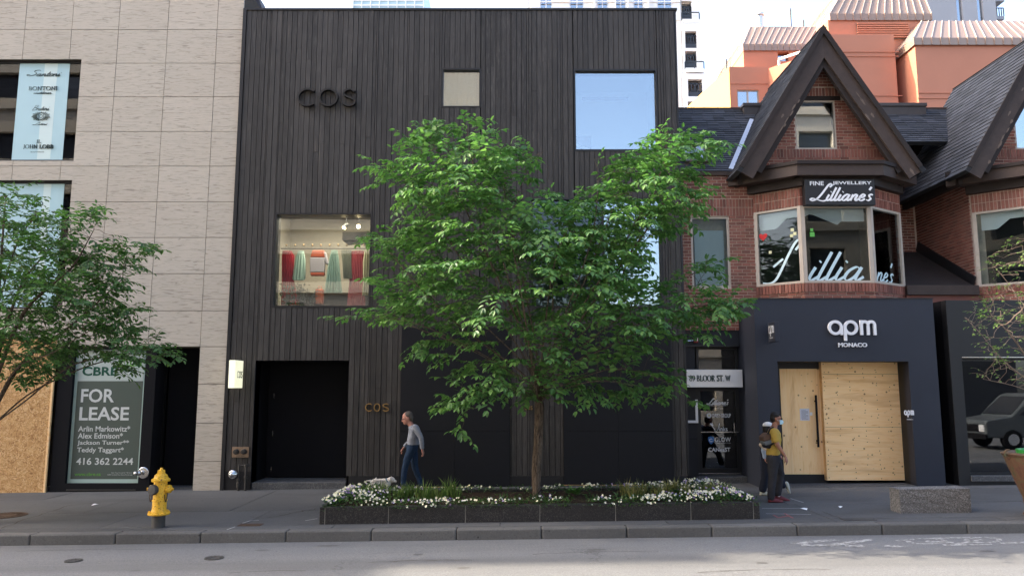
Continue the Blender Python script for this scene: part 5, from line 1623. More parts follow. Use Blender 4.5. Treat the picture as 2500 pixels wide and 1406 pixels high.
# blade sign
bx = at(1893, 810, 16.62).x
bz0, bz1 = at(1882, 835, 16.9).z, at(1882, 787, 16.9).z
bl = thing("blade_sign", (bx, 16.9, bz0), "small dark square blade sign sticking out of the slate blue shopfront", "sign")
MB().box(bx, bx + .10, 16.66, 17.10, bz0, bz1).build("sign_box", M['apm'], bl, bevel=.006)
MB().box(bx + .03, bx + .07, 17.10, YA - .001, bz0 + .18, bz0 + .24).build("bracket", M['black_metal'], bl)
mp = Map2D((bx - .002, 17.06, bz0 + .16), (0, -1, 0), (0, 0, 1))
L = [arc(.06, .06, .05, .07, 0, 360, 16), [(.11, -.01), (.11, .06)], arc(.185, .06, .05, .07, 0, 360, 16), [(.135, -.07), (.135, .06)], [(.26, -.01), (.26, .13)], [(.305, -.01), (.305, .09), (.283, .125), (.26, .10)], [(.35, -.01), (.35, .09), (.328, .125), (.305, .10)]]
L = [[np.array(p) * (1.0, 1.15) + (0, .05) for p in l] for l in L]
mb = MB(); ribbons(mb, strokes_2d(L, .015), mp, .002); sans(mb, "MONACO", Map2D((bx - .002, 16.99, bz0 + .08), (0, -1, 0), (0, 0, 1)), .2, .03, 0, .002)
mb.build("lettering", M['white'], bl)

# ------------------------------------------------------------------ glass street door with the address plate
YDR = 18.62
wx0, wx1 = cxr + .02, ax0 - .002
zt = at(1740, 806, 18.4).z
dh = rect(1712, 955, 1798, 1162, YDR); th_ = rect(1704, 853, 1795, 902, YDR)
dh = (dh[0], dh[1], gz(5) + .16, dh[3])
sd = thing("street_entrance", ((wx0 + wx1) / 2, 18.5, gz(5)), "dark painted entrance wall around the glass street door, between timber shop and blue shopfront", "entrance")
wall_mb(wx0, wx1, -.3, zt + .02, [(dh[0] - .14, dh[1] + .14, -.3, th_[3] + .06)], 18.42, 18.70).build("wall", M['door_wall'], sd)
MB().box(wx0, wx1, 18.36, 18.42, zt - .40, zt - .36).build("ledge", M['black_metal'], sd)
for z in (zt - 1.9, zt - 2.6): MB().box(wx0, dh[0] - .16, 18.412, 18.42, z, z + .015).build("wall_joint", M['black_matte'], sd)
slab_mb(dh[0] - .2, dh[1] + .25, 18.22, 18.75, .13, -.2).build("doorstep", M['step'], sd, bevel=.008)
slab_mb(wx0, wx0 + .42, 18.0, 18.42, .06, -.2).build("step_block", M['step'], sd, bevel=.008)
MB().box(dh[0] - .14, dh[1] + .14, YDR + .1, YDR + .14, th_[2] - .1, th_[3] + .06).build("lintel_panel", M['black_matte'], sd) if False else None
tf = frame_mb(th_[0] - .05, th_[1] + .05, th_[2] - .06, th_[3] + .06, .06, YDR - .03, YDR + .04).build("transom_frame", M['black_metal'], sd)
MB().box(th_[0], th_[1], YDR, YDR + .01, th_[2], th_[3]).build("pane", M['glass_dark'], tf)
dd = thing("glass_door", ((dh[0] + dh[1]) / 2, YDR, dh[2]), "black framed glass street door with white shop names on it", "door")
frame_mb(dh[0] - .13, dh[1] + .13, dh[2] - .0, dh[3] + .14, .13, YDR - .03, YDR + .04).build("door_frame", M['black_metal'], dd)
MB().box(dh[0], dh[1], YDR, YDR + .01, dh[2] + .13, dh[3] + .02).build("pane", M['glass_dark'], dd)
MB().box(dh[0] - .12, dh[1] + .12, YDR - .035, YDR - .03, dh[2] + .0, dh[2] + .02).build("threshold_strip", M['chrome'], dd)
MB().box(dh[0] - .02, dh[1] + .04, YDR - .045, YDR - .025, at(1755, 1054, YDR).z - .012, at(1755, 1054, YDR).z + .012).build("push_bar", M['chrome'], dd)
zz0, zz1 = at(1793, 1056, YDR).z, at(1793, 1032, YDR).z; xh = at(1790, 1040, YDR).x
MB().tube([(xh + .08, YDR - .03, zz1), (xh, YDR - .07, zz1), (xh, YDR - .07, zz0), (xh + .08, YDR - .03, zz0)], .012, 6).build("handle", M['chrome'], dd)
MB().box(wx0, wx1, YDR + 1.6, YDR + 1.65, -.3, zt).box(wx0, wx1, YDR + .1, YDR + 1.6, zt - .6, zt - .55).box(wx0, wx0 + .03, YDR + .1, YDR + 1.6, -.3, zt).build("hall_wall", M['room_dark'], sd)
yq2 = YDR - .004
mb = MB(); fn, w, hh = lay(1725, 972, 1778, 987, yq2); ribbons(mb, strokes_2d(fit(script_word("Lilliane's"), w, hh), .02, .008, 60), fn, .001); mb.build("lettering", M['white'], dd)
put(dd, "FINE JEWELLERY", 1728, 988, 1777, 991, M['white'], 0, yq2); put(dd, "416 922 2222", 1742, 996, 1765, 998, M['white'], 0, yq2)
put(dd, "DAISY GROUP", 1739, 1009, 1784, 1019, M['white'], .02, yq2)
mb = MB(); fn, w, hh = lay(1725, 1008, 1737, 1020, yq2)
for k in range(12):
    a = k * math.pi / 6; r0, r1 = .015, .06
    ribbons(mb, strokes_2d([[(.06 + r0 * math.cos(a), .06 + r0 * math.sin(a)), (.06 + r1 * math.cos(a), .06 + r1 * math.sin(a))]], .022), fn, .001)
mb.build("daisy_emblem", M['white'], dd)
mb = MB(); fn, w, hh = lay(1729, 1012, 1733, 1016, yq2 - .002); ribbons(mb, strokes_2d([arc(w / 2, hh / 2, .012, .012, 0, 360, 12)], .022), fn, .001); mb.build("daisy_centre", M['yellow_note'], dd)
mb = MB(); fn, w, hh = lay(1738, 1033, 1757, 1056, yq2 - .03)
ribbons(mb, strokes_2d([[(0, hh * .75), (w * .35, hh * .35), (w * .45, 0)], [(w * .45, 0), (w * .8, hh * .4), (w, hh)]], .014, .008), fn, .001)
ribbons(mb, strokes_2d([[(-w * .2, hh * .98), (0, hh * .8)], [(0, hh * 1.0), (w * .12, hh * .72)]], .03), fn, .001); mb.build("butterfly_emblem", M['white'], dd)
put(dd, "inks", 1756, 1041, 1776, 1052, M['white'], 0, yq2 - .03)
put(dd, "GLOW", 1745, 1067, 1784, 1078, M['white'], .0, yq2); put(dd, "College of Beauty Design", 1747, 1080, 1784, 1082, M['white'], 0, yq2)
M['shield'] = plain("blue shield", (0.04, 0.16, 0.42), .5)
mb = MB(); fn, w, hh = lay(1729, 1065, 1743, 1084, yq2)
sh_ = [(0, hh * .92), (w / 2, hh), (w, hh * .92), (w, hh * .45), (w * .75, hh * .15), (w / 2, 0), (w * .25, hh * .15), (0, hh * .45)]
mb.add([fn(x, y, .001) for x, y in sh_], [tuple(range(8))[::-1]]); mb.build("shield_emblem", M['shield'], dd)
mb = MB(); ribbons(mb, strokes_2d([arc(w / 2, hh * .52, w * .25, w * .25, 40, 330, 14)], .014), fn, .003); mb.build("shield_letter", M['white'], dd)
put(dd, "CANeaST", 1729, 1092, 1783, 1102, M['white'], .02, yq2)
# address plate
ap = rect(1674, 902, 1813, 945, 18.10)
ap = (ap[0], min(ap[1], ax0 - .01), ap[2], ap[3])
M['alu'] = plain("brushed aluminium", (0.60, 0.61, 0.63), .38, .5, .55, var=.06, scale=2)
ad = thing("address_plate", ((ap[0] + ap[1]) / 2, 18.1, ap[2]), "silver address plate with dark serif lettering over the glass street door", "sign")
MB().box(ap[0], ap[1], 18.10, 18.16, ap[2], ap[3]).build("plate", M['alu'], ad, bevel=.004)
MB().box(ap[0] + .2, ap[0] + .26, 18.16, 18.5, ap[2] + .1, ap[2] + .2).box(ap[1] - .26, ap[1] - .2, 18.16, 18.5, ap[2] + .1, ap[2] + .2).build("bracket", M['black_metal'], ad)
mb = MB(); fn, w, hh = lay(1684, 916, 1783, 930, 18.095); ribbons(mb, strokes_2d(fit(serif_word("89 BLOOR ST. W"), w, hh), .024, .011), fn, .001); mb.build("lettering", M['ink'], ad)
# white corner of a notice case, red alarm bell
nc = rect(1676, 975, 1704, 1032, 18.37)
cs = thing("notice_case", ((nc[0] + nc[1]) / 2, 18.4, nc[2]), "dark notice case with a white border beside the glass street door", "notice case")
MB().box(nc[0], nc[1] - .06, 18.38, 18.415, nc[2] + .06, nc[3]).build("case_panel", M['door_wall'], cs)
MB().box(nc[1] - .06, nc[1], 18.365, 18.415, nc[2] + .06, nc[3]).box(nc[0] - .0, nc[1], 18.365, 18.415, nc[2], nc[2] + .06).build("border", M['white'], cs)
M['red'] = plain("red enamel", (0.30, 0.02, 0.02), .4, .5)
al = at(1698, 830, 18.3)
ab = thing("alarm_horn", al, "small red and white alarm horn on the wall above the street door", "alarm")
MB().box(al.x - .03, al.x + .07, 18.32, 18.42, al.z - .06, al.z + .06).build("body", M['red'], ab, bevel=.01)
MB().box(al.x + .0, al.x + .06, 18.30, 18.32, al.z - .02, al.z + .055).build("strobe", M['white'], ab, bevel=.006)
MB().tube([(al.x - .03, 18.37, al.z - .01), (al.x - .24, 18.37, al.z - .02)], .012, 6).build("conduit", M['chrome'], ab)

# ------------------------------------------------------------------ charcoal shopfront at the right edge
YB2 = 17.2
bx0_ = (at(2335, 800, YB2).x + at(2369, 1180, YB2).x) / 2
bx0_ = at(2350, 980, YB2).x
df = thing("charcoal_shopfront", (bx0_ + 2, YB2, gz(11)), "charcoal shopfront with a large dark window at the right edge", "shopfront")
zt2 = at(2400, 733, YB2).z
wz0, wz1 = at(2420, 1161, YB2).z, at(2420, 873, YB2).z
wxa = (at(2348, 880, YB2).x + at(2369, 1150, YB2).x) / 2
bxf = (at(2312, 760, YB2).x + at(2341, 1180, YB2).x) / 2
MB().box(bxf, wxa, YB2, YB2 + .2, -.3, zt2).box(wxa, bxf + 6.4, YB2, YB2 + .2, wz1, zt2).box(wxa, bxf + 6.4, YB2 + .02, YB2 + .2, -.3, wz0 - .12).build("surround", M['dark_front'], df)
MB().box(bxf, bxf + .05, YB2 + .2, 18.9, -.3, zt2).build("side_panel", M['black_matte'], df)
MB().box(bxf + .05, bxf + 6.4, YB2 + .2, 18.9, zt2 - .06, zt2 - .003).build("top_panel", M['black_matte'], df)
MB().box(wxa, bxf + 6.4, YB2 - .03, YB2 + .25, wz0 - .12, wz0).build("window_sill", M['step'], df, bevel=.006)
MB().box(wxa, bxf + 6.4, YB2 - .015, YB2, wz1 + .0, wz1 + .018).build("light_strip", M['chrome'], df)
wf = frame_mb(wxa, bxf + 6.4, wz0, wz1, .05, YB2 + .12, YB2 + .2).build("window_frame", M['black_metal'], df)
MB().box(wxa + .05, bxf + 6.35, YB2 + .15, YB2 + .162, wz0 + .05, wz1 - .05).build("pane", M['glass_dark'], wf)
MB().box(wxa - .2, bxf + 6.4, 19.4, 19.45, -.3, zt2).build("room_wall", M['room_dark'], df)
MB().box(ax1 - .3, bxf + .1, 18.9, 18.95, -.3, zt2).build("gap_wall", M['black_matte'], df)

# ------------------------------------------------------------------ street things
# yellow fire hydrant
hc = gnd(386, 1286)
hy = thing("fire_hydrant", hc, "yellow fire hydrant with rust spots and a black front cap on the pavement", "fire hydrant")
def mat_hydrant():
    t = NT("yellow hydrant paint")
    co = t.coord("World")
    n = t.noise(co, 9, 6, 0.7); n2 = t.noise(co, 38, 4, 0.7)
    c = t.mix((0.72, 0.39, 0.024), (0.82, 0.49, 0.038), n)
    c = t.mix(c, (0.13, 0.045, 0.015), t.ramp(n2, [(0.56, 0.0), (0.63, 0.9)]))
    c = t.mix(c, (0.10, 0.035, 0.014), t.ramp(n, [(0.60, 0.0), (0.66, 0.9)]))
    return t.done(t.bsdf(c, 0.5, 0.4, 0, n2, 0.3, .004))
M['hyd'] = mat_hydrant()
sc = 1.0
zz = lambda py: at(386, py, hc.y).z - hc.z
hw = lambda px: abs(at(386 + px, 1200, hc.y).x - at(386, 1200, hc.y).x)
MB().lathe([(hw(15.5), -.02), (hw(15.5), zz(1256))], hc, 20).build("standpipe_base", M['iron_dark'], hy, smooth=False)
MB().lathe([(hw(16), zz(1257)), (hw(25), zz(1255)), (hw(26), zz(1252)), (hw(24), zz(1250)), (hw(18), zz(1247)), (hw(16.5), zz(1240)), (hw(16), zz(1223)), (hw(17.5), zz(1222)), (hw(17.5), zz(1219)), (hw(15.5), zz(1218)), (hw(15.5), zz(1180)), (hw(15.8), zz(1175))], hc, 24).build("barrel", M['hyd'], hy, smooth=False)
MB().lathe([(hw(16), zz(1175)), (hw(21), zz(1174)), (hw(22), zz(1170)), (hw(20), zz(1168)), (hw(16.5), zz(1166)), (hw(14.5), zz(1159)), (hw(10.5), zz(1155.5)), (hw(9.5), zz(1155))], hc, 24).build("bonnet", M['hyd'], hy, smooth=False)
MB().lathe([(hw(9.5), zz(1155)), (hw(9.2), zz(1147)), (hw(5), zz(1145.5))], hc, 6).lathe([(hw(3.8), zz(1146)), (hw(3.2), zz(1141))], hc, 5).build("top_nut", M['hyd'], hy)
for k in range(8):
    bo = MB()
    a = k * math.pi / 4 + .2
    bo.lathe([(.018, 0), (.018, .035), (.008, .04)], hc + Vector((math.cos(a) * hw(22.5), math.sin(a) * hw(22.5), zz(1252))), 6)
    bo.build("flange_bolt", M['hyd'], hy)

zn = zz(1193)
for s in (-1, 1):
    n0 = hc + Vector((s * hw(14), 0, zn))
    MB().lathe([(hw(9), 0), (hw(9), hw(5)), (hw(10), hw(6)), (hw(9.5), hw(11)), (hw(6), hw(13)), (hw(3.4), hw(13.5)), (hw(3.4), hw(18)), (.004, hw(18.3))], n0, 16, (s, -.06, 0)).build("side_cap", M['hyd'], hy)
    pts = [n0 + Vector((s * hw(8), -.05, -hw(8)))]
    for k in range(1, 9): pts.append(n0 + Vector((s * (hw(8) - hw(7) * k / 8), -.06, -hw(9) - math.sin(k / 8 * math.pi) * hw(19) - hw(3) * k / 8)))
    MB().tube(pts, .008, 5).build("chain", M['rust'], hy)
MB().lathe([(hw(12), 0), (hw(12.5), hw(9)), (hw(11), hw(11)), (.004, hw(12))], hc + Vector((-hw(8), -hw(12), zz(1193))), 20, (-.35, -1, .02)).build("front_cap", M['iron_dark'], hy)

# granite planter
pc0 = gnd(779, 1276); pc1 = gnd(1856, 1267)
PY0, PY1 = 13.32, 15.45
PX0, PX1 = at(779, 1260, PY0).x, at(1856, 1252, PY0).x
pl = thing("granite_planter", ((PX0 + PX1) / 2, PY0, gz(0)), "long low dark granite planter with pansies around the big tree", "planter")
jx = [PX0] + [at(p, 1255, PY0).x for p in (793, 948, 1136, 1318, 1503, 1687, 1840)] + [PX1]
ZP = 0.285
for i, (a, b) in enumerate(zip(jx, jx[1:])):
    slab_mb(a + .004, b - .004, PY0, PY0 + .13, ZP, -.06).build("granite_slab", M['granite'], pl, bevel=.012)
    slab_mb(a + .004, b - .004, PY1 - .13, PY1, ZP, -.06).build("granite_slab", M['granite'], pl, bevel=.012)
for x in (PX0, PX1 - .13):
    slab_mb(x + .0, x + .13, PY0 + .135, PY1 - .135, ZP, -.06).build("granite_slab", M['granite'], pl, bevel=.012)
slab_mb(PX0 + .13, PX1 - .13, PY0 + .13, PY1 - .13, ZP - .05, 0).build("soil", M['soil'], pl)
M['joint_pale'] = plain("pale joint mortar", (0.26, 0.24, 0.21), .9)
for x in jx[1:-1]: slab_mb(x - .004, x + .004, PY0 + .004, PY0 + .1, ZP - .01, -.05).build("joint", M['joint_pale'], pl)

# rough granite bench
b0, b1 = gnd(2177, 1249), gnd(2372, 1252)
BY = gnd(2270, 1252).y
qx0, qx1 = at(2197, 1225, BY).x, at(2371, 1225, BY).x
bd = 1.0
be = MB()
def rough_box(x0, x1, y0, y1, z0, z1, n=7, amp=.008):
    bm = bmesh.new(); bmesh.ops.create_cube(bm, size=1)
    bmesh.ops.subdivide_edges(bm, edges=bm.edges[:], cuts=n, use_grid_fill=True)
    for v in bm.verts:
        v.co = Vector((x0 + (v.co.x + .5) * (x1 - x0), y0 + (v.co.y + .5) * (y1 - y0), z0 + (v.co.z + .5) * (z1 - z0)))
        v.co += Vector((rng.uniform(-amp, amp), rng.uniform(-amp, amp), rng.uniform(-amp, amp)))
        v.co.z += gz(v.co.x)
    mb = MB(); bm.verts.ensure_lookup_table()
    mb.add([v.co.copy() for v in bm.verts], [tuple(v.index for v in f.verts) for f in bm.faces]); bm.free()
    return mb
zb_ = at(2270, 1190, BY).z - gz(9)
bt = thing("granite_bench", ((qx0 + qx1) / 2, BY + .5, gz(9)), "rough grey granite block bench on the pavement at the right", "bench")
rough_box(qx0, qx1, BY, BY + .36, -.03, zb_, 9, .006).build("block", M['bench'], bt, bevel=.01)

# painted pot at the right edge
pc = gnd(2566, 1262)
def mat_pot():
    t = NT("orange and green painted metal")
    n = t.noise(t.coord("World"), 6, 5, .7, .8)
    c = t.ramp(n, [(0.34, (0.03, 0.06, 0.035)), (0.43, (0.10, 0.075, 0.04)), (0.55, (0.115, 0.058, 0.035)), (0.68, (0.085, 0.035, 0.03)), (0.8, (0.20, 0.16, 0.08))])
    return t.done(t.bsdf(c, .6, .3, 0, n, .3))
M['pot'] = mat_pot(); M['green_tray'] = plain("green plastic", (0.03, 0.22, 0.045), .4)
pt = thing("painted_pot", pc, "tall flared orange and green painted pot with curled handles, cut by the right edge", "pot")
rr = lambda px: abs(at(2540 - px, 1200, pc.y).x - pc.x) * 0 + px * pc.y / 1850
zp = lambda py: at(2490, py, pc.y).z - pc.z
MB().lathe([(rr(52), 0), (rr(56), .03), (rr(50), .10), (rr(54), zp(1215)), (rr(66), zp(1180)), (rr(79), zp(1140)), (rr(87), zp(1115)), (rr(92), zp(1108)), (rr(80), zp(1104)), (rr(72), zp(1112))], pc, 26).build("body", M['pot'], pt, smooth=False)
for s in (-1, 1):
    for zc_, r_ in ((zp(1108), rr(10)), (zp(1228), rr(12))):
        base = rr(88) if zc_ > .6 else rr(44)
        pts = [pc + Vector((s * (base + r_ * math.sin(a) * .9), 0, zc_ + r_ * math.cos(a))) for a in np.linspace(-.3, math.pi + .6, 10)]
        MB().tube(pts, .018, 6).build("handle", M['pot'], pt)
MB().lathe([(rr(58), zp(1112)), (rr(60), zp(1098)), (rr(56), zp(1097)), (rr(54), zp(1104))], pc, 22).build("liner", M['green_tray'], pt)

# ------------------------------------------------------------------ buildings behind
M['white_stone'] = plain("pale limestone", (0.90, 0.87, 0.82), .85, .2, var=.06, scale=.4)
M['stucco'] = plain("terracotta stucco", (0.49, 0.205, 0.130), .9, .15, var=.10, scale=.5)
M['copper_roof'] = plain("pink brown standing seam metal", (0.31, 0.215, 0.165), .45, .4, .25, var=.08, scale=.3)
M['grey_conc'] = plain("grey concrete", (0.36, 0.35, 0.36), .85, var=.08, scale=.3)
M['far_glass'] = mat_glass("far window glass", refl=.35, trans=(.35, .4, .45), wav=.0)
M['balc'] = plain("balcony metal", (0.035, 0.04, 0.048), .5, .4)
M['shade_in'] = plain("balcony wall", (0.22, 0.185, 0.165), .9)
def R2(px0, py0, px1, py1, Y): return rect(px0, py0, px1, py1, Y)
# pale stone tower
YT = 74.0
tw = thing("limestone_tower", (at(1550, 0, YT).x, YT, 0), "pale limestone apartment tower with stacked balconies behind the timber shop", "building")
tx0, tx1 = at(1318, 0, YT).x, at(1664, 100, YT).x
TH = at(1500, -420, YT).z
wins = []
for (pa, pb) in ((1318, 1349), (1390, 1427), (1457, 1485), (1502, 1529), (1546, 1572), (1604, 1642)):
    py = -420
    for k in range(12):
        y1 = 70 - k * 49
        h = R2(pa, y1 - 32, pb, y1, YT)
        wins.append((h[0], h[1], h[2], h[3]))
core = wall_mb(tx0 - 1.0, tx1, at(1500, 300, YT).z, TH, wins, YT, YT + .5)
core.build("wall", M['white_stone'], tw)
MB().box(tx0 - 1, tx1 - .2, YT + .5, YT + 12, -2, TH).build("core", M['balc'], tw)
for w in wins:
    if w[3] > at(1500, -90, YT).z: continue
    f = frame_mb(w[0], w[1], w[2], w[3], .12, YT + .15, YT + .35)
    m = (w[0] + w[1]) / 2; f.box(m - .06, m + .06, YT + .15, YT + .35, w[2] + .12, w[3] - .12)
    fo = f.build("window", M['white'], tw)
    MB().box(w[0] + .12, w[1] - .12, YT + .22, YT + .26, w[2] + .12, w[3] - .12).build("pane", M['far_glass'], fo)
for (a, b) in ((1449, 1452), (1500, 1502), (1530, 1533), (1580, 1583)):
    h = R2(a, -100, b, 60, YT); MB().box(h[0], h[1], YT - .35, YT, h[2], h[3]).build("pilaster", M['white_stone'], tw)
for y in (5, -44, 49):
    h = R2(1318, y, 1660, y + 2, YT); MB().box(h[0], h[1], YT - .12, YT, h[2], h[3]).build("string_course", M['white_stone'], tw)
# corner with balconies, widening in steps
def balcony_bay(pxl, pxr, py0, py1, Y, floors, ph, opl, opr, oph):
    h = R2(pxl, py0, pxr, py1, Y)
    hs = []
    for py in floors:
        hs.append(R2(opl, py - oph, opr, py, Y))
    wall_mb(h[0], h[1], h[2], h[3], hs, Y, Y + .45).build("corner_wall", M['white_stone'], tw)
    MB().box(h[0] + .1, h[1] - .4, Y + 2.2, Y + 2.4, h[2], h[3]).box(h[1] - .35, h[1] - .05, Y + .45, Y + 6, h[2], h[3]).build("balcony_wall", M['shade_in'], tw)
    for o in hs:
        MB().box(o[0], o[1], Y + .45, Y + 2.2, o[2] - .25, o[2]).build("balcony_floor", M['white_stone'], tw)
        r = MB(); zt_ = o[2] + 1.45; yy = Y + .12
        r.box(o[0], o[1], yy, yy + .07, zt_ - .10, zt_); r.box(o[0], o[1], yy, yy + .07, o[2] + .55, o[2] + .63); r.box(o[0], o[1], yy, yy + .06, o[2], o[2] + .5)
        n = 4
        for k in range(n + 1):
            x = o[0] + (o[1] - o[0]) * k / n; r.box(x - .05, x + .05, yy, yy + .07, o[2] + .5, zt_)
        m1, m2 = o[0] + (o[1] - o[0]) * .3, o[0] + (o[1] - o[0]) * .7
        r.bar((m1, yy + .03, o[2] + .6), (m2, yy + .03, zt_), .05, .05); r.bar((m1, yy + .03, zt_), (m2, yy + .03, o[2] + .6), .05, .05)
        r.build("balcony_rail", M['balc'], tw)
        MB().box(o[0] + .1, o[1] - .1, Y + 2.1, Y + 2.19, o[2] + .1, o[3] - .5).build("balcony_door", M['far_glass'], tw)
balcony_bay(1662, 1704, -120, 56, YT + .02, (47, 0, -50), 49, 1664, 1689, 44)
balcony_bay(1668, 1714, 58, 178, YT - .6, (118, 166), 49, 1673, 1701, 41)
balcony_bay(1670, 1723, 180, 300, YT - 1.2, (236, 290), 50, 1680, 1715, 42)
for (a, b, py, Y) in ((1664, 1706, 56, YT - .1), (1671, 1717, 176, YT - .9)):
    h = R2(a, py - 2, b, py, Y); MB().box(h[0], h[1], Y - .4, Y + .3, h[2] - .2, h[3] + .1).build("ledge", M['white_stone'], tw)
    r = MB(); r.box(h[0], h[1], Y - .35, Y - .28, h[3] + .8, h[3] + .9)
    for k in range(3): r.box(h[0] + (h[1] - h[0]) * k / 2 - .05, h[0] + (h[1] - h[0]) * k / 2 + .05, Y - .35, Y - .28, h[3], h[3] + .8)
    r.build("terrace_rail", M['balc'], tw)
h = R2(1652, 132, 1668, 300, YT - .4); MB().box(h[0], h[1], YT - .4, YT, h[2], h[3]).build("lower_wall", M['white_stone'], tw)

# terracotta hotel, stepping up to the right
YS = 46.0
st = thing("terracotta_building", (at(2200, 100, YS).x, YS, 0), "terracotta stucco building with standing seam mansard roofs behind the brick houses", "building")
def stucco_block(px0, px1, pyt, Y, depth, name="wall", holes=()):
    x0, x1 = at(px0, 200, Y).x, at(px1, 200, Y).x; zt_ = at((px0 + px1) / 2, pyt, Y).z
    hs = [R2(*q, Y) for q in holes]
    mb = wall_mb(x0, x1, 2, zt_, hs, Y, Y + .4); mb.box(x0, x1, Y + .4, Y + depth, 2, zt_)
    mb.build(name, M['stucco'], st)
    return x0, x1, zt_
def hotel_window(q, Y, curtain=True):
    h = R2(*q, Y)
    f = frame_mb(h[0], h[1], h[2], h[3], .07, Y + .08, Y + .2); m = (h[0] + h[1]) / 2; f.box(m - .05, m + .05, Y + .08, Y + .2, h[2] + .07, h[3] - .07)
    fo = f.build("window", M['taupe'], st)
    MB().box(h[0] + .07, h[1] - .07, Y + .12, Y + .14, h[2] + .07, h[3] - .07).build("pane", M['far_glass'], fo)
    for a, b in ((.07, .36), (.55, .95)):
        MB().box(h[0] + (h[1] - h[0]) * a, h[0] + (h[1] - h[0]) * b, Y + .25, Y + .3, h[2] + .07, h[3] - .07).build("curtain", M['white'], fo)
M['seam'] = plain("bright folded seam", (0.62, 0.50, 0.40), .35, .5, .25, var=.05)
def seam_roof(px0, px1, py_e, py_t, inl, inr, Y, run, seams, lip=.45):
    """mansard: eave line px0..px1 at py_e, sloping back to py_t"""
    e0, e1 = at(px0, py_e, Y), at(px1, py_e, Y); t0, t1 = at(px0 + inl, py_t, Y + run), at(px1 - inr, py_t, Y + run)
    e0.z = e1.z = (e0.z + e1.z) / 2; t0.z = t1.z = (t0.z + t1.z) / 2
    bk0, bk1 = Vector((e0.x, Y + 12, e0.z)), Vector((e1.x, Y + 12, e1.z)); tb0, tb1 = Vector((t0.x, Y + 10, t0.z)), Vector((t1.x, Y + 10, t1.z))
    up = Vector((0, 0, lip))
    mb = MB(); E0, E1, B0, B1 = e0 + up, e1 + up, bk0 + up, bk1 + up
    mb.add([E0, E1, t1, t0, B0, B1, tb1, tb0], [(0, 1, 2, 3), (1, 5, 6, 2), (5, 4, 7, 6), (4, 0, 3, 7), (3, 2, 6, 7)])
    mb.add([e0, e1, E1, E0, bk0, bk1, B1, B0], [(0, 1, 2, 3), (1, 5, 6, 2), (4, 0, 3, 7)])
    ro = mb.build("mansard_roof", M['copper_roof'], st)
    n = (E1 - E0).cross(t0 - E0).normalized()
    for k in range(seams + 1):
        u = k / seams
        a, b = E0.lerp(E1, u), t0.lerp(t1, u)
        if abs(b.x - a.x) > 0: pass
        MB().bar(a + n * .02, b + n * .02, .045, .05, n).build("seam", M['seam'], ro)
        c = a - up; MB().box(a.x - .025, a.x + .025, a.y - .05, a.y, c.z, a.z).build("seam", M['copper_roof'], ro)
    nl = Vector((-1, 0, .5)).normalized()
    for k in range(8):
        u = k / 8
        a, b = E0.lerp(B0, u), t0.lerp(tb0, u); MB().bar(a + nl * .02, b + nl * .02, .045, .05, nl).build("seam", M['seam'], ro)
    return e0, e1
# left wing
stucco_block(1818, 1990, 124, YS + 1.6, 12, holes=((1899, 128, 1926, 150),))
seam_roof(1815, 2000, 124, 66, 17, -25, YS + 1.5, 2.2, 13)
stucco_block(1781, 1876, 164, YS, 12, "lower_wing", ((1800, 220, 1853, 262),))
hotel_window((1800, 220, 1853, 262), YS)
h = R2(1781, 204, 1876, 206, YS); MB().box(h[0], h[1], YS - .04, YS, h[2], h[3]).build("string_course", M['stucco'], st)
# sloping left flank
xl_, yl_ = at(1781, 200, YS).x, YS
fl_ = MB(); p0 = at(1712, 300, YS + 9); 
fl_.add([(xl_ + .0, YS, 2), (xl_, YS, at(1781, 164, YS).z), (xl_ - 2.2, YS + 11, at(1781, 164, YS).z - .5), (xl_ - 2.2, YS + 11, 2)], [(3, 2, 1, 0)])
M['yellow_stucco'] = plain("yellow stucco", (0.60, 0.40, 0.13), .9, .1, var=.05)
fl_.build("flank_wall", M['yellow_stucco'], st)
h = R2(1901, 120, 1905, 155, YS + 1.4)
MB().box(R2(1899, 128, 1926, 150, YS + 1.6)[0], R2(1899, 128, 1926, 150, YS + 1.6)[1], YS + 1.9, YS + 1.95, R2(1899, 128, 1926, 150, YS + 1.6)[2], R2(1899, 128, 1926, 150, YS + 1.6)[3]).build("pane", M['far_glass'], st)
a, b = at(1902, 146, YS + .2), at(1956, 128, YS - 1.6)
MB().bar(a, b, .14, .14).bar(a - Vector((0, 0, 1.0)), a, .12, .12, (1, 0, 0)).build("terrace_rail", M['white_stone'], st)
q0, q1 = at(1876, 168, YS), at(1960, 140, YS - 2.2)
MB().add([(q0.x, q0.y, 2), (q1.x, q1.y, 2), q1, q0], [(0, 1, 2, 3)]).build("terrace_wall", M['stucco'], st)
# middle tower
stucco_block(2030, 2260, 50, YS + .8, 12, "middle_tower")
seam_roof(2027, 2275, 50, -70, 60, 45, YS + .7, 3.2, 13)
vl = R2(2093, 57, 2218, 95, YS + .7)
lou = MB().box(vl[0], vl[1], YS + .72, YS + .79, vl[2], vl[3]).build("vent_grille", M['shade_in'], st)
for k in range(7):
    z = vl[2] + (vl[3] - vl[2]) * (k + .3) / 7; MB().box(vl[0], vl[1], YS + .6, YS + .72, z, z + .09).build("louvre", M['stucco'], lou)
stucco_block(2016, 2190, 85, YS - 1.0, 3, "front_bay")
for py in (127, 138, 234):
    h = R2(2016, py, 2194 if py < 200 else 2202, py + 1.5, YS - 1.0); MB().box(h[0], h[1], YS - 1.05, YS - 1.0, h[2], h[3]).build("string_course", M['stucco'], st)
gb = R2(2196, 150, 2220, 206, YS + .0)
gl_ = MB().box(gb[0], gb[1], YS + .6, YS + .78, gb[2], gb[3]).build("glass_block_window", M['white_stone'], st)
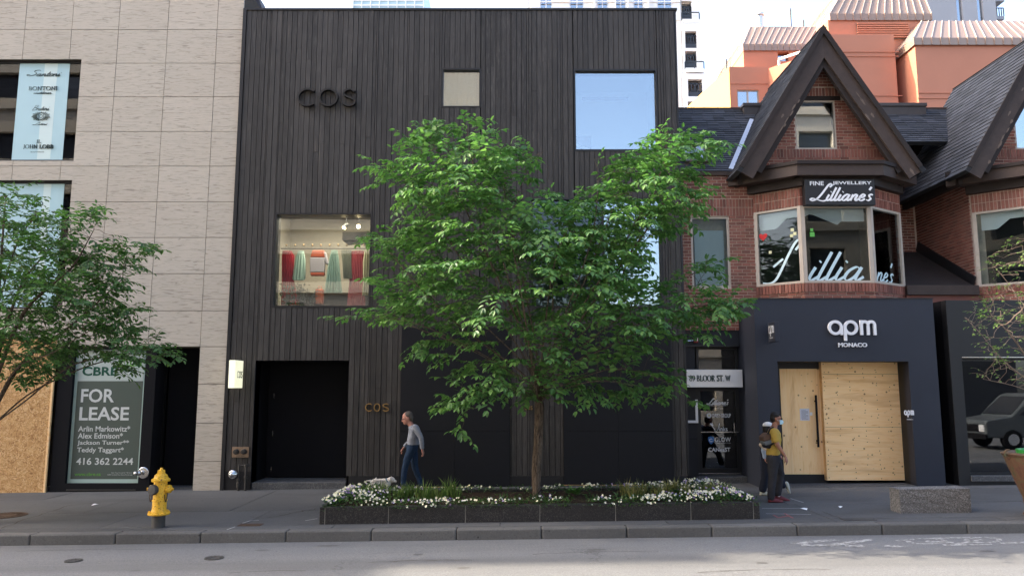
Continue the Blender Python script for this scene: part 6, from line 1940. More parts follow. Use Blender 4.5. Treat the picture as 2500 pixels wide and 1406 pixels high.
for i in range(4):
    for j in range(9):
        x = gb[0] + (gb[1] - gb[0]) * i / 4; z = gb[2] + (gb[3] - gb[2]) * j / 9
        MB().box(x + .02, x + (gb[1] - gb[0]) / 4 - .02, YS + .57, YS + .6, z + .02, z + (gb[3] - gb[2]) / 9 - .02).build("glass_block", M['far_glass'], gl_)
# right wing
stucco_block(2240, 2560, 108, YS - 2.2, 12, "right_wing")
seam_roof(2232, 2560, 110, 52, 18, 60, YS - 2.35, 2.4, 15)
for py in (112, 227, 240):
    h = R2(2240, py, 2520, py + 1.5, YS - 2.2); MB().box(h[0], h[1], YS - 2.25, YS - 2.2, h[2], h[3]).build("string_course", M['stucco'], st)
x = at(2240, 180, YS - 2.2).x
MB().box(x - .012, x, YS - .9, YS - .3, at(2236, 196, YS).z, at(2236, 146, YS).z).build("side_window", M['far_glass'], st)
# vents and aerials on the left wing
vp = at(1855, 68, YS + 4)
ch = thing("roof_vent", vp, "galvanised mushroom vent on the left terracotta roof", "vent")
MB().lathe([(.28, -.4), (.28, .75), (.30, .78)], vp, 16).build("pipe", M['alu'], ch)
MB().lathe([(.32, .80), (.36, .86), (.30, 1.0), (.05, 1.08)], vp, 16).build("hood", M['alu'], ch)
for px, py, lab in ((1929, 22, "tall thin dark aerial on the terracotta roof"), (1961, 50, "short thin dark aerial on the terracotta roof"), (1773, 146, "thin dark aerial at the left flank of the terracotta building")):
    p = at(px, py, YS + 4.5); MB().tube([p, (p.x, p.y, p.z - 3.2)], .06, 6).build("aerial", M['balc'], label=lab, cat="aerial")
# grey tower and far glass tower
YG2 = 82.0
gt = thing("grey_tower", (at(2350, 0, YG2).x, YG2, 0), "grey concrete tower with two dark window strips behind the terracotta building", "building")
sl_ = [R2(a, -200, b, 52, YG2) for a, b in ((2328, 2342), (2378, 2392))]
x0, x1 = at(2235, 0, YG2).x, at(2430, 0, YG2).x
wall_mb(x0, x1, 5, at(2300, -200, YG2).z, sl_, YG2, YG2 + .5).build("wall", M['grey_conc'], gt); MB().box(x0, x1, YG2 + .6, YG2 + 10, 5, at(2300, -200, YG2).z).build("core", M['grey_conc'], gt)
for s in sl_: MB().box(s[0], s[1], YG2 + .3, YG2 + .4, s[2], s[3]).build("window_strip", M['far_glass'], gt)
for py in (48, 4):
    h = R2(2430, py - 8, 2452, py, YG2 + 1)
    MB().box(h[0], h[1], YG2 + 1, YG2 + 4, h[2], h[2] + .4).build("balcony", M['grey_conc'], gt)
    r = MB(); r.box(h[0], h[1], YG2 + 1, YG2 + 1.08, h[2] + 1.35, h[2] + 1.45)
    for k in range(5): r.box(h[0] + (h[1] - h[0]) * k / 4 - .04, h[0] + (h[1] - h[0]) * k / 4 + .04, YG2 + 1, YG2 + 1.08, h[2] + .4, h[2] + 1.4)
    r.build("balcony_rail", M['balc'], gt)
YG3 = 150.0
ft = thing("glass_tower", (at(950, 0, YG3).x, YG3, 0), "pale hazy glass tower far behind the middle of the timber roof", "building")
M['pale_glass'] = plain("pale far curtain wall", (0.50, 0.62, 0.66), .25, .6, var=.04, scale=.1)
x0, x1 = at(862, 10, YG3).x, at(1034, 10, YG3).x; z0, z1 = 20, at(950, -60, YG3).z
MB().box(x0, x1, YG3, YG3 + 14, z0, z1).build("curtain_wall", M['pale_glass'], ft)
for k in range(9):
    x = x0 + (x1 - x0) * k / 8; MB().box(x - .1, x + .1, YG3 - .2, YG3, z0, z1).build("mullion", M['white_stone'], ft)
for k in range(7):
    z = at(950, 26 - 12 * k, YG3).z; MB().box(x0, x1, YG3 - .15, YG3, z - .15, z + .15).build("floor_band", M['white_stone'], ft)

# ------------------------------------------------------------------ the sunny side of the street behind the camera (seen in the panes)
M['opp_stone'] = plain("beige opposite stone", (0.46, 0.41, 0.33), .85, var=.1, scale=.3)
M['opp_white'] = plain("white opposite stone", (0.46, 0.41, 0.34), .85, var=.08, scale=.3)
def opposite(name, label, x0, x1, y, h, mat, fl, sp, wwin, hwin, d=12):
    b = thing(name, ((x0 + x1) / 2, y, 0), label, "building")
    hs = []; z = 1.0
    while z + hwin < h - .5:
        x = x0 + .6
        while x + wwin < x1 - .3:
            hs.append((x, x + wwin, z, z + hwin)); x += sp
        z += fl
    wall_mb(x0, x1, -1, h, hs, y - .35, y).build("wall", mat, b)
    MB().box(x0, x1, y - d, y - .36, -1, h - .1).build("wall_core", M['glass_core'], b)
    for q in np.arange(4.2, h, fl): MB().box(x0, x1, y, y + .18, q - .25, q + .05).build("string_course", mat, b)
M['glass_core'] = plain("dark window glass", (0.03, 0.035, 0.045), .12, .6, var=.05)
opposite("beige_block", "beige office block with banded windows across the street, mirrored in the shop window", -34, 1.2, -6.2, 27, M['opp_stone'], 3.6, 9.0, 8.2, 1.6)
opposite("low_block", "low pale block across the street, under the sky mirrored in the big square pane", 1.4, 12.6, -6.2, 6.4, M['opp_white'], 3.4, 2.6, 1.8, 1.9)
opposite("stone_block", "beige stone block across the street, mirrored in the bay windows", 12.8, 27, -6.2, 25, M['opp_white'], 3.5, 3.2, 2.0, 2.0)
MB().box(12.9, 26.9, -6.19, -6.0, -.5, 3.7).build("dark_shopfronts", M['glass_core'], label="dark row of shop windows across the street, mirrored behind the parked van", cat="shopfront")
# van at the near kerb, mirrored in the charcoal shopfront window
VX, VY = 17.0, 5.2
van = thing("parked_van", (VX + 2.4, VY + .95, gz(19) - .17), "pale grey van parked at the near kerb, mirrored in the charcoal shop window", "van")
vz = gz(19) - .17
M['van'] = plain("pale grey van paint", (0.10, 0.115, 0.125), .3, .5, var=.05)
side = [(0.0, .42), (0.0, .95), (.10, 1.05), (.95, 1.18), (1.75, 1.92), (2.0, 2.0), (5.0, 2.0), (5.05, .42)]
MB().prism([(VX + a, VY, vz + b) for a, b in side], (0, 1.9, 0)).build("body", M['van'], van, bevel=.05)
for yy, w_ in ((VY - .005, 0), (VY + 1.9, 0)):
    MB().prism([(VX + a, yy, vz + b) for a, b in ((1.25, 1.22), (1.85, 1.82), (2.5, 1.82), (2.5, 1.22))], (0, .006, 0)).build("side_window", M['glass_core'], van)
MB().prism([(VX + 1.02, VY + .12, vz + 1.24), (VX + 1.02, VY + 1.78, vz + 1.24), (VX + 1.70, VY + 1.66, vz + 1.87), (VX + 1.70, VY + .24, vz + 1.87)], (-.02, 0, .02)).build("windscreen", M['glass_core'], van)
MB().box(VX - .03, VX + .02, VY + .45, VY + 1.45, vz + .62, vz + .88).build("grille", M['black_matte'], van)
MB().box(VX - .07, VX + .03, VY - .02, VY + 1.92, vz + .36, vz + .56).build("bumper", M['black_matte'], van, bevel=.02)
for y_ in (VY + .08, VY + 1.5): MB().box(VX - .035, VX + .02, y_, y_ + .32, vz + .64, vz + .88).build("headlight", M['white'], van, bevel=.01)
for x_ in (VX + .95, VX + 4.1):
    for y_, d_ in ((VY - .02, 1), (VY + 1.92, -1)):
        o = MB().lathe([(.20, -.02), (.34, 0), (.36, .04), (.36, .2), (.30, .22)], (x_, y_, vz + .36), 20, (0, d_, 0)).build("wheel", M['black_matte'], van)
        MB().lathe([(.20, -.03), (.16, .0), (.05, .0)], (x_, y_, vz + .36), 16, (0, d_, 0)).build("rim", M['alu'], o)
sheet(-60, 60, -6.2, -3.2, -.03, "far_pavement", M['pave'], kind="structure")

# unseen tall block added at the left, set back, to shade the house roofs
b = thing("shade_tower", (-17, 28, 12.4), "unseen tower added behind the stone building, beyond the left edge, to shade the house roofs", "building")
hs = []
for z in np.arange(14, 50, 3.5): hs.append((-21.6, -13.0, float(z), float(z) + 1.9))
wall_mb(-22, -12.6, 12.4, 52, hs, 22.1, 22.4).build("wall", M['grey_conc'], b)
MB().box(-22, -12.6, 22.45, 34, 12.4, 52).build("wall_core", M['glass_core'], b)

# ------------------------------------------------------------------ trees
M['leaf'] = mat_leaf("fresh green leaf", (0.030, 0.084, 0.028), (0.084, 0.195, 0.055), (0.19, 0.34, 0.078), .38)
M['leaf_left'] = mat_leaf("mid green leaf", (0.020, 0.055, 0.016), (0.052, 0.120, 0.032), (0.11, 0.21, 0.05), .35)
M['leaf_young'] = mat_leaf("young yellow green leaf", (0.05, 0.09, 0.02), (0.09, 0.15, 0.03), (0.15, 0.22, 0.05))
M['bark'] = mat_bark("grey brown bark", (0.028, 0.020, 0.015), (0.15, 0.115, 0.085))
M['bark_pale'] = mat_bark("pale twig bark", (0.10, 0.075, 0.06), (0.22, 0.17, 0.14))
def in_poly(x, y, P):
    c = False; n = len(P); j = n - 1
    for i in range(n):
        xi, yi = P[i]; xj, yj = P[j]
        if (yi > y) != (yj > y) and x < (xj - xi) * (y - yi) / (yj - yi) + xi: c = not c
        j = i
    return c
def poly_dist(x, y, P):
    d = 1e9
    for i in range(len(P)):
        ax, ay = P[i]; bx, by = P[(i + 1) % len(P)]
        vx, vy = bx - ax, by - ay
        t = max(0, min(1, ((x - ax) * vx + (y - ay) * vy) / (vx * vx + vy * vy + 1e-9)))
        d = min(d, math.hypot(x - ax - vx * t, y - ay - vy * t))
    return d
def grow(seed_paths, attr, D=.14, infl=1.3, kill=.26, iters=90):
    """space colonisation; seed_paths: list of polylines sharing a root. -> pos, parent"""
    pos, par = [], []
    index = {}
    for path in seed_paths:
        last = -1
        for p in path:
            k = (round(p[0], 3), round(p[1], 3), round(p[2], 3))
            if k in index: last = index[k]; continue
            index[k] = len(pos); pos.append(np.array(p, float)); par.append(last); last = len(pos) - 1
    A = np.array(attr); n = len(A)
    P = np.array(pos)
    d2 = ((A[:, None, :] - P[None]) ** 2).sum(2); near = d2.argmin(1); nd = d2.min(1); alive = np.ones(n, bool)
    nr = np.random.RandomState(3)
    for it in range(iters):
        act = alive & (nd < infl ** 2)
        if not act.any(): break
        idx = near[act]; vec = A[act] - np.array([pos[i] for i in idx]); vec /= np.linalg.norm(vec, axis=1)[:, None] + 1e-9
        acc = {}
        for i, v in zip(idx, vec): acc[i] = acc.get(i, 0) + v
        new = []
        for i, v in acc.items():
            L = np.linalg.norm(v)
            if L < 1e-3: continue
            v = v / L + nr.normal(0, .12, 3) + np.array((0, 0, .06)); v /= np.linalg.norm(v)
            q = pos[i] + v * D
            new.append(q); par.append(i); pos.append(q)
        if not new: break
        N = np.array(new); base = len(pos) - len(new)
        dd = ((A[:, None, :] - N[None]) ** 2).sum(2); m = dd.min(1); am = dd.argmin(1)
        up = m < nd; nd[up] = m[up]; near[up] = base + am[up]
        alive &= nd > kill ** 2
    return np.array(pos), np.array(par)
def leaf_mesh(mat, name="leaf", wr=.52):
    mb = MB()
    w = wr / 2
    v = [(0, 0, 0), (.30, w * .95, .07), (.68, w * .80, .05), (1, 0, -.10), (.68, -w * .80, .05), (.30, -w * .95, .07), (.42, 0, -.01), (.72, 0, -.03)]
    mb.add(v, [(0, 6, 1), (1, 6, 7, 2), (2, 7, 3), (0, 5, 6), (5, 4, 7, 6), (4, 3, 7)])
    return mb
def add_leaves(V, Fc, mats4):
    pass
def make_tree(name, label, base, poly, Yc, seeds, n_attr, leaf_len, leaves_per, mat, bark, trunk_r, n_single, max_d=2.2, kill=.26, D=.14, group=None, xmin=None, thin_r=.0035, droop=1.0, leaf_keep=1.0, seed=1, core_keep=1.0, spray_len=.7, spacing=.055, spray_keep=.3, inset=.22, weight=lambda x, y: 1.0):
    r_ = random.Random(seed)
    xs = [p[0] for p in poly]; ys = [p[1] for p in poly]
    attr = []
    tries = 0
    mpp = Yc / FPX
    while len(attr) < n_attr and tries < 200000:
        tries += 1
        x, y = r_.uniform(min(xs), max(xs)), r_.uniform(min(ys), max(ys))
        if not in_poly(x, y, poly): continue
        d = poly_dist(x, y, poly) * mpp
        if d < inset or d > 1.0 and r_.random() > core_keep: continue
        if r_.random() > weight(x, y): continue
        h = min(max_d, .42 + 1.2 * d)
        u = r_.uniform(-1, 1); u = math.copysign(abs(u) ** .75, u)
        attr.append(tuple(at(x, y, Yc + u * h)))
    pos, par = grow([[tuple(p) for p in s] for s in seeds], attr, D=D, kill=kill)
    n = len(pos)
    kids = [[] for _ in range(n)]
    for i, p in enumerate(par):
        if p >= 0: kids[p].append(i)
    rad = np.zeros(n)
    for i in range(n - 1, -1, -1):
        if not kids[i]: rad[i] = thin_r
        else: rad[i] = sum(rad[k] ** 2.35 for k in kids[i]) ** (1 / 2.35)
    order = list(range(n))
    sc_ = trunk_r / rad[0]
    radn = np.where(rad > thin_r * 3, thin_r * 3 + (rad - thin_r * 3) * (trunk_r - thin_r * 3) / max(rad[0] - thin_r * 3, 1e-6), rad)
    th = thing(name, base, label, "tree", group)
    # wood: chains
    trunk, twig = MB(), MB()
    done = set()
    def chain(i0):
        stack = [(None, i0)]
        while stack:
            p, i = stack.pop()
            pts, rs = ([pos[p]], [min(radn[p], radn[i] * 1.15)]) if p is not None else ([], [])
            cur = i
            while True:
                pts.append(pos[cur]); rs.append(radn[cur])
                ks = sorted(kids[cur], key=lambda k: -rad[k])
                if not ks: break
                for k in ks[1:]: stack.append((cur, k))
                cur = ks[0]
            if len(pts) > 1:
                big = max(rs) > .028
                (trunk if big else twig).tube(pts, rs, 8 if big else 4, cap=False)
    root = 0
    chain(root)
    trunk.build("trunk", bark, th, smooth=True)
    if twig.v:
        o = twig.build("twigs", bark, th); o["kind"] = "stuff"
    # leaves sit in two rows along arching sprays that leave the thin wood
    proto = leaf_mesh(mat); pv = np.array(proto.v)
    recs = []
    lim = thin_r * 3.2
    spr = MB()
    ctr = np.array(base)
    def on_photo(p):
        zc = p[1] * math.cos(PITCH) + (p[2] - CAMH) * math.sin(PITCH)
        return 1250 + FPX * p[0] / zc, 703 - FPX * ((p[2] - CAMH) * math.cos(PITCH) - p[1] * math.sin(PITCH)) / zc
    def spray(p0, d0, L, depth=0):
        p = np.array(p0); d = np.array(d0) / (np.linalg.norm(d0) + 1e-9)
        stp = spacing; n_ = max(3, int(L / stp)); pts = [p.copy()]
        droop_k = r_.uniform(.6, 1.4) * droop * .11
        for k in range(n_):
            d = d + np.array((r_.gauss(0, .05), r_.gauss(0, .05), -droop_k * (k / n_ + .25))); d /= np.linalg.norm(d)
            p = p + d * stp; pts.append(p.copy())
            if depth == 0 and k > 2 and not in_poly(*on_photo(p), poly): break
            side = np.cross(d, (0, 0, 1)); sn = np.linalg.norm(side)
            side = side / sn if sn > .15 else np.array((1.0, 0, 0))
            s = 1 if k % 2 else -1
            if r_.random() < leaf_keep:
                ld = d * r_.uniform(.35, .8) + side * s * r_.uniform(.7, 1.0) + np.array((0, 0, -r_.uniform(.05, .55)))
                ld += np.array([r_.gauss(0, .12) for _ in range(3)]); ld /= np.linalg.norm(ld)
                up = np.cross(side, d); up = up if up[2] > 0 else -up
                up = up + np.array((r_.gauss(0, .25), r_.gauss(0, .25), .25))
                y = np.cross(up, ld); y /= np.linalg.norm(y); z = np.cross(ld, y)
                recs.append((p.copy(), ld, y, z, leaf_len * r_.uniform(.6, 1.25) * (1.0 if k < n_ * .75 else .78)))
            if depth == 0 and k in (2, 5) and L > .45 and r_.random() < .6:
                spray(p, d * .7 + side * s * .8, L * .5, 1)
        ld = d + np.array((0, 0, -.3)); ld /= np.linalg.norm(ld); y = np.cross((0, 0, 1), ld); y /= np.linalg.norm(y) + 1e-9
        recs.append((p.copy(), ld, y, np.cross(ld, y), leaf_len * .8))
        if len(pts) > 2: spr.tube(pts, [thin_r * .9] + [thin_r * .6] * (len(pts) - 1), 3, cap=False)
    for i in range(n):
        if rad[i] > lim or par[i] < 0: continue
        tip = not kids[i]
        if not tip and r_.random() > spray_keep: continue
        q = pos[i]; ax = q - pos[par[i]]; ax /= np.linalg.norm(ax) + 1e-9
        out = np.array((q[0] - ctr[0], q[1] - ctr[1], 0)); out /= np.linalg.norm(out) + 1e-9
        for _ in range(2 if tip else 1):
            d0 = out * r_.uniform(.3, 1.0) + ax * .7 + np.array((r_.gauss(0, .45), r_.gauss(0, .45), r_.uniform(.0, .75)))
            spray(q, d0, spray_len * r_.uniform(.55, 1.25))
    if spr.v:
        o = spr.build("spray_twigs", bark, th); o["kind"] = "stuff"
    recs.sort(key=lambda r: r[0][1])
    # the nearest leaves in view become single parts
    def vis(r):
        c = r[0]; dx = c[0] / c[1] * FPX
        return abs(dx) < 1240
    singles = [r for r in recs if vis(r)][: n_single * 3]
    singles.sort(key=lambda r: -r[4] * abs(np.dot(r[3], (0, -1, .2)))); singles = singles[:n_single]
    sid = {id(r) for r in singles}
    rest = [r for r in recs if id(r) not in sid]
    me = mesh_of(proto, mat, "leaf")
    for c, d, y, z, L in singles:
        o = piece("leaf", me, Vector(c), th)
        o.rotation_mode = 'QUATERNION'
        o.rotation_quaternion = Matrix((tuple(d), tuple(y), tuple(z))).transposed().to_quaternion()
        o.scale = (L, L, L)
    nv = len(pv)
    C = np.array([r[0] for r in rest]); Dm = np.array([r[1] for r in rest]); Ym = np.array([r[2] for r in rest]); Zm = np.array([r[3] for r in rest]); Ls = np.array([r[4] for r in rest])
    V = C[:, None, :] + Ls[:, None, None] * (pv[None, :, 0:1] * Dm[:, None, :] + pv[None, :, 1:2] * Ym[:, None, :] + pv[None, :, 2:3] * Zm[:, None, :])
    V = V.reshape(-1, 3) - np.array(base)
    F = []
    for i in range(len(rest)): F.extend([tuple(a + i * nv for a in f) for f in proto.f])
    m2 = bpy.data.meshes.new("foliage"); m2.from_pydata(V.tolist(), [], F); m2.materials.append(mat); m2.update()
    o = bpy.data.objects.new("foliage", m2); link(o, base, th); o["kind"] = "stuff"
    print(name, "nodes", n, "leaves", len(recs))
    return th
def path(pts_px, n=5):
    """limb from pixel points (px, py, Y)"""
    P = [at(*p) for p in pts_px]
    return [tuple(q) for q in spline([tuple(p) for p in P], n)]
TY = 14.45
tb = gnd(1311, 1222); tb = Vector((at(1311, 1215, TY).x, TY, ZP - .06))
fork = (1316, 985, TY)
tr = [(1311, 1222, TY), (1309, 1150, TY), (1314, 1080, TY), (1316, 1020, TY), fork]
ptr = path(tr, 4)
limb_ends = [((1290, 880, TY - .2), (1215, 700, TY - .5), (1165, 520, TY - .3)), ((1310, 860, TY + .1), (1270, 650, TY + .4), (1230, 460, TY + .2)), ((1325, 850, TY - .2), (1350, 660, TY - .6), (1390, 540, TY - .5)),
    ((1345, 860, TY), (1430, 680, TY + .3), (1500, 500, TY + .1)), ((1360, 880, TY + .2), (1490, 730, TY), (1600, 470, TY - .2)), ((1290, 900, TY + .3), (1170, 780, TY + .6), (1060, 640, TY + .3)),
    ((1280, 930, TY - .4), (1140, 850, TY - .7), (990, 790, TY - .3)), ((1370, 910, TY - .3), (1520, 830, TY - .5), (1680, 760, TY - .1)), ((1360, 940, TY + .5), (1480, 900, TY + 1.0), (1590, 930, TY + .6)),
    ((1350, 960, TY - .6), (1460, 930, TY - 1.0), (1600, 950, TY - .5)), ((1270, 960, TY - .5), (1180, 930, TY - .9), (1110, 990, TY - .5)), ((1300, 900, TY - .8), (1280, 760, TY - 1.4), (1260, 640, TY - 1.5)), ((1335, 900, TY + .8), (1350, 740, TY + 1.3), (1340, 600, TY + 1.2)),
    ((1285, 920, TY - .1), (1080, 760, TY - .3), (930, 590, TY)),
    ((1280, 925, TY - .3), (1080, 815, TY - .6), (960, 778, TY - .5), (840, 776, TY - .4)), ((1290, 890, TY + .1), (1130, 640, TY), (1010, 460, TY), (925, 408, TY - .1)), ((1300, 870, TY), (1190, 520, TY + .1), (1150, 380, TY), (1140, 310, TY)),
    ((1300, 870, TY), (1160, 560, TY + .3), (1080, 400, TY + .3), (1045, 320, TY + .2)), ((1350, 860, TY), (1520, 600, TY), (1610, 430, TY), (1630, 320, TY)), ((1355, 870, TY + .1), (1580, 560, TY + .3), (1680, 400, TY + .2), (1750, 352, TY + .1)),
    ((1370, 910, TY), (1560, 790, TY - .1), (1720, 745, TY - .2), (1820, 742, TY - .2)), ((1360, 900, TY + .2), (1560, 740, TY + .3), (1690, 670, TY + .3), (1750, 640, TY + .3)), ((1355, 950, TY - .2), (1500, 900, TY - .5), (1620, 930, TY - .5), (1685, 980, TY - .5)),
    ((1290, 960, TY - .3), (1200, 940, TY - .6), (1150, 985, TY - .6), (1128, 1045, TY - .5)), ((1345, 860, TY - .1), (1440, 600, TY - .3), (1460, 440, TY - .2), (1450, 385, TY - .2)), ((1300, 880, TY - .2), (1250, 560, TY - .4), (1290, 420, TY - .3), (1325, 372, TY - .3))]
seeds = [ptr] + [path((fork,) + e, 5) for e in limb_ends]
crown = [(1300,1005),(1230,985),(1150,1040),(1128,1058),(1110,1035),(1055,1000),(1062,975),(1125,935),(1085,890),(985,858),(1000,835),(1062,812),(960,795),(880,785),(805,788),(815,772),(880,758),(962,735),(905,692),(920,672),(965,652),(920,605),(885,580),(895,568),(960,575),(1005,556),(962,480),(930,440),(890,412),(900,402),(945,402),(962,368),(1000,340),(1035,320),(1038,296),(1075,308),(1112,312),(1140,285),(1172,305),(1198,297),(1200,330),(1240,352),(1290,368),(1335,362),(1328,388),(1290,420),(1320,465),(1405,470),(1425,432),(1470,420),(1448,372),(1500,374),(1560,350),(1600,303),(1622,296),(1650,315),(1700,322),(1782,348),(1768,372),(1700,398),(1700,430),(1738,468),(1700,508),(1690,560),(1630,562),(1600,600),(1560,640),(1600,700),(1700,640),(1762,628),(1742,680),(1740,708),(1800,702),(1852,736),(1845,758),(1782,772),(1742,802),(1700,838),(1640,842),(1610,872),(1640,922),(1700,975),(1690,992),(1620,972),(1545,998),(1480,985),(1400,1003),(1340,990)]
make_tree("street_tree", "large fresh green street tree with spreading crown growing in the granite planter", tb, crown, TY, seeds, 2300, .152, 5, M['leaf'], M['bark'], .085, 290, max_d=1.8, kill=.24, D=.125, seed=5, core_keep=.40, spray_len=.75, spacing=.064, spray_keep=.17, inset=.07,
    weight=lambda x, y: (.20 if y > 840 else .45 if y > 770 else 1.0) * (1.0 if 1230 < x < 1580 and 440 < y < 800 or y < 470 else .78))
# cable wound round the trunk base
MB().tube([Vector((tb.x + .09 * math.cos(a * 1.0), TY - .0 + .09 * math.sin(a), ZP + .15 + .07 * a)) for a in np.linspace(-2.8, .3, 14)], .008, 5).build("trunk_cable", M['black_matte'], label="dark cable wound around the foot of the big tree trunk", cat="cable")

# tree at the left edge
LY = 13.9
lb = Vector((at(-30, 1235, LY).x, LY, gz(-8.5)))
ltr = path([(-30, 1240, LY), (-26, 1130, LY), (-22, 1040, LY), (-14, 900, LY), (-2, 700, LY), (8, 560, LY), (14, 480, LY)], 4)
f0 = (-22, 1040, LY)
def from_trunk(k, pts): return [ltr[k]] + [tuple(q) for q in spline([ltr[k]] + [tuple(at(*p)) for p in pts], 5)][1:]
lseeds = [ltr, from_trunk(8, [(60, 980, LY - .2), (180, 890, LY - .4), (330, 860, LY - .3)]), from_trunk(9, [(60, 880, LY + .3), (180, 790, LY + .4), (300, 680, LY + .2)]), from_trunk(11, [(60, 760, LY - .3), (170, 660, LY - .5), (230, 560, LY - .3)]),
          from_trunk(12, [(50, 700, LY + .5), (130, 600, LY + .8), (180, 540, LY + .5)]), from_trunk(9, [(40, 900, LY - .8), (130, 860, LY - 1.1), (230, 800, LY - .9)]), from_trunk(10, [(-90, 760, LY), (-160, 640, LY)]), from_trunk(8, [(90, 950, LY + .6), (260, 880, LY + .8), (400, 880, LY + .2)]), from_trunk(15, [(40, 600, LY + .2), (90, 520, LY)])]
lcrown = [(-220,560),(-120,470),(0,452),(60,446),(92,462),(82,502),(122,522),(200,492),(248,502),(238,560),(200,592),(268,566),(308,572),(292,602),(340,592),(388,578),(384,602),(360,640),(348,680),(310,702),(300,722),(360,742),(364,770),(300,782),(350,792),(380,812),(420,850),(462,872),(440,884),(382,880),(350,902),(292,930),(250,900),(200,888),(140,930),(60,960),(0,940),(-100,960),(-220,900)]
make_tree("street_tree", "small leaved green street tree reaching in from the left edge over the lease sign", lb, lcrown, LY, lseeds, 2600, .115, 6, M['leaf_left'], M['bark'], .09, 230, max_d=1.6, kill=.22, D=.11, seed=11, core_keep=.6, spray_len=.6, spacing=.05, spray_keep=.2, inset=.10)
# sapling at the right edge
RY = pc.y
rb = pc + Vector((0, 0, zp(1112)))
rtr = path([(2545, 1112, RY), (2540, 1040, RY), (2530, 960, RY), (2525, 880, RY), (2535, 760, RY), (2540, 620, RY)], 4)
def from_r(k, pts): return [rtr[k]] + [tuple(q) for q in spline([rtr[k]] + [tuple(at(*p)) for p in pts], 4)][1:]
rseeds = [rtr, from_r(8, [(2470, 940, RY - .1), (2400, 925, RY - .2)]), from_r(9, [(2450, 880, RY + .1), (2390, 810, RY), (2355, 775, RY)]), from_r(11, [(2470, 820, RY - .3), (2420, 770, RY - .3)]), from_r(13, [(2480, 720, RY), (2410, 630, RY)]), from_r(15, [(2510, 640, RY), (2500, 540, RY)])]
rcrown = [(2560,520),(2498,535),(2480,565),(2440,610),(2398,632),(2392,655),(2440,690),(2392,700),(2360,768),(2345,792),(2380,822),(2388,880),(2372,905),(2400,932),(2462,945),(2560,960)]
make_tree("sapling", "sparse young tree with thin pale twigs in the painted pot at the right edge", rb, rcrown, RY, rseeds, 520, .06, 3, M['leaf_young'], M['bark_pale'], .030, 120, max_d=.9, kill=.17, D=.11, seed=4, thin_r=.003, leaf_keep=.6, spray_len=.22, spacing=.045, spray_keep=.1, inset=.06)

# ------------------------------------------------------------------ planting in the planter
M['pansy_leaf'] = mat_leaf("pansy leaf", (0.012, 0.035, 0.010), (0.035, 0.080, 0.020), (0.085, 0.150, 0.040), .25)
M['blade'] = mat_leaf("narrow blade", (0.04, 0.075, 0.018), (0.10, 0.16, 0.035), (0.22, 0.25, 0.075), .3)
M['blade_dry'] = mat_leaf("yellowing blade", (0.07, 0.075, 0.02), (0.16, 0.15, 0.045), (0.28, 0.24, 0.09), .3)
def mat_petal(name, a, b):
    t = NT(name)
    c = t.mix(a, b, t.rnd(True))
    return t.done(t.bsdf(c, .6, .2))
M['petal_white'] = mat_petal("white petals", (0.62, 0.62, 0.58), (0.72, 0.70, 0.46))
M['petal_violet'] = mat_petal("violet petals", (0.10, 0.05, 0.22), (0.42, 0.36, 0.52))
M['petal_eye'] = plain("yellow eye", (0.55, 0.36, 0.03), .6)
def bed_density(x, y):
    """pansy cover along the planter: dense mound at both ends, a band along the front and back rims"""
    u = (x - PX0) / (PX1 - PX0); v = (y - PY0) / (PY1 - PY0)
    left = max(0, 1 - u / .17); right = max(0, (u - .70) / .30)
    front = max(0, 1 - v / .34); back = max(0, (v - .72) / .28) * .55
    gap = 0.15 if .57 < u < .61 else 1.0
    return min(1, left * 1.3 + right * .9 + front * 1.0 + back) * gap
def bed_height(x, y):
    u = (x - PX0) / (PX1 - PX0); v = (y - PY0) / (PY1 - PY0)
    m = .06 + .20 * max(0, 1 - u / .16) * (1 - .3 * v) + .10 * max(0, (u - .72) / .28)
    e = min(1, min(u, 1 - u) * 18, )
    return m * (.35 + .65 * e)
lfm = MB(); flw = MB(); eye = MB(); vio = MB()
r2 = random.Random(21)
def add_leaf(mb, c, d, L, w, up=(0, 0, 1)):
    d = Vector(d).normalized(); y = Vector(up).cross(d)
    if y.length < 1e-3: y = Vector((1, 0, 0))
    y.normalize(); c = Vector(c)
    mb.add([c, c + d * L * .5 + y * w, c + d * L, c + d * L * .5 - y * w], [(0, 1, 2, 3)])
k = 0
while k < 7800:
    x, y = r2.uniform(PX0 + .02, PX1 - .02), r2.uniform(PY0 - .05, PY1)
    if r2.random() > bed_density(x, max(y, PY0)) * .9 + .05: continue
    z = gz(x) + ZP + r2.uniform(-.03, 1) * bed_height(x, y) + (-.05 if y < PY0 + .03 else 0)
    add_leaf(lfm, (x, y, z), (r2.gauss(0, 1), r2.gauss(-.5, 1), r2.uniform(-.2, .9)), r2.uniform(.04, .085), r2.uniform(.010, .020), (r2.gauss(0, .3), r2.gauss(0, .3), 1)); k += 1
def blossom(mb, c, n, r):
    n = Vector(n).normalized(); s = n.cross(Vector((0, 0, 1))); s.normalize(); t = n.cross(s); c = Vector(c)
    vs = [c - n * r * .25]
    for i in range(10):
        a = 2 * math.pi * i / 10; rr_ = r * (1.0 if i % 2 == 0 else .80) * r2.uniform(.85, 1.1)
        vs.append(c + (s * math.cos(a) + t * math.sin(a)) * rr_ + n * r2.uniform(-.1, .15) * r)
    mb.add(vs, [(0, i + 1, (i + 1) % 10 + 1) for i in range(10)])
k = 0
hubs = []
while len(hubs) < 190:
    x, y = r2.uniform(PX0, PX1), r2.uniform(PY0 - .04, PY1)
    if r2.random() < bed_density(x, max(y, PY0)): hubs.append((x, y, r2.random()))
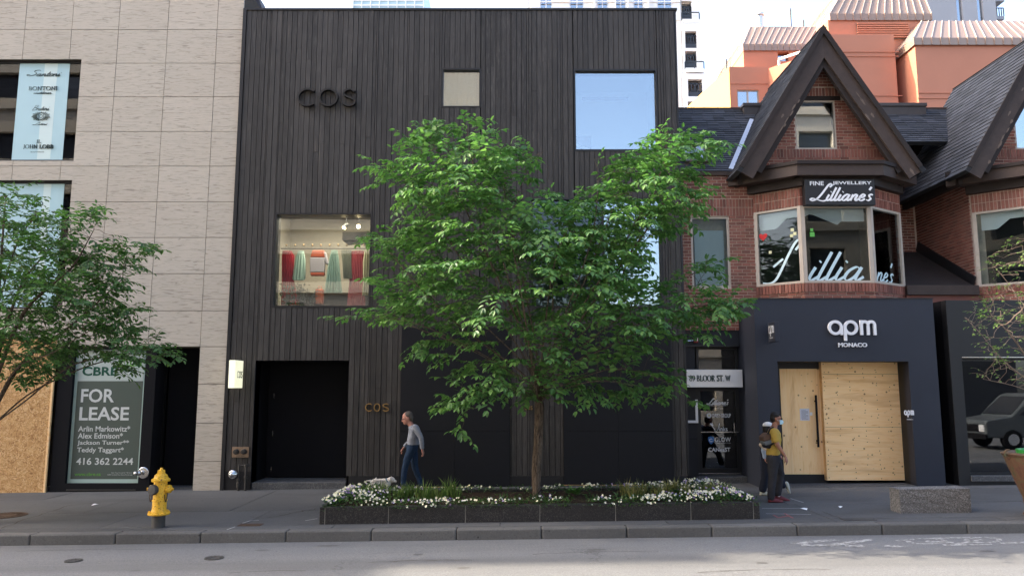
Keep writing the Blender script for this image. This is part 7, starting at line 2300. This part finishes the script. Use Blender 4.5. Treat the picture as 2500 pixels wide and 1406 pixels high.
while k < 1000:
    hx0, hy0, hv = r2.choice(hubs)
    x, y = hx0 + r2.gauss(0, .11), hy0 + r2.gauss(0, .07)
    if not (PX0 < x < PX1 and PY0 - .07 < y < PY1): continue
    dn = bed_density(x, max(y, PY0))
    if r2.random() > dn ** .35: continue
    z = gz(x) + ZP + bed_height(x, y) * r2.uniform(.55, 1.25) + (-.07 * r2.random() if y < PY0 + .03 else .01)
    u = (x - PX0) / (PX1 - PX0)
    pv_ = .12 + (.30 if .03 < u < .22 else 0) + (.25 if .88 < u < .95 else 0)
    n = (r2.gauss(0, .4), -1 + r2.gauss(0, .3), .7 + r2.gauss(0, .3)); r = r2.uniform(.014, .026)
    v_ = r2.random() < (.85 if hv < pv_ else .04)
    blossom(vio if v_ else flw, (x, y, z), n, r)
    blossom(eye, Vector((x, y, z)) + Vector(n).normalized() * .004, n, r * .22)
    k += 1
pf = "planting of the granite planter"
for mb, nm, mt, lab in ((lfm, "pansy_leaves", M['pansy_leaf'], "low dark green pansy leaves covering the granite planter"), (flw, "white_pansies", M['petal_white'], "white and cream pansy blossoms along the rim of the granite planter"),
                   (vio, "violet_pansies", M['petal_violet'], "violet and lilac pansy blossoms among the white ones in the granite planter"), (eye, "pansy_eyes", M['petal_eye'], "yellow eyes of the pansies in the granite planter")):
    mb.build(nm, mt, label=lab, cat="flowers", kind="stuff")
def blade_clump(px, py, hgt, n, mat, spread, label, group, name="blade_clump"):
    c = gnd(px, py, ZP)
    c.y = max(PY0 + .3, min(PY1 - .25, c.y))
    c = Vector((at(px, py, c.y).x, c.y, gz(c.x) + ZP - .04))
    mb = MB()
    for i in range(n):
        a = r2.uniform(0, 2 * math.pi); s = r2.random() ** .6 * spread
        b = c + Vector((math.cos(a) * s, math.sin(a) * s * .8, 0)); h = hgt * r2.uniform(.5, 1.1)
        lean = Vector((math.cos(a) * .35 + r2.gauss(0, .18), math.sin(a) * .3 + r2.gauss(0, .18), 0)) * h
        w = Vector((math.cos(a + 1.57), math.sin(a + 1.57), 0)) * r2.uniform(.006, .011)
        p1 = b + lean * .35 + Vector((0, 0, h * .6)); p2 = b + lean + Vector((0, 0, h * (1.0 if r2.random() < .7 else .72)))
        mb.add([b - w, b + w, p1 + w * .9, p1 - w * .9, p2], [(0, 1, 2, 3), (3, 2, 4)])
    return mb.build(name, mat, label=label, cat="plant", group=group)
g1 = "green blade clumps in the left part of the planter"; ORD = "first second third fourth fifth sixth seventh eighth ninth tenth eleventh".split()
for i_, px in enumerate((885, 908, 930, 965, 985, 1008, 1030, 1052, 1075, 1095, 1108)):
    blade_clump(px + r2.uniform(-4, 4), r2.uniform(1203, 1214), r2.uniform(.24, .36), 46, M['blade'], .14, ORD[i_] + " clump of upright green blades counted from the planter's left end", g1)
g2 = "yellowing blade clumps in the right part of the planter"; l2 = ""
for i_, px in enumerate((1525, 1548, 1568, 1608, 1625, 1645, 1662, 1680, 1722, 1738, 1758)):
    blade_clump(px + r2.uniform(-4, 4), r2.uniform(1203, 1213), r2.uniform(.24, .34), 46, M['blade_dry'], .14, ORD[i_] + " clump of yellowing blades counted from the tree trunk rightwards", g2)
c = gnd(1402, 1212, ZP); c = Vector((at(1402, 1212, 14.6).x, 14.6, ZP))
mb = MB()
for i in range(70):
    a = r2.uniform(0, 6.28); add_leaf(mb, c + Vector((math.cos(a) * .10 * r2.random(), math.sin(a) * .1 * r2.random(), r2.uniform(0, .06))), (math.cos(a), math.sin(a) - .2, r2.uniform(.2, .9)), r2.uniform(.10, .18), .03)
mb.build("broad_leaf_plant", M['leaf'], label="single bright broad leaved plant right of the tree trunk in the planter", cat="plant")

# ------------------------------------------------------------------ people and dog
def skinmat(name, c): return plain(name, c, .55, .35, var=.12, scale=12)
M['skin_a'] = skinmat("fair reddish skin", (0.42, 0.20, 0.15)); M['skin_b'] = skinmat("tan skin", (0.30, 0.14, 0.09))
M['hair_grey'] = plain("grey hair", (0.085, 0.072, 0.062), .7, var=.4, scale=40); M['hair_black'] = plain("black hair", (0.012, 0.010, 0.009), .6, var=.3, scale=40)
M['shirt_grey'] = plain("grey shirt", (0.20, 0.215, 0.25), .85, .15, var=.12); M['jeans'] = plain("blue jeans", (0.018, 0.033, 0.062), .9, .1, var=.3)
M['tee'] = plain("mustard t shirt", (0.40, 0.275, 0.065), .9, .1, var=.12); M['trousers'] = plain("charcoal trousers", (0.036, 0.036, 0.041), .9, .1, var=.2)
M['navy'] = plain("navy cloth", (0.018, 0.021, 0.032), .9, .1, var=.2); M['shoe_red'] = plain("maroon shoe", (0.12, 0.022, 0.028), .6); M['shoe_white'] = plain("off white shoe", (0.40, 0.40, 0.34), .6)
M['shoe_dark'] = plain("dark shoe", (0.02, 0.018, 0.016), .5); M['belt'] = plain("black belt", (0.012, 0.011, 0.010), .4)
M['mask'] = plain("pale blue face mask", (0.42, 0.60, 0.66), .8); M['cap'] = plain("white cap", (0.55, 0.55, 0.56), .8)
M['bag_brown'] = plain("brown bag cloth", (0.12, 0.075, 0.055), .85, var=.25); M['bag_grey'] = plain("grey bag cloth", (0.13, 0.15, 0.17), .85); M['tote'] = plain("cream tote", (0.52, 0.42, 0.33), .85)
M['sleeve_blue'] = plain("pale blue cloth", (0.33, 0.42, 0.58), .85); M['dog'] = plain("white dog fur", (0.52, 0.48, 0.43), .9, .1, var=.25, scale=30, bump=.5); M['harness'] = plain("blue harness", (0.05, 0.09, 0.13), .7)
def remeshed(mb, name, mat, parent, vox=.010, smooth=4):
    o = mb.build(name, mat, parent, True)
    m = o.modifiers.new("remesh", 'REMESH'); m.mode = 'VOXEL'; m.voxel_size = vox; m.use_smooth_shade = True
    s = o.modifiers.new("smooth", 'SMOOTH'); s.factor = .5; s.iterations = smooth
    return o
CLOUD = bpy.data.textures.new("cloth_folds", 'CLOUDS'); CLOUD.noise_scale = .11; CLOUD.noise_depth = 3
def folds(o, k=.022):
    d = o.modifiers.new("folds", 'DISPLACE'); d.texture = CLOUD; d.strength = k; d.mid_level = .5; d.texture_coords = 'GLOBAL'
    return o
def limb(mb, pts, rad, sub=4, n=12):
    """tapered limb through joints, round ends"""
    P = [Vector(p) for p in pts]
    mb.tube(P, rad, n)
    for p, r in zip(P, rad): mb.ball(p, r, nu=12, nv=8)
def oval(mb, rows, n=18):
    """torso from rows (centre, half width along x, half depth along y)"""
    vs, fs = [], []
    for c, a, b in rows:
        c = Vector(c)
        for k in range(n):
            t = 2 * math.pi * k / n; vs.append(c + Vector((a * math.cos(t), b * math.sin(t), 0)))
    for i in range(len(rows) - 1):
        for k in range(n):
            k2 = (k + 1) % n; fs.append((i * n + k, i * n + k2, (i + 1) * n + k2, (i + 1) * n + k))
    fs.append(tuple(range(n))[::-1]); fs.append(tuple(range((len(rows) - 1) * n, len(rows) * n)))
    mb.add(vs, fs)
def head(mb, c, fwd, s=1.0, tilt=0.0):
    """head centred at c, facing fwd (unit, horizontal); ellipsoid skull, jaw, nose, brow, lips, ears"""
    c = Vector(c); f = Vector(fwd).normalized(); z = Vector((0, 0, 1)); l = z.cross(f)
    f2 = (f * math.cos(tilt) - z * math.sin(tilt)); z2 = (z * math.cos(tilt) + f * math.sin(tilt))
    P = lambda a, b, h: c + f2 * a * s + l * b * s + z2 * h * s
    def el(p, ra, rb, rh, n=14):
        base = len(mb.v); t = MB(); t.ball((0, 0, 0), ra * s, rb * s, rh * s, n, 10)
        mb.add([p + f2 * v[0] + l * v[1] + z2 * v[2] for v in t.v], t.f)
    el(P(-.012, 0, .03), .098, .076, .10); el(P(.022, 0, -.035), .075, .062, .085); el(P(.05, 0, -.085), .038, .042, .032)
    el(P(.094, 0, -.018), .022, .015, .028); el(P(.104, 0, -.032), .016, .016, .012); el(P(.082, 0, .022), .018, .05, .012)
    el(P(.082, 0, -.066), .014, .026, .008); el(P(.080, 0, -.078), .014, .022, .008)
    for sd in (-1, 1):
        el(P(-.012, sd * .076, -.012), .020, .010, .034); el(P(.074, sd * .032, .004), .014, .016, .009)
    return P, f2, l, z2
def hand(mb, wrist, d, side, s=1.0, curl=.6, palm_n=(0, 1, 0)):
    """hand from the wrist along d: palm, four bent fingers of different length and a thumb"""
    w = Vector(wrist); d = Vector(d).normalized(); n = Vector(palm_n); n = (n - d * n.dot(d)).normalized(); u = d.cross(n) * side
    for k in range(4):
        o_ = u * (.028 - .019 * k) * s
        a = w + d * .01 * s + o_ * .7; b = w + d * .085 * s + o_
        mb.tube([a, b], [.016 * s, .013 * s], 8); mb.ball(a, .017 * s, nu=8, nv=6); mb.ball(b, .0125 * s, nu=8, nv=6)
        L = (.062, .074, .070, .054)[k] * s; ang = 0; p = b
        for j in range(3):
            ang += curl * (.45 + .1 * k) ; q = p + (d * math.cos(ang) + n * math.sin(ang)) * L * (.45, .32, .25)[j]
            mb.tube([p, q], [(.0105, .0095, .0085)[j] * s, (.0095, .0085, .007)[j] * s], 7); mb.ball(q, (.0095, .0085, .0072)[j] * s, nu=8, nv=6); p = q
    a = w + d * .025 * s + u * .028 * s; b = w + d * .065 * s + u * .052 * s + n * .015 * s; e = w + d * .10 * s + u * .050 * s + n * .032 * s
    mb.tube([a, b, e], [.015 * s, .0115 * s, .009 * s], 8); mb.ball(b, .0118 * s, nu=8, nv=6); mb.ball(e, .009 * s, nu=8, nv=6)
def shoe(mb, heel, toe, w=.048, h=.085):
    a, b = Vector(heel), Vector(toe); d = (b - a); L = d.length; d.normalize(); s = d.cross(Vector((0, 0, 1))).normalized(); z = s.cross(d)
    rows = [(0, .8, .8), (.12, .95, 1.0), (.35, .9, .95), (.6, 1.05, .72), (.85, .95, .5), (1.0, .5, .35)]
    n = 12; vs, fs = [], []
    for t, ww, hh in rows:
        c = a + d * L * t
        for k in range(n):
            an = 2 * math.pi * k / n
            y = math.sin(an); yy = 0 if y < -.3 else (y + .3) / 1.3
            vs.append(c + s * w * ww * math.cos(an) + z * (h * hh * yy))
    for i in range(len(rows) - 1):
        for k in range(n):
            k2 = (k + 1) % n; fs.append((i * n + k, i * n + k2, (i + 1) * n + k2, (i + 1) * n + k))
    fs.append(tuple(range(n))[::-1]); fs.append(tuple(range((len(rows) - 1) * n, len(rows) * n)))
    mb.add(vs, fs)

# --- man in a grey shirt, walking to the left
MY = 17.35
A = lambda px, py, dy=0.0: at(px, py, MY + dy)
g = gz(A(1000, 1190).x)
man = thing("person", (A(1005, 1190).x, MY, g), "grey haired man in grey shirt and blue jeans walking left behind the planter", "person")
bd = MB()
P, f2, l_, z2 = head(bd, A(994, 1021), (-1, -.05, 0), 1.14, .22)
limb(bd, [A(999, 1030), A(1006, 1043)], [.058, .066])
neck, chest, waist, hip = A(1008, 1044), A(1011, 1058), A(1008, 1080), A(1006, 1092)
oval(bd, [(hip, .12, .15), (waist, .115, .14), (chest, .12, .17), (A(1011, 1048), .10, .17), (neck, .06, .08)])
sl_, el_, wr_ = A(1014, 1043, -.20), A(1028, 1068, -.24), A(1031, 1094, -.22)
sr_, er_, wrr = A(1010, 1044, .20), A(1004, 1072, .24), A(988, 1090, .18)
limb(bd, [sl_, el_, wr_], [.052, .042, .030]); limb(bd, [sr_, er_, wrr], [.052, .042, .030])
hand(bd, wr_ + (wr_ - el_).normalized() * .02, (wr_ - el_) + Vector((.02, 0, 0)), 1, 1.1, .6, (-1, .3, 0)); hand(bd, wrr + (wrr - er_).normalized() * .02, (wrr - er_) + Vector((-.05, 0, -.06)), -1, 1.1, .9, (.3, -.2, -1))
hl, kl, al_ = A(1004, 1094, -.09), A(990, 1134, -.10), A(985, 1180, -.09); hr_, kr, ar = A(1008, 1094, .09), A(1013, 1141, .10), A(1028, 1181, .09)
limb(bd, [hl, kl, al_], [.085, .055, .04]); limb(bd, [hr_, kr, ar], [.085, .055, .04])
remeshed(bd, "body", M['skin_a'], man, .0085, 3)
hb = MB()
for (a_, b_, h_, r1, r2_, r3) in ((-.035, 0, .055, .092, .082, .082), (-.075, 0, .0, .052, .078, .085), (-.04, 0, .085, .07, .066, .05)):
    t = MB(); t.ball((0, 0, 0), r1 * 1.14, r2_ * 1.14, r3 * 1.14, 14, 10); c = P(a_, b_, h_); hb.add([c + f2 * v[0] + l_ * v[1] + z2 * v[2] for v in t.v], t.f)
remeshed(hb, "hair", M['hair_grey'], man, .010, 2)
gb_ = MB(); 
for sd in (-1, 1):
    gb_.tube([P(.10, sd * .012, .004), P(.10, sd * .05, .006), P(.092, sd * .06, -.012), P(.098, sd * .03, -.024), P(.10, sd * .012, .004)], .004, 5)
    gb_.tube([P(.096, sd * .062, .004), P(.0, sd * .082, .008)], .004, 5)
gb_.build("glasses", M['belt'], man)
sh = MB()
oval(sh, [(A(1008, 1085), .140, .175), (A(1009, 1076), .138, .18), (A(1011, 1062), .142, .20), (A(1012, 1050), .13, .205), (A(1010, 1043), .105, .17), (A(1007, 1040), .075, .085)])
limb(sh, [sl_, el_, wr_ + (el_ - wr_) * .08], [.074, .058, .047]); limb(sh, [sr_, er_, wrr + (er_ - wrr) * .08], [.074, .058, .047])
folds(remeshed(sh, "shirt", M['shirt_grey'], man, .010, 3))
co_ = MB(); co_.lathe([(.072, 0), (.082, .015), (.070, .045), (.066, .045)], A(1005.5, 1043), 16, (-.35, 0, 1)); co_.build("collar", M['shirt_grey'], man, smooth=True)
tr_ = MB()
oval(tr_, [(A(1006, 1100), .130, .165), (A(1006, 1092), .138, .172), (A(1007, 1083), .132, .168)])
limb(tr_, [hl + Vector((0, 0, -.03)), A(997, 1114, -.10), kl, A(986, 1158, -.10), al_], [.105, .092, .074, .064, .062]); limb(tr_, [hr_ + Vector((0, 0, -.03)), A(1011, 1116, .10), kr, A(1020, 1160, .10), ar], [.105, .092, .074, .064, .062])
folds(remeshed(tr_, "jeans", M['jeans'], man, .010, 3))
bl_ = MB(); bl_.lathe([(.143, -.018), (.147, 0), (.143, .018)], A(1007, 1083.5), 24); bl_.build("belt", M['belt'], man)
for kk, (hx_, tx_, dy) in enumerate(((986, 968, -.09), (1031, 1012, .09))):
    a, b = A(hx_, 1187, dy), A(tx_, 1190, dy); lo_ = g - min(a.z, b.z)
    a.z = g + (.0 if kk == 0 else .06) + .004; b.z = g + .004
    b = a + (b - a).normalized() * .28
    mb = MB(); shoe(mb, a, b); limb(mb, [a + Vector((-.05, 0, .06)), (al_ if kk == 0 else ar)], [.04, .038]); mb.build("shoe", M['shoe_dark'], man, True)
# --- dog
DY = 16.75
D_ = lambda px, py, dy=0.0: at(px, py, DY + dy)
gd = gz(D_(930, 1190).x)
dog = thing("dog", (D_(932, 1195).x, DY, gd), "small white shaggy dog on a lead, half hidden behind the flowers", "dog")
db_ = MB()
bz_ = D_(930, 1178).z
limb(db_, [D_(914, 1177), D_(928, 1177.5), D_(944, 1178.5)], [.075, .085, .10])
limb(db_, [D_(944, 1177), D_(952, 1171)], [.075, .06])
t = D_(957, 1171); db_.ball(t, .068, .06, .062); limb(db_, [t, t + Vector((.085, -.02, -.03))], [.04, .026])
for px, dx in ((912, -.03), (946, .01)):
    for sd in (-1, 1):
        hp = D_(px, 1181, sd * .055)
        if px == 912: pts = [hp, Vector((hp.x + .035, hp.y, gd + .17)), Vector((hp.x - .035, hp.y, gd + .095)), Vector((hp.x - .02, hp.y, gd + .02)), Vector((hp.x + .02, hp.y, gd + .015))]
        else: pts = [hp, Vector((hp.x - .01, hp.y, gd + .16)), Vector((hp.x + .01, hp.y, gd + .03)), Vector((hp.x + .04, hp.y, gd + .015))]
        limb(db_, pts, [.05, .034, .024, .022, .02][:len(pts)])
limb(db_, [D_(911, 1175), D_(904, 1172.5), D_(894, 1173)], [.028, .02, .010]); limb(db_, [D_(914, 1172), D_(919, 1165)], [.022, .010])
for sd in (-1, 1): limb(db_, [t + Vector((-.02, sd * .04, .05)), t + Vector((-.04, sd * .06, .0))], [.022, .014])
remeshed(db_, "body", M['dog'], dog, .009, 2)
fur = MB()
for k in range(1400):
    a = rng.uniform(0, 1); c = D_(912 + 34 * a, 1178 + 1.0 * a); an = rng.uniform(-.3, math.pi + .3); r_ = .082 + .02 * a
    p = c + Vector((0, -math.cos(an) * r_, math.sin(an) * r_ * .95)); d = Vector((-.6 + rng.gauss(0, .3), -math.cos(an) * .8, math.sin(an) * .3 - .6)).normalized(); w = Vector((rng.gauss(0, 1), rng.gauss(0, 1), rng.gauss(0, 1))).cross(d).normalized() * .004
    fur.add([p - w, p + w, p + d * rng.uniform(.025, .05)], [(0, 1, 2)])
o = fur.build("fur", M['dog'], dog); o["kind"] = "stuff"
ha = MB(); ha.lathe([(.084, -.02), (.088, 0), (.084, .02)], D_(947, 1175), 16, (.8, 0, .6)); ha.build("harness", M['harness'], dog)
MB().ball(t + Vector((.108, -.02, -.03)), .014, nu=8, nv=6).build("nose", M['belt'], dog)
la, lb_ = D_(946, 1170), wrr + Vector((-.06, 0, -.04))
MB().tube([la, la.lerp(lb_, .35) + Vector((0, 0, -.12)), la.lerp(lb_, .7) + Vector((0, 0, -.10)), lb_], .004, 5).build("dog_lead", M['belt'], label="thin black lead from the white dog to the grey shirted man's hand", cat="lead")

# --- man in a yellow t-shirt, walking to the right
NY = 14.62
B = lambda px, py, dy=0.0: at(px, py, NY + dy)
NYg = gnd(1890, 1224); NY = NYg.y
g2_ = gz(B(1890, 1220).x)
m2_ = thing("person", (B(1890, 1222).x, NY, g2_), "man in mustard t-shirt, charcoal trousers and blue face mask walking right", "person")
bd = MB()
P, f2, l_, z2 = head(bd, B(1895.5, 1022.5), (1, -.08, 0), 1.0, -.02)
limb(bd, [B(1892, 1034), B(1889, 1047)], [.055, .064])
oval(bd, [(B(1888, 1116), .115, .15), (B(1888, 1104), .11, .14), (B(1889, 1072), .115, .165), (B(1888, 1052), .09, .17), (B(1889, 1046), .06, .08)])
s1, e1_, w1 = B(1890, 1054, -.19), B(1898, 1085, -.23), B(1916, 1112, -.24)
s2_, e2, w2 = B(1886, 1054, .19), B(1880, 1085, .23), B(1880, 1108, .22)
limb(bd, [s1, e1_, w1], [.056, .043, .030]); limb(bd, [s2_, e2, w2], [.056, .043, .030])
hand(bd, w1 + (w1 - e1_).normalized() * .02, (w1 - e1_) + Vector((-.04, 0, -.08)), -1, 1.05, .6, (-.6, .6, -.2)); hand(bd, w2, (w2 - e2), 1, 1.0, .6, (.5, -.4, 0))
h1_, k1, a1_ = B(1887, 1118, -.09), B(1886, 1163, -.10), B(1882, 1213, -.09); h2_, k2_, a2_ = B(1892, 1118, .09), B(1906, 1158, .10), B(1899, 1204, .10)
limb(bd, [h1_, k1, a1_], [.085, .055, .04]); limb(bd, [h2_, k2_, a2_], [.085, .055, .04])
remeshed(bd, "body", M['skin_b'], m2_, .008, 3)
hb = MB()
for (a_, b_, h_, r1, r2_, r3) in ((-.02, 0, .065, .098, .082, .078), (-.07, 0, .01, .052, .078, .08), (.045, 0, .10, .045, .06, .03), (-.02, 0, .115, .07, .06, .035)):
    t = MB(); t.ball((0, 0, 0), r1, r2_, r3, 14, 10); c = P(a_, b_, h_); hb.add([c + f2 * v[0] + l_ * v[1] + z2 * v[2] for v in t.v], t.f)
remeshed(hb, "hair", M['hair_black'], m2_, .010, 2)
mk = MB()
vs, fs = [], []
for i in range(6):
    h_ = -.018 - .085 * i / 5; bulge = math.sin(math.pi * (i + .6) / 6.2)
    for j in range(9):
        a_ = -1.25 + 2.5 * j / 8; rr_ = .078 + .040 * bulge * math.cos(a_) ** 2
        vs.append(P(.018 + rr_ * math.cos(a_), .072 * math.sin(a_), h_))
for i in range(5):
    for j in range(8): q = i * 9 + j; fs.append((q, q + 9, q + 10, q + 1))
mk.add(vs, fs); mk.build("face_mask", M['mask'], m2_, True)
sgm = MB()
for sd in (-1, 1):
    t = MB(); t.ball((0, 0, 0), .012, .030, .020, 10, 8); c = P(.094, sd * .034, .006); sgm.add([c + f2 * v[0] + l_ * v[1] + z2 * v[2] for v in t.v], t.f)
    sgm.tube([P(.088, sd * .062, .010), P(-.005, sd * .082, .012)], .005, 5)
sgm.build("sunglasses", M['belt'], m2_)
for sd in (-1, 1): MB().tube([P(.06, sd * .066, -.04), P(-.01, sd * .086, -.02)], .0025, 4).build("mask_strap", M['mask'], m2_)
sh = MB()
oval(sh, [(B(1887.5, 1110), .130, .168), (B(1888, 1096), .132, .168), (B(1889, 1074), .140, .19), (B(1889, 1058), .125, .20), (B(1888.5, 1050), .095, .165), (B(1889, 1046), .068, .08)])
limb(sh, [s1, s1.lerp(e1_, .62)], [.080, .070]); limb(sh, [s2_, s2_.lerp(e2, .62)], [.080, .070])
folds(remeshed(sh, "t_shirt", M['tee'], m2_, .010, 3))
tr_ = MB()
oval(tr_, [(B(1888, 1128), .135, .170), (B(1888, 1116), .138, .172), (B(1888, 1107), .128, .162)])
limb(tr_, [h1_ + Vector((0, 0, -.03)), B(1887, 1142, -.1), k1, B(1884, 1190, -.1), a1_], [.112, .10, .082, .074, .072]); limb(tr_, [h2_ + Vector((0, 0, -.03)), B(1900, 1138, .1), k2_, B(1902, 1184, .1), a2_], [.108, .094, .078, .068, .066])
folds(remeshed(tr_, "trousers", M['trousers'], m2_, .010, 3))
for (p, q, an, dy) in ((1876, 1911, a1_, -.09), (1893, 1917, a2_, .10)):
    a = B(p, 1224, dy); b = B(q, 1224, dy); a.z = b.z = g2_ + .004
    if dy > 0: a.z += .03
    b = a + (b - a).normalized() * .285
    mb = MB(); shoe(mb, a, b, .05, .09); mb.build("shoe", M['shoe_red'], m2_, True)
mb = MB(); limb(mb, [a2_ + Vector((0, 0, -.02)), B(1900, 1211, .10)], [.042, .04]); mb.build("sock", M['cap'], m2_, True)
# sling bag on his back
sb = thing("sling_bag", (B(1867, 1090).x, NY, B(1867, 1090).z), "brown and grey sling bag on the back of the man in mustard t-shirt", "bag")
c0 = B(1867.5, 1075)
def bag_part(pts, mat, nm, y0, y1):
    Q = [B(px, py) for px, py in pts]
    for q in Q: q.y = NY + y0
    MB().prism(Q, (0, y1 - y0, 0)).build(nm, mat, sb, bevel=.025)
bag_part([(1857, 1066), (1866, 1057), (1876, 1055), (1879, 1071), (1859, 1077)][::-1], M['bag_brown'], "upper_panel", -.14, .14)
bag_part([(1859, 1077), (1879, 1071), (1882, 1083), (1862, 1086)][::-1], M['bag_grey'], "middle_panel", -.145, .145)
bag_part([(1862, 1086), (1882, 1083), (1877, 1093), (1868, 1094)][::-1], M['navy'], "bottom_panel", -.13, .13)
mb = MB()
mb.tube([B(1874, 1060, -.15), B(1880, 1046, -.15), B(1888, 1042, -.13)], .017, 6); mb.tube([B(1878, 1088, -.16), B(1886, 1083, -.21), B(1895, 1078, -.20)], .020, 6); mb.build("strap", M['belt'], sb)
# --- second walker hidden behind him
OY = NY + .95
O_ = lambda px, py, dy=0.0: at(px, py, OY + dy)
g3 = gz(O_(1888, 1200).x)
m3 = thing("person", (O_(1888, 1200).x, OY, g3), "walker in white cap and dark clothes mostly hidden behind the mustard t-shirt man", "person")
bd = MB()
P, f2, l_, z2 = head(bd, O_(1876, 1047), (1, 0, 0), .95)
limb(bd, [O_(1873, 1056), O_(1870, 1068)], [.05, .058])
oval(bd, [(O_(1876, 1124), .11, .15), (O_(1874, 1110), .10, .13), (O_(1872, 1085), .11, .155), (O_(1870, 1071), .08, .155), (O_(1870, 1066), .055, .07)])
sa, ea, wa_ = O_(1868, 1073, -.17), O_(1864, 1098, -.20), O_(1868, 1116, -.19)
limb(bd, [sa, ea, wa_], [.048, .038, .028]); sa2, ea2, wa2 = O_(1872, 1073, .17), O_(1884, 1095, .2), O_(1900, 1108, .18); limb(bd, [sa2, ea2, wa2], [.048, .038, .028])
hand(bd, wa_, wa_ - ea, 1, .95, .6, (1, .2, 0)); hand(bd, wa2, wa2 - ea2, -1, .95, .6, (-.4, 0, -1))
ha_, ka, aa = O_(1872, 1126, -.08), O_(1868, 1162, -.09), O_(1862, 1194, -.08); hb_, kb_, ab_ = O_(1880, 1126, .08), O_(1902, 1156, .09), O_(1911, 1184, .08)
limb(bd, [ha_, ka, aa], [.08, .052, .038]); limb(bd, [hb_, kb_, ab_], [.08, .052, .038])
remeshed(bd, "body", M['skin_a'], m3, .0095, 3)
hb = MB()
for (a_, h_, r1, r3) in ((-.055, -.01, .07, .10), (-.03, .03, .09, .08)):
    t = MB(); t.ball((0, 0, 0), r1, .082, r3, 14, 10); c = P(a_, 0, h_); hb.add([c + f2 * v[0] + l_ * v[1] + z2 * v[2] for v in t.v], t.f)
remeshed(hb, "hair", M['hair_black'], m3, .011, 2)
cp = MB(); t = MB(); t.ball((0, 0, 0), .112, .094, .080, 16, 10); c = P(-.01, 0, .075); cp.add([c + f2 * v[0] + l_ * v[1] + z2 * max(v[2], -.01) for v in t.v], t.f); cp.prism([P(.08, -.06, .062), P(.17, -.04, .05), P(.17, .04, .05), P(.08, .06, .062)], (0, 0, .012)); cp.build("cap", M['cap'], m3, True)
sh = MB(); oval(sh, [(O_(1876, 1128), .135, .175), (O_(1874, 1108), .13, .165), (O_(1872, 1086), .135, .185), (O_(1870.5, 1073), .115, .185), (O_(1870, 1067), .07, .085)]); limb(sh, [sa2, ea2, wa2], [.07, .055, .045]); folds(remeshed(sh, "jacket", M['navy'], m3, .011, 3))
sv = MB(); limb(sv, [sa + Vector((0, -.01, 0)), ea + Vector((0, -.02, 0)), wa_ + (ea - wa_) * .1], [.068, .058, .05]); folds(remeshed(sv, "sleeve", M['sleeve_blue'], m3, .011, 3))
tr_ = MB(); oval(tr_, [(O_(1876, 1134), .13, .165), (O_(1876, 1124), .132, .165)]); limb(tr_, [ha_, ka, aa], [.105, .08, .075]); limb(tr_, [hb_, kb_, ab_], [.105, .078, .07]); folds(remeshed(tr_, "trousers", M['navy'], m3, .011, 3))
a = O_(1855, 1200, -.08); a.z = g3 + .005; mb = MB(); shoe(mb, a, a + Vector((.27, 0, 0))); mb.build("shoe", M['shoe_white'], m3, True)
a = O_(1912, 1180, .08); mb = MB(); shoe(mb, a + Vector((.02, 0, .02)), a + Vector((.12, 0, -.21))); mb.build("shoe", M['shoe_white'], m3, True)
tg = thing("tote_bag", O_(1852, 1096), "cream tote bag hanging behind the walker in the white cap", "bag")
Q = [O_(px, py) for px, py in ((1844, 1084), (1855, 1069), (1866, 1076), (1868, 1098), (1858, 1098))][::-1]
for q in Q: q.y = OY - .30
MB().prism(Q, (0, .12, 0)).build("bag_body", M['tote'], tg, bevel=.02)
MB().tube([Vector((Q[3].x + .02, OY - .24, Q[3].z - .02)), Vector((O_(1864, 1060).x, OY - .22, O_(1864, 1058).z)), Vector((Q[2].x - .01, OY - .24, Q[2].z - .02))], .010, 6).build("strap", M['tote'], tg)
